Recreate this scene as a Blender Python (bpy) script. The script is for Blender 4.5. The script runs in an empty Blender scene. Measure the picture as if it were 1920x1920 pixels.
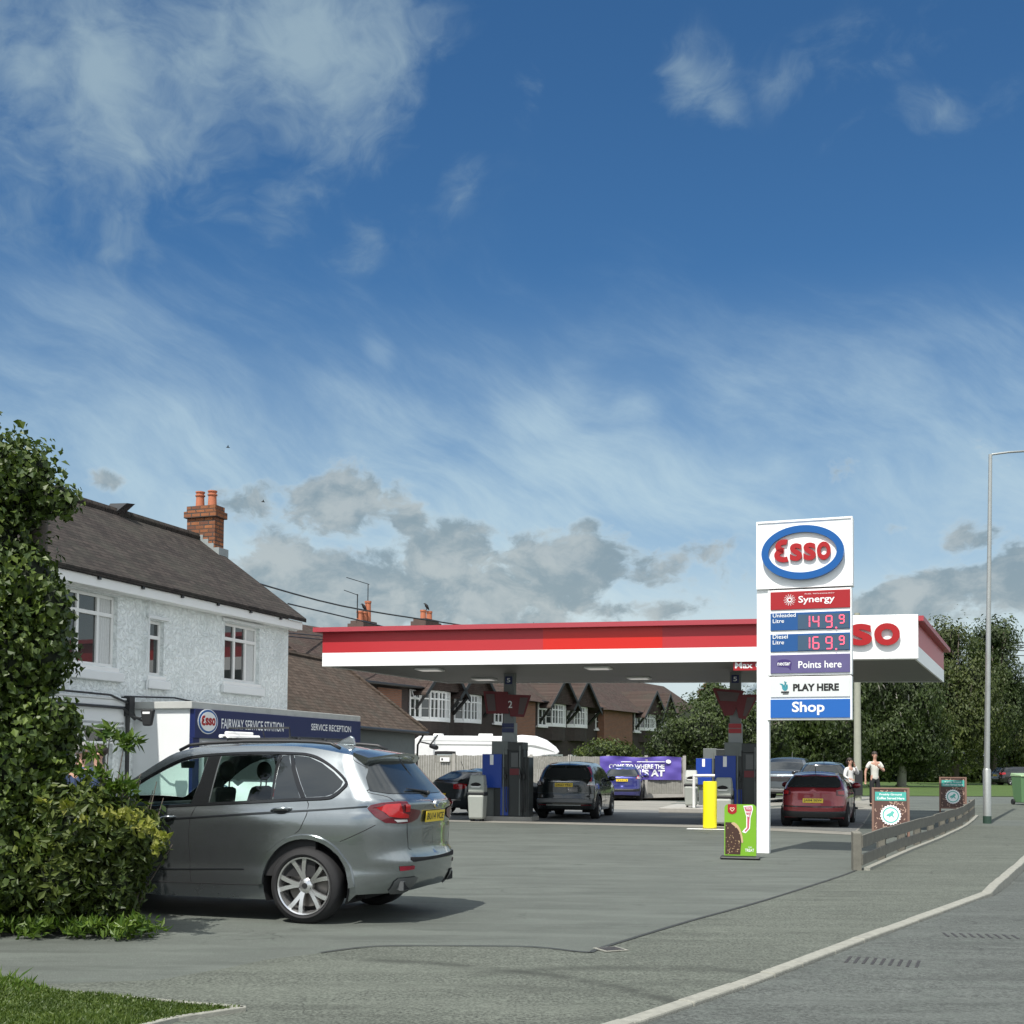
import bpy, bmesh, math, random
import numpy as np
from mathutils import Vector, Matrix
from mathutils.geometry import delaunay_2d_cdt
random.seed(7); RNG = np.random.default_rng(7)
R = math.radians
scene = bpy.context.scene
COL = scene.collection

# ------------------------------------------------------------------ camera
F_PX = 2300.0; CX = 960.0; CY = 1342.0; CAM_H = 1.55
PITCH = math.atan(93 / F_PX); ROLL = R(0.5)
cam_data = bpy.data.cameras.new('camera')
cam = bpy.data.objects.new('camera', cam_data); COL.objects.link(cam)
CAM_M = Matrix.Rotation(math.pi / 2 + PITCH, 3, 'X') @ Matrix.Rotation(ROLL, 3, 'Z')
cam.matrix_world = Matrix.Translation((0, 0, CAM_H)) @ CAM_M.to_4x4()
cam_data.sensor_width = 36.0; cam_data.sensor_fit = 'HORIZONTAL'
cam_data.lens = 36.0 * F_PX / 1920.0
cam_data.shift_y = (CY - 960.0) / 1920.0
cam_data.clip_start = 0.1; cam_data.clip_end = 3000
scene.camera = cam
scene.render.resolution_x = 1024; scene.render.resolution_y = 1024
C0 = Vector((0, 0, CAM_H))

def ray(px, py):
    return CAM_M @ Vector(((px - CX) / F_PX, -(py - CY) / F_PX, -1.0))
def G(px, py, z=0.0):
    d = ray(px, py); return C0 + d * ((z - CAM_H) / d.z)
def AT(px, py, Y):
    d = ray(px, py); return C0 + d * (Y / d.y)
def ONP(px, py, p0, n):
    d = ray(px, py); n = Vector(n); return C0 + d * ((Vector(p0) - C0).dot(n) / d.dot(n))

# ------------------------------------------------------------------ sun, sky
SUN_EL = R(56); SUN_DIR = Vector((-math.sin(R(27)) * math.cos(SUN_EL), -math.cos(R(27)) * math.cos(SUN_EL), math.sin(SUN_EL))).normalized()
sd = bpy.data.lights.new('sun', 'SUN'); sd.energy = 4.6; sd.angle = R(0.53); sd.color = (1.0, 0.955, 0.89)
sun = bpy.data.objects.new('sun', sd); COL.objects.link(sun)
sun.rotation_euler = SUN_DIR.to_track_quat('Z', 'Y').to_euler(); sun.location = (0, 0, 60)

scene.view_settings.view_transform = 'Standard'; scene.view_settings.look = 'None'
scene.view_settings.exposure = 0.28; scene.view_settings.gamma = 1.0
scene.view_settings.use_curve_mapping = False

class NT:
    """small helper for node trees"""
    def __init__(s, tree): s.t = tree
    def n(s, typ, **kw):
        nd = s.t.nodes.new(typ)
        for k, v in kw.items(): setattr(nd, k, v)
        return nd
    def put(s, sock, v):
        if isinstance(v, bpy.types.NodeSocket): s.t.links.new(v, sock)
        elif isinstance(v, (tuple, list)) and len(v) == 3 and sock.type == 'RGBA': sock.default_value = (*v, 1)
        else: sock.default_value = v
    def m(s, op, a, b=None, c=None, clamp=False):
        nd = s.n('ShaderNodeMath', operation=op); nd.use_clamp = clamp
        s.put(nd.inputs[0], a)
        if b is not None: s.put(nd.inputs[1], b)
        if c is not None: s.put(nd.inputs[2], c)
        return nd.outputs[0]
    def add(s, *a):
        r = a[0]
        for x in a[1:]: r = s.m('ADD', r, x)
        return r
    def mul(s, *a):
        r = a[0]
        for x in a[1:]: r = s.m('MULTIPLY', r, x)
        return r
    def step(s, v, lo, hi):
        nd = s.n('ShaderNodeMapRange', interpolation_type='SMOOTHSTEP')
        s.put(nd.inputs[0], v); s.put(nd.inputs[1], lo); s.put(nd.inputs[2], hi)
        return nd.outputs[0]
    def vec(s, x, y, z=0.0):
        nd = s.n('ShaderNodeCombineXYZ')
        for i, v in enumerate((x, y, z)): s.put(nd.inputs[i], v)
        return nd.outputs[0]
    def noise(s, v, scale, detail=5, rough=0.55, dist=0.0, lac=2.0):
        nd = s.n('ShaderNodeTexNoise'); s.put(nd.inputs['Vector'], v)
        nd.inputs['Scale'].default_value = scale; nd.inputs['Detail'].default_value = detail
        nd.inputs['Roughness'].default_value = rough; nd.inputs['Distortion'].default_value = dist
        nd.inputs['Lacunarity'].default_value = lac
        return nd.outputs[0]
    def mix(s, f, a, b, mode='MIX'):
        nd = s.n('ShaderNodeMix', data_type='RGBA', blend_type=mode)
        s.put(nd.inputs[0], f); s.put(nd.inputs[6], a); s.put(nd.inputs[7], b)
        return nd.outputs[2]

world = bpy.data.worlds.new('World'); scene.world = world; world.use_nodes = True
wt = world.node_tree; wt.nodes.clear(); W = NT(wt)
sky = W.n('ShaderNodeTexSky'); sky.sky_type = 'NISHITA'; sky.sun_disc = False
sky.sun_elevation = SUN_EL; sky.sun_rotation = math.atan2(SUN_DIR.x, SUN_DIR.y)
sky.altitude = 50; sky.air_density = 1.0; sky.dust_density = 0.6; sky.ozone_density = 2.5
tc = W.n('ShaderNodeTexCoord'); sp = W.n('ShaderNodeSeparateXYZ'); W.put(sp.inputs[0], tc.outputs['Generated'])
X, Y, Z = sp.outputs
az = W.m('ARCTAN2', X, Y); el = W.m('ARCSINE', Z)
def blob(px, py, rx, ry, rot=0.0):
    """soft mask round a direction of the sky; sizes in 1/2300 radians"""
    a0 = math.atan((px - 960) / 2300); e0 = math.atan((1437 - py) / 2300 * math.cos(a0))
    c, s_ = math.cos(R(rot)), math.sin(R(rot))
    dx = W.m('SUBTRACT', az, a0); dy = W.m('SUBTRACT', el, e0)
    u = W.m('ADD', W.mul(dx, c * 2300 / rx), W.mul(dy, s_ * 2300 / rx))
    v = W.m('ADD', W.mul(dx, -s_ * 2300 / ry), W.mul(dy, c * 2300 / ry))
    r2 = W.m('ADD', W.mul(u, u), W.mul(v, v))
    return W.m('POWER', 2.718, W.mul(r2, -1.0))
def blobs(lst):
    r = None
    for b in lst:
        k = blob(*b[:5]) if len(b) >= 5 else blob(*b)
        if len(b) == 6: k = W.mul(k, b[5])
        r = k if r is None else W.m('MAXIMUM', r, k)
    return r
# a warped direction gives the clouds ragged edges
base = W.vec(W.mul(az, 4.0), W.mul(el, 5.5), 0.0)
wn = W.n('ShaderNodeTexNoise'); W.put(wn.inputs['Vector'], base); wn.inputs['Scale'].default_value = 1.6; wn.inputs['Detail'].default_value = 3
vm = W.n('ShaderNodeVectorMath', operation='MULTIPLY_ADD')
W.put(vm.inputs[0], wn.outputs['Color']); vm.inputs[1].default_value = (0.7, 0.7, 0.7); W.put(vm.inputs[2], base)
warp = vm.outputs[0]
# 1 soft broken cloud, high up on the left
nA = W.noise(warp, 1.9, 7, 0.56)
nA2 = W.noise(warp, 5.5, 6, 0.6)
mA = blobs([(60, 70, 280, 150, 0, 1.25), (560, 100, 210, 180, 0, 1.3), (330, 200, 440, 280, 20, .82), (520, 360, 95, 90, 50, .95), (10, 330, 110, 170, 0, .85), (190, 420, 60, 90, 0, .7),
            (840, 310, 50, 80, -30, .6), (880, 190, 60, 50, 0, .4), (650, 430, 70, 90, 0, .5), (1290, 120, 75, 62, 0, .95), (1345, 165, 60, 45, -30, .75),
            (1640, 60, 260, 60, 10, .5), (1720, 190, 180, 60, 0, .45), (980, 130, 50, 60, 0, .45)])
nA3 = W.noise(warp, 14.0, 5, 0.6)
def ctr(v, k): return W.mul(W.m('SUBTRACT', v, 0.5), k)
dA = W.step(W.add(W.mul(mA, 0.75), ctr(nA, 2.2), ctr(nA2, .9), ctr(nA3, .25)), 0.12, 1.30)
dA = W.mul(dA, W.step(mA, 0.01, 0.35))
# 2 streaks of cirrus sweeping across the middle
ca, sa = math.cos(R(-27)), math.sin(R(-27))
us = W.add(W.mul(az, ca), W.mul(el, sa)); vs = W.add(W.mul(az, -sa), W.mul(el, ca))
wv = W.m('SUBTRACT', W.noise(base, 0.9, 2, 0.5), 0.5)
stv = W.vec(W.mul(us, 4.2), W.add(W.mul(vs, 12.0), W.mul(wv, 1.9)), 3.0)
nB = W.noise(stv, 1.0, 9, 0.62, 0.0)
stv2 = W.vec(W.mul(us, 10.0), W.add(W.mul(vs, 46.0), W.mul(wv, 4.5)), 9.0)
nB2 = W.noise(stv2, 1.0, 7, 0.65, 0.0)
bandB = W.mul(W.step(el, 0.45, 0.24), 1.0)
mB = blobs([(330, 560, 420, 110, 10, .8), (120, 850, 330, 160, 0, 1.0), (720, 760, 260, 110, -35, .75), (1030, 770, 130, 70, 20, .85), (1210, 750, 80, 45, 0, .8),
            (700, 655, 60, 32, -45, 1.1), (1600, 750, 420, 120, 0, .75), (1000, 950, 700, 160, 0, .9), (1850, 620, 160, 60, 0, .5)])
dB = W.mul(W.step(W.add(ctr(nB, 2.0), ctr(nB2, .75), W.mul(mB, .62)), 0.0, 1.2), bandB)
# 3 pale veil towards the horizon
veil = W.m('MAXIMUM', W.mul(W.step(el, 0.40, 0.12), W.add(0.50, W.mul(W.step(nB, .3, .7), 0.5))), W.mul(W.step(el, .25, .08), 1.0))
# 4 cumulus with grey bodies and bright rims low down
cv = W.vec(W.mul(az, 7.0), W.mul(el, 10.0), 5.0)
cw = W.n('ShaderNodeTexNoise'); W.put(cw.inputs['Vector'], cv); cw.inputs['Scale'].default_value = 2.2; cw.inputs['Detail'].default_value = 4
cm = W.n('ShaderNodeVectorMath', operation='MULTIPLY_ADD'); W.put(cm.inputs[0], cw.outputs['Color']); cm.inputs[1].default_value = (.35, .35, .35); W.put(cm.inputs[2], cv)
nC = W.noise(cm.outputs[0], 1.5, 10, 0.60)
mC = blobs([(620, 960, 110, 90, 0, .95), (430, 950, 110, 70, 10, .75), (760, 985, 60, 50, 0, .8), (860, 1060, 230, 70, 0, 1.0), (640, 1090, 260, 80, 0, .95), (1010, 1080, 130, 80, 0, .8),
            (1180, 1140, 330, 40, 0, .9), (1410, 1085, 45, 35, 0, .7), (1740, 1095, 170, 50, 10, .9), (1900, 1075, 90, 70, 20, .95), (1600, 880, 110, 50, 5, .55), (1810, 1000, 80, 45, 0, .75), (1690, 985, 50, 28, 0, .7),
            (170, 905, 60, 25, 0, .55), (1090, 985, 60, 25, 0, .5), (1620, 1150, 250, 50, 0, .8), (1900, 800, 80, 90, 30, .62)])
mC = W.m('MAXIMUM', mC, W.mul(W.step(el, 0.15, 0.06), 0.60))
mC = W.m('MAXIMUM', mC, W.mul(blobs([(740, 1110, 560, 120, 0, 1.35), (640, 960, 120, 95, 0, 1.05), (900, 1050, 200, 90, 0, 1.1), (1050, 1090, 120, 80, 0, 1.05)]), 1.0))
sC = W.add(ctr(nC, 2.4), W.mul(mC, 0.80))
dC = W.mul(W.step(sC, 0.36, 0.66), W.step(mC, 0.04, 0.28))
inner = W.step(sC, 0.38, 0.62)
# colours
hsv = W.n('ShaderNodeHueSaturation'); hsv.inputs['Saturation'].default_value = 1.22; hsv.inputs['Value'].default_value = 1.0
hsv.inputs['Hue'].default_value = 0.497
W.put(hsv.inputs['Color'], sky.outputs[0])
K = 1.0
col = W.mix(1.0, hsv.outputs[0], (0.74, 0.90, 1.0), 'MULTIPLY')
col = W.mix(W.mul(veil, 0.92), col, W.mix(W.step(el, .26, .07), (5.2, 6.7, 7.3), (6.5, 7.5, 7.7)))
col = W.mix(W.mul(dB, 0.60), col, (5.6, 7.2, 7.8))
col = W.mix(W.mul(dA, 0.74), col, (3.7, 4.95, 5.6))
# broad light and dark within the low clouds
nL = W.noise(cm.outputs[0], 3.6, 6, 0.6)
grey = W.mix(W.step(nL, .36, .66), (2.2, 2.95, 3.4), (4.3, 4.8, 4.9))
rim = W.mix(inner, (6.0, 6.9, 7.2), grey)
col = W.mix(W.mul(dC, 0.82), col, rim)
# bright broken cloud, out of view overhead and behind, added as fill light
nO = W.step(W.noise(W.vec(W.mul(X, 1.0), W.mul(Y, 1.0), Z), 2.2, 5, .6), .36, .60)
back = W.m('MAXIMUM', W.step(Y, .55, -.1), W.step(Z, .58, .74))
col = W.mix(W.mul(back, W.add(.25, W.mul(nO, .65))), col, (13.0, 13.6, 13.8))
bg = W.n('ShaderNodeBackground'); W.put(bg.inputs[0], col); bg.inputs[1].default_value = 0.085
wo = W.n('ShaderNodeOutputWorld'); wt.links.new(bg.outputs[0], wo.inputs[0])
try:
    world.cycles.sampling_method = 'MANUAL'; world.cycles.sample_map_resolution = 512
except Exception: pass

# ------------------------------------------------------------------ materials
MATS = {}
def newmat(name):
    m = bpy.data.materials.new(name); m.use_nodes = True; m.node_tree.nodes.clear()
    t = NT(m.node_tree); o = t.n('ShaderNodeOutputMaterial'); b = t.n('ShaderNodeBsdfPrincipled')
    m.node_tree.links.new(b.outputs[0], o.inputs[0]); MATS[name] = m
    return m, t, b
def oc(t):
    return t.n('ShaderNodeTexCoord').outputs['Object']
def bump(t, b, h, strength=0.3, dist=0.01):
    n = t.n('ShaderNodeBump'); n.inputs['Strength'].default_value = strength; n.inputs['Distance'].default_value = dist
    t.put(n.inputs['Height'], h); t.put(b.inputs['Normal'], n.outputs[0])
def mat(name, c, rough=0.6, metal=0.0, var=0.12, scale=6.0, bmp=0.0, bscale=40.0, coat=0.0, spec=0.5, dirt=0.0):
    if name in MATS: return MATS[name]
    m, t, b = newmat(name); v = oc(t)
    n = t.noise(v, scale, 6, 0.6)
    lo = tuple(x * (1 - var) for x in c); hi = tuple(min(1, x * (1 + var)) for x in c)
    cc = t.mix(n, lo, hi)
    if dirt > 0:
        d = t.step(t.noise(v, scale * 0.35, 8, 0.7), 0.5, 0.72)
        cc = t.mix(t.mul(d, dirt), cc, tuple(x * 0.45 for x in c))
    t.put(b.inputs['Base Color'], cc)
    b.inputs['Roughness'].default_value = rough; b.inputs['Metallic'].default_value = metal
    b.inputs['Coat Weight'].default_value = coat; b.inputs['Coat Roughness'].default_value = 0.03
    b.inputs['Specular IOR Level'].default_value = spec
    if bmp > 0: bump(t, b, t.noise(v, bscale, 4, 0.6), bmp, 0.01)
    return m
def glow(name, c, s):
    m, t, b = newmat(name); b.inputs['Base Color'].default_value = (*[x * .4 for x in c], 1)
    b.inputs['Emission Color'].default_value = (*c, 1); b.inputs['Emission Strength'].default_value = s
    return m
def glass(name, tint, refl_rough=0.02, alpha=0.75):
    """thin window glass: tinted see-through plus mirror by angle"""
    m = bpy.data.materials.new(name); m.use_nodes = True; m.node_tree.nodes.clear(); t = NT(m.node_tree)
    o = t.n('ShaderNodeOutputMaterial'); tr = t.n('ShaderNodeBsdfTransparent'); tr.inputs[0].default_value = (*tint, 1)
    g = t.n('ShaderNodeBsdfGlossy'); g.inputs['Roughness'].default_value = refl_rough; g.inputs[0].default_value = (1, 1, 1, 1)
    fr = t.n('ShaderNodeLayerWeight'); fr.inputs[0].default_value = .5
    mx = t.n('ShaderNodeMixShader'); t.put(mx.inputs[0], t.m('MULTIPLY_ADD', t.m('POWER', fr.outputs[1], 4.5), .8, 0.05, clamp=True)); m.node_tree.links.new(tr.outputs[0], mx.inputs[1]); m.node_tree.links.new(g.outputs[0], mx.inputs[2])
    m.node_tree.links.new(mx.outputs[0], o.inputs[0]); MATS[name] = m
    return m
def leafmat(name, c1, c2, rough=0.45, trans=0.35, big=1.3):
    m, t, b = newmat(name)
    gi = t.n('ShaderNodeNewGeometry'); rnd = gi.outputs['Random Per Island']
    cc = t.mix(rnd, c1, c2)
    n = t.step(t.noise(oc(t), big, 4, 0.6), .38, .62)
    cc = t.mix(t.mul(n, .65), cc, tuple(x * 0.6 for x in c1))
    t.put(b.inputs['Base Color'], cc); b.inputs['Roughness'].default_value = rough
    b.inputs['Specular IOR Level'].default_value = 0.4
    tl = t.n('ShaderNodeBsdfTranslucent'); t.put(tl.inputs[0], t.mix(1.0, cc, (1.0, 1.15, .5), 'MULTIPLY'))
    mx = t.n('ShaderNodeMixShader'); mx.inputs[0].default_value = trans
    o = [x for x in t.t.nodes if x.type == 'OUTPUT_MATERIAL'][0]
    t.t.links.new(b.outputs[0], mx.inputs[1]); t.t.links.new(tl.outputs[0], mx.inputs[2]); t.t.links.new(mx.outputs[0], o.inputs[0])
    return m
def brickmat(name, c1, c2, mortar, bw=0.225, bh=0.075, msize=0.012, vary=0.4, bmp=0.5, soft=0.1, rot=False):
    m, t, b = newmat(name); v = oc(t); s = t.n('ShaderNodeSeparateXYZ'); t.put(s.inputs[0], v)
    uv = t.vec(t.add(s.outputs[0], s.outputs[1]), s.outputs[2])
    br = t.n('ShaderNodeTexBrick'); t.put(br.inputs['Vector'], uv)
    br.inputs['Scale'].default_value = 1.0; br.inputs['Brick Width'].default_value = bw; br.inputs['Row Height'].default_value = bh
    br.inputs['Mortar Size'].default_value = msize; br.inputs['Mortar Smooth'].default_value = soft; br.inputs['Bias'].default_value = 0.0
    t.put(br.inputs['Color1'], c1); t.put(br.inputs['Color2'], c2); t.put(br.inputs['Mortar'], mortar)
    n = t.noise(v, 2.2, 6, 0.65)
    cc = t.mix(t.mul(t.step(n, 0.4, 0.75), vary), br.outputs[0], tuple(x * .45 for x in c1))
    t.put(b.inputs['Base Color'], cc); b.inputs['Roughness'].default_value = 0.85
    inv = t.m('SUBTRACT', 1.0, br.outputs[1]); bump(t, b, t.add(inv, t.mul(t.noise(v, 40, 3, .6), .3)), bmp, 0.01)
    return m
def tilemat(name, c1, c2, row=0.1, width=0.165, kz=1.5):
    """plain clay tiles: rows stepping down the slope"""
    m, t, b = newmat(name); v = oc(t); s = t.n('ShaderNodeSeparateXYZ'); t.put(s.inputs[0], v)
    along = t.add(s.outputs[0], s.outputs[1]); sl = t.mul(s.outputs[2], kz)
    br = t.n('ShaderNodeTexBrick'); t.put(br.inputs['Vector'], t.vec(s.outputs[1], sl))
    br.inputs['Scale'].default_value = 1.0; br.inputs['Brick Width'].default_value = width; br.inputs['Row Height'].default_value = row
    br.inputs['Mortar Size'].default_value = 0.006; br.inputs['Mortar Smooth'].default_value = 0.2
    t.put(br.inputs['Color1'], c1); t.put(br.inputs['Color2'], c2); t.put(br.inputs['Mortar'], tuple(x * .35 for x in c1))
    n = t.noise(v, 1.1, 7, 0.65); n2 = t.noise(v, 9, 4, .6)
    cc = t.mix(t.mul(t.step(n, .42, .7), .5), br.outputs[0], (0.055, 0.055, 0.045))
    cc = t.mix(t.mul(t.step(n2, .55, .75), .35), cc, tuple(x * 1.6 for x in c2))
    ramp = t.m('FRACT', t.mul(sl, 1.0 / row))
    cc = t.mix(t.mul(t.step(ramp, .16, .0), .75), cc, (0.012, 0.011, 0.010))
    t.put(b.inputs['Base Color'], cc); b.inputs['Roughness'].default_value = 0.95; b.inputs['Specular IOR Level'].default_value = 0.15
    bump(t, b, t.add(t.mul(ramp, -1.0), t.mul(n2, .5)), 0.7, 0.02)
    return m
def ground_mat(name, c, fine=70, agg=0.35, patch=0.22, tint=(0.9, 1.0, 0.93), rough=0.9, stain=None, bmp=0.35, marks=1.0):
    m, t, b = newmat(name); v = oc(t)
    n1 = t.noise(v, fine, 4, 0.75); n2 = t.noise(v, 0.55, 6, 0.6); n3 = t.noise(v, 3.5, 5, 0.6)
    lo = tuple(x * (1 - agg) for x in c); hi = tuple(x * (1 + agg) for x in c)
    cc = t.mix(t.step(n1, .33, .67), lo, hi)
    n4 = t.noise(v, fine * 0.22, 3, 0.7)
    cc = t.mix(t.mul(t.step(n4, .52, .68), agg * .8), cc, tuple(x * 1.7 for x in c))
    cc = t.mix(t.mul(t.step(n2, .38, .68), patch), cc, tuple(x * .62 * k for x, k in zip(c, (1, 1, 1))))
    cc = t.mix(t.mul(t.step(n3, .5, .75), patch * .8), cc, tuple(x * 1.35 * k for x, k in zip(c, tint)))
    st = t.step(t.noise(v, 1.7, 3, .5), .69, .76)
    cc = t.mix(t.mul(st, .35), cc, tuple(x * .5 for x in c))
    if marks:
        # short cracks, oil spots and paler worn lanes
        vo = t.n('ShaderNodeTexVoronoi', feature='DISTANCE_TO_EDGE'); vo.inputs['Scale'].default_value = .42; t.put(vo.inputs['Vector'], t.n('ShaderNodeVectorMath', operation='ADD').outputs[0])
        va = [x for x in t.t.nodes if x.type == 'VECT_MATH'][-1]; t.put(va.inputs[0], v)
        wz = t.n('ShaderNodeTexNoise'); wz.inputs['Scale'].default_value = 1.6; wz.inputs['Detail'].default_value = 5; t.put(wz.inputs['Vector'], v); t.put(va.inputs[1], wz.outputs['Color'])
        ck = t.mul(t.step(vo.outputs[0], .009, .002), t.step(t.noise(v, .5, 3, .5), .53, .60)); cc = t.mix(t.mul(ck, .65 * marks), cc, tuple(x * .35 for x in c))
        sv = t.n('ShaderNodeVectorMath', operation='MULTIPLY'); t.put(sv.inputs[0], v); sv.inputs[1].default_value = (.55, 2.6, 1)
        cc = t.mix(t.mul(t.step(t.noise(sv.outputs[0], 1.1, 6, .65), .49, .64), .42 * marks), cc, tuple(x * .58 for x in c))
        cc = t.mix(t.mul(t.step(t.noise(sv.outputs[0], .8, 5, .6), .50, .38), .30 * marks), cc, tuple(x * 1.5 for x in c))
        ol = t.n('ShaderNodeTexVoronoi'); ol.inputs['Scale'].default_value = .8; t.put(ol.inputs['Vector'], v)
        cc = t.mix(t.mul(t.step(ol.outputs[0], .13, .05), t.step(t.noise(v, 5, 4, .6), .4, .6), .5 * marks), cc, tuple(x * .45 for x in c))
    if stain: 
        # tyre scuff: a thin ellipse arc where cars swing in and out
        s = t.n('ShaderNodeSeparateXYZ'); t.put(s.inputs[0], v)
        for (sx, sy, r_, wd, a0, a1, dk) in stain:
            dx = t.m('SUBTRACT', s.outputs[0], sx); dy = t.m('SUBTRACT', s.outputs[1], sy)
            rr = t.m('SQRT', t.add(t.mul(dx, dx), t.mul(dy, dy)))
            k = t.step(t.m('ABSOLUTE', t.m('SUBTRACT', rr, r_)), wd, 0.0)
            an = t.m('ARCTAN2', dy, dx); k = t.mul(k, t.step(an, a0, a0 + .15), t.step(an, a1, a1 - .15))
            k = t.mul(k, t.step(t.noise(v, 2.5, 4, .6), .2, .6))
            cc = t.mix(t.mul(k, dk), cc, tuple(x * .4 for x in c))
    t.put(b.inputs['Base Color'], cc); b.inputs['Roughness'].default_value = rough; b.inputs['Specular IOR Level'].default_value = 0.35
    bump(t, b, n1, bmp, 0.006)
    return m
def paint(name, c, metal=0.0, rough=0.35, flake=False):
    m, t, b = newmat(name); v = oc(t)
    cc = t.mix(t.step(t.noise(v, 3.0, 6, .65), .4, .8), c, tuple(x * .86 for x in c))
    s = t.n('ShaderNodeSeparateXYZ'); t.put(s.inputs[0], v)
    dust = t.mul(t.step(s.outputs[2], .75, .15), t.step(t.noise(v, 6.0, 6, .7), .2, .9), .16)   # road dust low down
    cc = t.mix(dust, cc, (0.10, 0.095, 0.085))
    t.put(b.inputs['Base Color'], cc); b.inputs['Metallic'].default_value = metal
    t.put(b.inputs['Roughness'], t.add(rough, t.mul(dust, .5))); b.inputs['Coat Weight'].default_value = 1.0; b.inputs['Coat Roughness'].default_value = 0.035
    if flake: bump(t, b, t.noise(v, 900, 2, .5), 0.04, 0.002)
    return m

M_white = mat('white paint', (.80, .80, .78), .5, var=.04, scale=1.5, dirt=.06)
M_upvc = mat('white window frame plastic', (.78, .78, .76), .35, var=.03)
M_black = mat('black plastic', (.018, .019, .02), .45, var=.2)
M_rubber = mat('tyre rubber', (.012, .012, .013), .8, var=.2, bmp=.2)
M_dark = mat('dark void', (.008, .008, .009), .9)
M_steel = mat('galvanised steel', (.36, .38, .37), .5, .6, var=.15, scale=9, dirt=.2)
M_chrome = mat('chrome', (.7, .7, .7), .12, 1.0, var=.03)
M_red = mat('canopy red', (.43, .024, .030), .4, var=.05, scale=.8, dirt=.05)
M_redhot = mat('new canopy red panel', (.56, .014, .006), .35, var=.03, scale=.8)
M_redcap = mat('pinkish red capping', (.36, .045, .06), .45, var=.06)  # pinker red than the fascia panels
M_redsh = mat('sign red', (.33, .010, .014), .35, var=.04)
M_logored = mat('logo red', (.35, .008, .010), .3, var=.03)
M_logoblue = mat('logo blue', (.003, .085, .30), .3, var=.03)
M_fasc = mat('white fascia', (.86, .87, .86), .4, var=.03, scale=.7)
M_soffit = mat('grey soffit', (.17, .17, .16), .55, var=.1, scale=1.0, dirt=.2)
M_concrete = mat('concrete', (.34, .33, .30), .9, var=.2, scale=5, bmp=.3, dirt=.3)
M_kerb = mat('kerb stone', (.25, .25, .215), .9, var=.35, scale=14, bmp=.5, bscale=60, dirt=.35)
M_blue = mat('pump blue', (.012, .05, .30), .35, var=.06)
M_navy = mat('navy fascia board', (.008, .016, .085), .4, var=.1, scale=2)
M_purple = mat('purple banner', (.10, .07, .34), .5, var=.12, scale=3)
M_txtwhite = mat('white lettering', (.82, .83, .83), .45, var=.02)
M_txtblack = mat('black lettering', (.01, .01, .01), .5)
M_yellow = mat('yellow bollard paint', (.80, .70, .01), .4, var=.06, scale=5, dirt=.06)
M_grey = mat('grey plastic bin', (.33, .35, .32), .45, var=.06, scale=8, dirt=.1)
M_wood = mat('weathered fence wood', (.14, .135, .112), .9, var=.4, scale=8, bmp=.4)
M_skin = mat('skin', (.50, .29, .21), .55, var=.05)
M_hair = mat('dark hair', (.03, .02, .015), .6, var=.3, scale=60, bmp=.4)
M_hairgrey = mat('grey hair', (.35, .34, .33), .6, var=.3, scale=60, bmp=.4)
M_plate = mat('yellow plate', (.72, .52, .03), .4, var=.04)
M_interior = mat('black car interior', (.012, .012, .013), .75, var=.2)
M_autoglass = mat('privacy glass', (.022, .026, .028), .03, 0.0, var=.05, spec=.7)
M_glass = glass('clear car glass', (.80, .95, .90))
M_gloss = mat('gloss black trim', (.012, .013, .014), .12, var=.1)
M_winglass = mat('house window glass', (.03, .035, .035), .02, var=.1, spec=1.0)
M_tail = mat('red lamp lens', (.36, .005, .008), .08, var=.08, spec=.8)
M_taildk = mat('dark red lamp lens', (.09, .006, .012), .08, var=.1, spec=.8)
M_clear = mat('clear lamp lens', (.55, .55, .55), .1, .2, var=.1)
M_curtain = mat('net curtain', (.55, .56, .55), .8, var=.15, scale=20)

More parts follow.
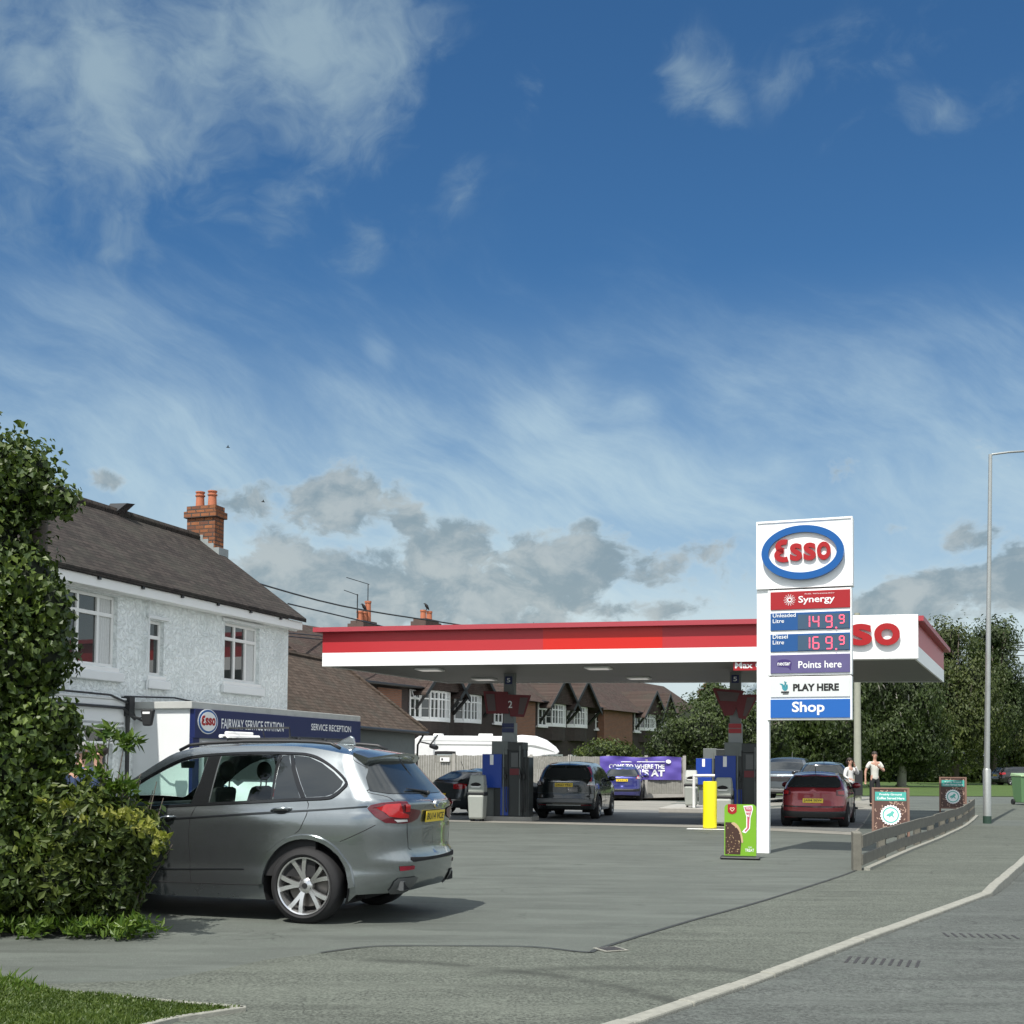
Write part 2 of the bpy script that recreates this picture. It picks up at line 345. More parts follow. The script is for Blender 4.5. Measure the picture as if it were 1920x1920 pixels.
# ------------------------------------------------------------------ mesh building
class MB:
    def __init__(s): s.v = []; s.f = []; s.nrm = None
    def add(s, vs, fs):
        o = len(s.v); s.v += [tuple(x) for x in vs]; s.f += [tuple(i + o for i in f) for f in fs]; return s
    def box(s, x0, x1, y0, y1, z0, z1):
        if x0 > x1: x0, x1 = x1, x0
        if y0 > y1: y0, y1 = y1, y0
        if z0 > z1: z0, z1 = z1, z0
        v = [(x, y, z) for z in (z0, z1) for y in (y0, y1) for x in (x0, x1)]
        return s.add(v, [(0, 2, 3, 1), (4, 5, 7, 6), (0, 1, 5, 4), (1, 3, 7, 5), (3, 2, 6, 7), (2, 0, 4, 6)])
    def hexa(s, bot, top):
        return s.add(list(bot) + list(top), [(3, 2, 1, 0), (4, 5, 6, 7), (0, 1, 5, 4), (1, 2, 6, 5), (2, 3, 7, 6), (3, 0, 4, 7)])
    def prism(s, pts, a, b, fn):
        """extrude a 2-D outline between depths a and b; fn(u, v, d) -> point"""
        n = len(pts); v = [fn(*p, a) for p in pts] + [fn(*p, b) for p in pts]
        return s.add(v, [tuple(range(n - 1, -1, -1)), tuple(range(n, 2 * n))] + [(i, (i + 1) % n, n + (i + 1) % n, n + i) for i in range(n)])
    def tube(s, pts, r, n=8, caps=True):
        pts = [Vector(p) for p in pts]; rs = r if isinstance(r, (list, tuple)) else [r] * len(pts)
        o = len(s.v); up = None
        for i, p in enumerate(pts):
            d = (pts[min(i + 1, len(pts) - 1)] - pts[max(i - 1, 0)])
            d = d.normalized() if d.length > 1e-9 else Vector((0, 0, 1))
            if up is None: up = Vector((0, 0, 1)) if abs(d.z) < .9 else Vector((1, 0, 0))
            a = d.cross(up).normalized(); b = a.cross(d).normalized(); up = b
            for k in range(n):
                t = 2 * math.pi * k / n; q = p + (a * math.cos(t) + b * math.sin(t)) * rs[i]; s.v.append(tuple(q))
        for i in range(len(pts) - 1):
            for k in range(n):
                k2 = (k + 1) % n; s.f.append((o + i * n + k, o + i * n + k2, o + (i + 1) * n + k2, o + (i + 1) * n + k))
        if caps:
            s.f.append(tuple(o + k for k in range(n - 1, -1, -1))); e = o + (len(pts) - 1) * n; s.f.append(tuple(e + k for k in range(n)))
        return s
    def lathe(s, prof, n=24, c=(0, 0, 0), axis='z', closed=False):
        """prof: list of (radius, height)"""
        o = len(s.v); m = len(prof)
        for r, h in prof:
            for k in range(n):
                t = 2 * math.pi * k / n; a, b = r * math.cos(t), r * math.sin(t)
                q = (a, b, h) if axis == 'z' else (a, h, b) if axis == 'y' else (h, a, b)
                s.v.append((q[0] + c[0], q[1] + c[1], q[2] + c[2]))
        fl = axis == 'y'
        for i in range(m if closed else m - 1):
            j = (i + 1) % m
            for k in range(n):
                k2 = (k + 1) % n; f = (o + i * n + k, o + i * n + k2, o + j * n + k2, o + j * n + k)
                s.f.append(f[::-1] if fl else f)
        return s
    def sphere(s, c, r, n=12, m=8):
        rx, ry, rz = r if isinstance(r, (tuple, list)) else (r, r, r); o = len(s.v)
        for i in range(m + 1):
            p = math.pi * i / m
            for k in range(n):
                t = 2 * math.pi * k / n; s.v.append((c[0] + rx * math.sin(p) * math.cos(t), c[1] + ry * math.sin(p) * math.sin(t), c[2] - rz * math.cos(p)))
        for i in range(m):
            for k in range(n):
                k2 = (k + 1) % n; s.f.append((o + i * n + k, o + i * n + k2, o + (i + 1) * n + k2, o + (i + 1) * n + k))
        return s
def rootmat(o):
    while o.parent: o = o.parent
    return o.matrix_basis.copy()
def link(me, name, m, parent, world, smooth, bevel):
    if m is not None: me.materials.append(m)
    o = bpy.data.objects.new(name, me); COL.objects.link(o)
    if parent is not None:
        if world: me.transform(rootmat(parent).inverted())
        o.parent = parent
    if smooth:
        me.polygons.foreach_set('use_smooth', [True] * len(me.polygons))
        if smooth is not True:
            me.update()
            try: me.set_sharp_from_angle(angle=R(smooth))
            except Exception: pass
    if bevel:
        b = o.modifiers.new('bevel', 'BEVEL'); b.width = bevel; b.segments = 2; b.limit_method = 'ANGLE'; b.angle_limit = R(40)
    return o
def obj(name, mb, m, parent=None, world=False, smooth=False, bevel=0):
    me = bpy.data.meshes.new(name); me.from_pydata(mb.v, [], mb.f); me.update()
    o = link(me, name, m, parent, world, smooth, bevel)
    if mb.nrm is not None and not world:
        me.normals_split_custom_set_from_vertices(mb.nrm)
    return o
def tag(o, label, cat, group=None):
    o['label'] = label; o['category'] = cat
    if group: o['group'] = group
    return o
def thing(name, loc, rz, label, cat, group=None):
    o = bpy.data.objects.new(name, None); COL.objects.link(o); o.empty_display_size = .2
    o.location = loc; o.rotation_euler = (0, 0, rz)
    return tag(o, label, cat, group)
def struct(name, mb, m, **k):
    o = obj(name, mb, m, **k); o['kind'] = 'structure'; return o
def kids(o): return [c for c in bpy.data.objects if c.parent == o]
def dup(root, loc, rz, label):
    def cp(o, par):
        c = o.copy(); COL.objects.link(c); c.parent = par
        for k in kids(o): cp(k, c)
        return c
    r = cp(root, None); r.location = loc; r.rotation_euler = (0, 0, rz); r['label'] = label
    return r

def smoothpts(pts, n=4, closed=False):
    P = [Vector(p) for p in pts]; N = len(P); out = []
    rng = range(N) if closed else range(N - 1)
    for i in rng:
        g = (lambda k: P[k % N]) if closed else (lambda k: P[max(0, min(N - 1, k))])
        a, b, c, d = g(i - 1), g(i), g(i + 1), g(i + 2)
        for j in range(n):
            t = j / n
            out.append(0.5 * ((2 * b) + (c - a) * t + (2 * a - 5 * b + 4 * c - d) * t * t + (3 * b - a - 3 * c + d) * t ** 3))
    if not closed: out.append(P[-1])
    return [tuple(p) for p in out]
def resample(poly, h, closed=True):
    out = []; N = len(poly)
    for i in range(N if closed else N - 1):
        a = Vector(poly[i]); b = Vector(poly[(i + 1) % N]); k = max(1, int(math.ceil((b - a).length / h)))
        for j in range(k): out.append(tuple(a.lerp(b, j / k)))
    if not closed: out.append(tuple(poly[-1]))
    return out
def inside(pt, poly):
    x, y = pt; r = False; n = len(poly); j = n - 1
    for i in range(n):
        xi, yi = poly[i]; xj, yj = poly[j]
        if (yi > y) != (yj > y) and x < (xj - xi) * (y - yi) / (yj - yi) + xi: r = not r
        j = i
    return r
def cdt(outer, holes=(), h=0.1, hb=None):
    """triangulate an outline with holes and inner points -> verts2d, tris"""
    hb = hb or h; vs = []; es = []
    for poly in [outer, *holes]:
        p = resample(poly, hb); o = len(vs); vs += p; es += [(o + i, o + (i + 1) % len(p)) for i in range(len(p))]
    xs = [p[0] for p in outer]; ys = [p[1] for p in outer]
    nx = max(1, int((max(xs) - min(xs)) / h)); ny = max(1, int((max(ys) - min(ys)) / h))
    for i in range(1, nx):
        for j in range(1, ny):
            q = (min(xs) + (max(xs) - min(xs)) * (i + .25 * (j % 2)) / nx, min(ys) + (max(ys) - min(ys)) * j / ny)
            if inside(q, outer) and not any(inside(q, hh) for hh in holes): vs.append(q)
    rv, _, rf, *_r = delaunay_2d_cdt([Vector(v[:2]) for v in vs], es, [], 0, 1e-5)
    tris = []
    for f in rf:
        c = sum((rv[i] for i in f), Vector((0, 0))) / len(f)
        if inside(c, outer) and not any(inside(c, hh) for hh in holes): tris.append(tuple(f))
    return [tuple(v) for v in rv], tris

def text_mb(body, fn, x0, x1, z0, z1, bold=0.0, ext=0.004, align_h=True, keep=False, spacing=1.0):
    """lettering filling the box x0..x1, z0..z1; fn(x, z, d) -> point"""
    cu = bpy.data.curves.new('lettering', 'FONT'); cu.body = body; cu.offset = bold; cu.resolution_u = 3; cu.align_x = 'CENTER'
    cu.extrude = 0.0; cu.space_character = spacing; cu.space_line = .85
    ob = bpy.data.objects.new('lettering', cu); COL.objects.link(ob)
    me = ob.to_mesh(); vs = [v.co.copy() for v in me.vertices]; fs = [tuple(p.vertices) for p in me.polygons]
    ob.to_mesh_clear(); bpy.data.objects.remove(ob); bpy.data.curves.remove(cu)
    ax = min(v.x for v in vs); bx = max(v.x for v in vs); ay = min(v.y for v in vs); by = max(v.y for v in vs)
    sx = (x1 - x0) / (bx - ax); sy = (z1 - z0) / (by - ay)
    if keep:
        s_ = min(abs(sx), abs(sy)); cx_ = (x0 + x1) / 2; cz_ = (z0 + z1) / 2; sg = 1 if sx > 0 else -1
        p = [(cx_ + sg * s_ * (v.x - (ax + bx) / 2), cz_ + s_ * (v.y - (ay + by) / 2)) for v in vs]
    else: p = [(x0 + (v.x - ax) * sx, z0 + (v.y - ay) * sy) for v in vs]
    mb = MB(); mb.add([fn(a, b, ext) for a, b in p], fs)
    return mb
def stroke_mb(paths, wd, fn, d0, d1, closed=False, mb=None):
    """thick rounded pen strokes as solid raised shapes"""
    mb = mb or MB()
    for path in paths:
        pts = [Vector(p) for p in path]; n = len(pts); L = []; Rr = []
        for i, p in enumerate(pts):
            if closed: d = pts[(i + 1) % n] - pts[i - 1]
            else: d = pts[min(i + 1, n - 1)] - pts[max(i - 1, 0)]
            d.normalize(); nn = Vector((-d.y, d.x)); L.append(p + nn * wd / 2); Rr.append(p - nn * wd / 2)
        o = len(mb.v)
        for q in L: mb.v += [tuple(fn(q.x, q.y, d1))]
        for q in Rr: mb.v += [tuple(fn(q.x, q.y, d1))]
        for q in L: mb.v += [tuple(fn(q.x, q.y, d0))]
        for q in Rr: mb.v += [tuple(fn(q.x, q.y, d0))]
        for i in range(n if closed else n - 1):
            j = (i + 1) % n
            mb.f += [(o + i, o + j, o + n + j, o + n + i), (o + i, o + 2 * n + i, o + 2 * n + j, o + j), (o + n + i, o + n + j, o + 3 * n + j, o + 3 * n + i)]
        if not closed:
            for i in (0, n - 1): mb.f.append((o + i, o + n + i, o + 3 * n + i, o + 2 * n + i))
    return mb
def arc(cx, cy, rx, ry, a0, a1, n=14):
    return [(cx + rx * math.cos(R(a0 + (a1 - a0) * i / n)), cy + ry * math.sin(R(a0 + (a1 - a0) * i / n))) for i in range(n + 1)]
def glyph_mb(ch, fn, x0, x1, z0, z1, d0, d1, bold, mb):
    """one solid raised letter filling a box"""
    cu = bpy.data.curves.new('letter', 'FONT'); cu.body = ch; cu.offset = bold; cu.resolution_u = 6; cu.extrude = .5
    ob = bpy.data.objects.new('letter', cu); COL.objects.link(ob); me = ob.to_mesh()
    vs = [v.co.copy() for v in me.vertices]; fs = [tuple(p.vertices) for p in me.polygons]
    ob.to_mesh_clear(); bpy.data.objects.remove(ob); bpy.data.curves.remove(cu)
    ax = min(v.x for v in vs); bx = max(v.x for v in vs); ay = min(v.y for v in vs); by = max(v.y for v in vs)
    mb.add([fn(x0 + (v.x - ax) / (bx - ax) * (x1 - x0), z0 + (v.y - ay) / (by - ay) * (z1 - z0), d0 + (v.z + .5) * (d1 - d0)) for v in vs], fs)
def esso_word(fn, cx, cz, w, h, d0, d1, wd=None):
    mb = MB(); x = cx - w / 2; z0, z1 = cz - h / 2, cz + h / 2
    gw = w * .25; wd = h * .30
    # first letter: a rounded E drawn like a mirrored three
    gx = x + gw * .5; a = gw * .47; top = z1 + .26 * h - wd / 2; low = z0 - .05 * h + wd / 2; mid = (top + low) / 2 + .02 * h
    r1 = (top - mid) / 2; r2 = (mid - low) / 2
    up = arc(gx + a * .35, mid + r1, a * .95, r1, 62, 262, 18); dn = arc(gx + a * .35, low + r2, a * 1.12, r2, 98, 300, 18)
    stroke_mb([up + dn], wd, fn, d0, d1, mb=mb)
    for ch, a, b, lo, hi in (('s', .270, .490, 0, 0), ('s', .515, .735, 0, 0), ('o', .755, 1.0, -.01, .01)):
        glyph_mb(ch, fn, x + w * a, x + w * b, z0 + lo * h, z1 + hi * h, d0, d1, .030, mb)
    return mb

def gh(x, y):
    """the ground climbs gently past the far right of the forecourt"""
    def ss(a, b, t):
        t = max(0, min(1, (t - a) / (b - a))); return t * t * (3 - 2 * t)
    return 0.32 * ss(33, 44, y) * ss(0.16, 0.24, x / max(y, 1))
def sheet(name, poly, m, z=0.0, h=3.0, kind='structure', edge=0.0):
    vs, tr = cdt([(p[0], p[1]) for p in poly], h=h)
    mb = MB(); mb.add([(x, y, z + gh(x, y)) for x, y in vs], tr)
    o = obj(name, mb, m)
    me = o.data
    if me.polygons and sum(p.normal.z for p in me.polygons) < 0: me.flip_normals()
    o['kind'] = kind; return o

# ------------------------------------------------------------------ ground
M_road = ground_mat('road asphalt', (.080, .088, .080), 42, .50, .35, bmp=.5)
M_forecourt = ground_mat('smooth forecourt asphalt', (.094, .105, .092), 85, .36, .34, rough=.85)
M_pave = ground_mat('coarse pavement asphalt', (.088, .097, .080), 42, .62, .2, bmp=.6,
                    stain=[(-1.6, 6.8, 3.0, .16, .2, 1.5, .75), (1.0, 7.2, 2.3, .22, 1.1, 2.2, .6)])
M_slab = ground_mat('forecourt concrete', (.235, .228, .20), 40, .2, .3, tint=(1, .97, .9))
M_tarline = mat('tar joint', (.028, .032, .03), .7, var=.2)
M_grass = ground_mat('mown grass', (.055, .095, .018), 22, .35, .3, tint=(1.1, 1.1, .7), bmp=.8)
M_soil = ground_mat('soil', (.06, .05, .035), 30, .4, .3)

KERB = [(-14, -9.0), (-6.2, -1.5), (-2.2, 3.6)] + [tuple(G(*p)[:2]) for p in ((1194, 1920), (1398, 1850), (1508, 1809), (1623, 1764), (1767, 1711), (1862, 1675), (1877, 1658), (1918, 1622))] + [(11.5, 26.5), (17.5, 34.0), (27, 43), (60, 62), (130, 90)]
kl = resample(KERB, 1.0, False)
KH = lambda y: 0.014 + 0.09 * max(0, min(1, (y - 15.0) / 2.0))      # dropped kerb, then full height
big = [(-900, -300), (900, -300), (900, 1400), (-900, 1400)]
gm = MB(); gm.add([(x, y, -.35) for x, y in big], [(0, 1, 2, 3)]); struct('ground', gm, M_soil)
road_poly = kl + [(140, -60), (-60, -60)]
vs, tr = cdt([(p[0], p[1]) for p in road_poly], h=6)
mb = MB(); mb.add([(x, y, -KH(y) + gh(x, y)) for x, y in vs], tr); o = obj('road', mb, M_road); o['kind'] = 'structure'
if o.data.polygons[0].normal.z < 0: o.data.flip_normals()
fc_poly = [(p[0] - .06, p[1] + .06) for p in kl[::-1]] + [(-60, -9), (-60, 56), (60, 56), (130, 91)]
sheet('forecourt', fc_poly, M_forecourt, 0.0, 3.0)
JOINT = [tuple(G(*p)[:2]) for p in ((0, 1850), (300, 1838), (430, 1815), (495, 1801), (600, 1788), (703, 1776), (850, 1775), (1000, 1777), (1100, 1787), (1130, 1778), (1287, 1730), (1431, 1690), (1575, 1644), (1606, 1632))]
FEN = [tuple(G(*p)[:2]) for p in ((1606, 1632), (1690, 1596), (1745, 1575), (1785, 1557), (1822, 1538))]
pv = [(p[0] - .13, p[1] + .06) for p in kl if -3 < p[0] < 27][::1]
pave_poly = [(-14, -1.0)] + JOINT + FEN[1:] + [(16.0, 42.5), (25, 52), (28, 46)] + pv[::-1] + [(-14, -2.5)]
sheet('pavement', pave_poly, M_pave, 0.004, 2.0)
def ribbon_flat(name, line, wd, m, z, cat=None, zf=None):
    n = len(line); L = []; Q = []
    for i, p in enumerate(line):
        d = Vector(line[min(i + 1, n - 1)]) - Vector(line[max(i - 1, 0)]); d.normalize(); nn = Vector((-d.y, d.x)); p = Vector(p)
        w_ = wd * (1 + .25 * math.sin(i * 1.7) * random.random()); L.append(p + nn * w_ / 2); Q.append(p - nn * w_ / 2)
    mb = MB(); mb.add([(q.x, q.y, z + gh(q.x, q.y)) for q in L + Q], [(i, n + i, n + i + 1, i + 1) for i in range(n - 1)])
    return obj(name, mb, m)
tl = smoothpts(JOINT[4:], 4)
o = ribbon_flat('tar_joint', tl, .045, M_tarline, .010); o['kind'] = 'structure'
# kerb stones, one slab after another
kp = [Vector(p) for p in resample(kl, .9, False) if p[1] > 1 and p[1] < 60]
mb = MB()
for a, b in zip(kp[:-1], kp[1:]):
    d = (b - a).normalized(); nn = Vector((-d.y, d.x)); a2 = a + d * .004; b2 = b - d * .004
    bot = [(*(a2 - nn * .0), -.2), (*(b2 - nn * .0), -.2), (*(b2 + nn * .135), -.2), (*(a2 + nn * .135), -.2)]
    j = random.uniform(-.004, .006)
    top = [(*(a2 + nn * .012), .012 + j + gh(*a2)), (*(b2 + nn * .012), .012 + j + gh(*b2)), (*(b2 + nn * .135), .014 + j + gh(*b2)), (*(a2 + nn * .135), .014 + j + gh(*a2))]
    mb.hexa(bot, top)
o = struct('kerb', mb, M_kerb, bevel=.012)
# concrete slab below the canopy, its front edge facing the road
sl = [tuple(G(*p)[:2]) for p in ((560, 1533), (845, 1541), (1100, 1547), (1350, 1553), (1600, 1566))]
slab_poly = sl + [(sl[-1][0] + 8.0, sl[-1][1] + 24), (sl[0][0] + 9.0, 56.0), (sl[0][0] + 1, 52)]
sheet('concrete_slab', slab_poly, M_slab, 0.006, 3.0)
dl = [tuple((Vector(a) + Vector((0.35, 1.25)))) for a in sl]
inner_poly = dl + [(dl[-1][0] + 3.2, dl[-1][1] + 9.5), (dl[0][0] + 3.2, dl[0][1] + 11.5)]
M_fuelpad = ground_mat('darker pump bay surface', (.145, .15, .145), 50, .25, .35)  # inner part of the slab, darker than its edge strip
sheet('pump_bay_surface', inner_poly, M_fuelpad, 0.010, 3.0)
# far green with trees
sheet('far_grass', [(4, 57.0), (13.5, 54.6), (60, 60), (140, 92), (150, 240), (-20, 240)], M_grass, 0.02, 6.0)
sheet('back_yard', [(-60, 56), (13, 56), (5, 240), (-100, 240)], M_soil, 0.0, 12.0)
# verge at the bottom left with concrete edging
vg = [tuple(G(*p)[:2]) for p in ((-400, 1830), (0, 1846), (135, 1868), (325, 1886), (456, 1897), (330, 1916), (150, 1960), (-300, 2100), (-900, 2050))]
sheet('grass_verge', vg, M_grass, 0.02, .4)
def edging(pts):
    mb = MB()
    for a, b in zip(pts[:-1], pts[1:]):
        a = Vector(a); b = Vector(b); d = (b - a).normalized(); nn = Vector((-d.y, d.x)) * .025; a = a - d * .01; b = b + d * .01
        mb.hexa([(*(a - nn), -.1), (*(b - nn), -.1), (*(b + nn), -.1), (*(a + nn), -.1)], [(*(a - nn), .034), (*(b - nn), .034), (*(b + nn), .034), (*(a + nn), .034)])
    return mb
o = struct('verge_edging', edging([G(*p)[:2] for p in ((135, 1868), (325, 1886), (456, 1897), (330, 1916), (150, 1960))]), M_kerb, bevel=.006)
# iron covers in the pavement and gullies in the road
M_iron = mat('cast iron', (.045, .042, .04), .6, .3, var=.3, scale=30, bmp=.5)
def grate(px, py, w_, l_, rz, label, z):
    p = G(px, py, z); t = thing('drain_cover', (p.x, p.y, z), rz, label, 'drain cover')
    mb = MB(); mb.box(-w_ / 2, w_ / 2, -l_ / 2, l_ / 2, 0, .006); obj('cover_frame', mb, M_iron, t)
    mb = MB(); n = 9
    for i in range(n):
        x = -w_ / 2 + .04 + (w_ - .08) * i / (n - 1); mb.box(x - .012, x + .012, -l_ / 2 + .03, l_ / 2 - .03, .006, .014)
    obj('grating', mb, M_iron, t)
grate(1655, 1806, .62, .42, R(-22), 'dark iron grating in the road against the pale kerb', -.025)
grate(1838, 1757, .7, .34, R(-10), 'thin iron grating further out in the road near the right edge', -.025)
p = G(1145, 1782); t = thing('utility_cover', (p.x, p.y, .008), R(25), 'small square cover with a pale frame in the pavement by the tar joint', 'utility cover')
mb = MB(); mb.box(-.11, .11, -.11, .11, 0, .006); obj('cover_frame', mb, M_kerb, t)
mb = MB(); mb.box(-.085, .085, -.085, .085, .006, .009); obj('lid', mb, M_iron, t)

# ------------------------------------------------------------------ white house
TH = R(-20.0)
HU = Vector((math.cos(TH), math.sin(TH), 0)); HW = Vector((-math.sin(TH), math.cos(TH), 0))
H0 = AT(539, 1300, 29.7); H0.z = 0
def rendermat():
    m, t, b = newmat('painted roughcast'); v = oc(t)
    vo = t.n('ShaderNodeTexVoronoi'); vo.inputs['Scale'].default_value = 13; t.put(vo.inputs['Vector'], v)
    n = t.noise(v, 9, 5, .6); n2 = t.noise(v, 1.2, 6, .65)
    t.put(b.inputs['Base Color'], t.mix(t.step(n2, .4, .8), (.82, .86, .85), (.66, .71, .70))); b.inputs['Roughness'].default_value = .9
    bump(t, b, t.add(t.mul(t.step(n, .42, .6), 1.0), t.mul(vo.outputs[0], .5)), .75, .03)
    return m
M_render = rendermat()
M_smooth = mat('smooth painted wall', (.70, .72, .72), .8, var=.06, scale=1.2, bmp=.15, dirt=.12)
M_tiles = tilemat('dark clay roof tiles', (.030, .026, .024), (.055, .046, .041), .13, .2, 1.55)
M_brick = brickmat('orange brick', (.33, .12, .042), (.13, .050, .028), (.05, .042, .036), bw=.26, bh=.10, msize=.016, vary=.85)
M_pot = mat('terracotta', (.42, .14, .07), .8, var=.15, scale=8, bmp=.2)
M_lead = mat('lead flashing', (.26, .29, .29), .6, var=.15, scale=6)
house = thing('white_house', (H0.x, H0.y, 0), TH, 'two storey white roughcast house with dark tiled roof and brick chimney, left of the forecourt', 'house')
def hp(px, py, off=0.0):
    """a point of the facade plane in house coordinates (y along, z up)"""
    q = ONP(px, py, H0 + HU * off, HU) - H0; return q.dot(HW), q.z
ye, ze = hp(541, 1150); EAVE = ze
yL = -14.0
# windows in the facade: (left, right, bottom, top) in y,z
def rect(pts, off=0):
    q = [hp(*p, off) for p in pts]; ys = [a for a, _ in q]; zs = [b for _, b in q]
    return min(ys), max(ys), min(zs), max(zs)
win = [rect([(422, 1166), (487, 1180), (483, 1283), (424, 1270)]), rect([(282, 1162), (308, 1168), (303, 1268), (281, 1262)]), rect([(118, 1108), (221, 1120), (216, 1250), (118, 1240)])]
lowin = rect([(100, 1360), (212, 1362), (209, 1470), (100, 1470)])
hol = [[(a, c), (b, c), (b, d), (a, d)] for a, b, c, d in win + [lowin]]
out = [(yL, 0), (0, 0), (0, EAVE), (yL, EAVE)]
v2, tr = cdt(out, hol, h=.6)
mb = MB(); mb.add([(0, y, z) for y, z in v2], tr)
for hh in hol:      # reveals
    n = len(hh)
    for i in range(n):
        a, b = hh[i], hh[(i + 1) % n]; mb.add([(0, *a), (0, *b), (-.16, *b), (-.16, *a)], [(0, 1, 2, 3)])
RD = 2.65; RIDGE = EAVE + 1.88
mb.add([(0, 0, 0), (-2 * RD, 0, 0), (-2 * RD, 0, EAVE), (-RD, 0, RIDGE), (0, 0, EAVE)], [(0, 1, 2, 3, 4)])
mb.add([(-2 * RD, 0, 0), (-2 * RD, yL, 0), (-2 * RD, yL, EAVE), (-2 * RD, 0, EAVE)], [(0, 1, 2, 3)])
obj('wall', mb, M_render, house)
ov = .33; sl_ = (RIDGE - EAVE) / RD
mb = MB()
def slab(x0, z0, x1, z1, ya, yb, th=.09):
    mb.hexa([(x0, ya, z0 - th), (x0, yb, z0 - th), (x1, yb, z1 - th), (x1, ya, z1 - th)], [(x0, ya, z0), (x0, yb, z0), (x1, yb, z1), (x1, ya, z1)])
slab(ov, EAVE - ov * sl_ + .12, -RD, RIDGE + .12, yL, .28)
slab(-2 * RD - ov, EAVE - ov * sl_ + .12, -RD, RIDGE + .12, yL, .28)
roof = obj('roof', mb, M_tiles, house)
mb = MB(); y = yL
while y < .2:
    mb.tube([(-RD, y, RIDGE + .13), (-RD, y + .43, RIDGE + .13)], .11, 8); y += .45
obj('ridge_tile', mb, M_tiles, roof)
mb = MB(); mb.box(-.002, .27, yL, .20, EAVE - .40, EAVE - .205); mb.box(.02, .1, -.0, .24, EAVE - .42, EAVE - .2)
obj('fascia_board', mb, M_white, house, bevel=.008)
for i in range(7): mb = MB(); mb.box(.28, .32, -.9 - i * 1.3, -.83 - i * 1.3, EAVE - .26, EAVE - .205); obj('gutter_bracket', mb, M_black, house)
def window(parent, a, b, c, d, x, cols, top, frame=.06, openpane=None, sill=True, curtain=None, nm='window', sgn=1, ax='y', extra=()):
    """casement window in a wall facing +x (ax y) or facing -y (ax x)"""
    P = (lambda u, w_, z: (x + w_ * sgn, u, z)) if ax == 'y' else (lambda u, w_, z: (u, x - w_ * sgn, z))
    mb = MB()
    def bar(u0, u1, z0, z1, w0=-.07, w1=.0):
        p = [P(u0, w0, z0), P(u1, w1, z1)]
        mb.box(p[0][0], p[1][0], p[0][1], p[1][1], z0, z1)
    bar(a, b, c, c + frame); bar(a, b, d - frame, d); bar(a, a + frame, c + frame, d - frame); bar(b - frame, b, c + frame, d - frame)
    W_ = b - a
    for k in cols: bar(a + W_ * k - frame * .55, a + W_ * k + frame * .55, c + frame, d - frame, -.065, .006)
    if top: bar(a + frame, b - frame, d - (d - c) * top - frame * .6, d - (d - c) * top + frame * .6, -.064, .012)
    for (u0, z0, u1, z1) in extra: bar(a + W_ * u0, a + W_ * u1, c + (d - c) * z0, c + (d - c) * z1, -.05, -.01)
    if openpane:
        u0, u1 = a + W_ * openpane[0], a + W_ * openpane[1]; z1 = d - .03; z0 = d - (d - c) * top; k = .32
        for (q0, q1, r0, r1) in ((u0, u1, 0, .12), (u0, u1, .88, 1), (u0, u0 + .05, .12, .88), (u1 - .05, u1, .12, .88)):
            vb = []
            for rr in (r0, r1):
                for qq in (q0, q1):
                    for th in (0, .035): zz = z1 - (z1 - z0) * rr * .93; vb.append(P(qq, .02 + (z1 - z0) * rr * k + th, zz))
            mb.add(vb, [(0, 2, 6, 4), (1, 5, 7, 3), (0, 1, 3, 2), (4, 6, 7, 5), (0, 4, 5, 1), (2, 3, 7, 6)])
    fr = obj(nm, mb, M_upvc, parent, bevel=.004)
    g = MB(); g.add([P(a + frame, -.035, c + frame), P(b - frame, -.035, c + frame), P(b - frame, -.035, d - frame), P(a + frame, -.035, d - frame)], [(0, 1, 2, 3)])
    obj('pane', g, M_winglass, fr)
    if curtain:
        pass
    return fr
for k, (a, b, c, d) in enumerate(win):
    window(house, a, b, c, d, -.09, [(.36, .68), (), (.33, .70)][k], (.27, .30, .27)[k])
    mb = MB(); e = .13; mb.box(.0, .1, a - e, b + e, c - .28, c - .1); obj('window_sill', mb, M_smooth, house, bevel=.02)
    mb = MB(); mb.box(-.09, .03, a - .06, b + .06, c - .1, c - .015); obj('window_sill', mb, M_white, house, bevel=.008)
    mb = MB(); mb.box(.0, .05, a - .12, b + .12, d + .02, d + .09); obj('lintel', mb, M_smooth, house, bevel=.015)
window(house, *lowin, -.09, (.45,), .32, openpane=(.47, .97))
a, b, c, d = lowin
mb = MB(); mb.box(.0, .07, a - .2, b + .25, d + .02, d + .1); obj('lintel', mb, M_smooth, house, bevel=.015)
# net curtains inside the upstairs windows, right hand pane
for (a, b, c, d) in (win[0], win[2]):
    mb = MB(); n = 22; u0 = b - (b - a) * .30; 
    vs = []
    for i in range(n + 1):
        yy = u0 + (b - u0 - .07) * i / n; xx = -.118 + .0 * i; vs += [(xx + .006 * math.sin(i * 1.9), yy, c + .06), (xx + .006 * math.sin(i * 1.9), yy, d - .06)]
    mb.add(vs, [(2 * i, 2 * i + 2, 2 * i + 3, 2 * i + 1) for i in range(n)]); obj('curtain', mb, M_curtain, house)
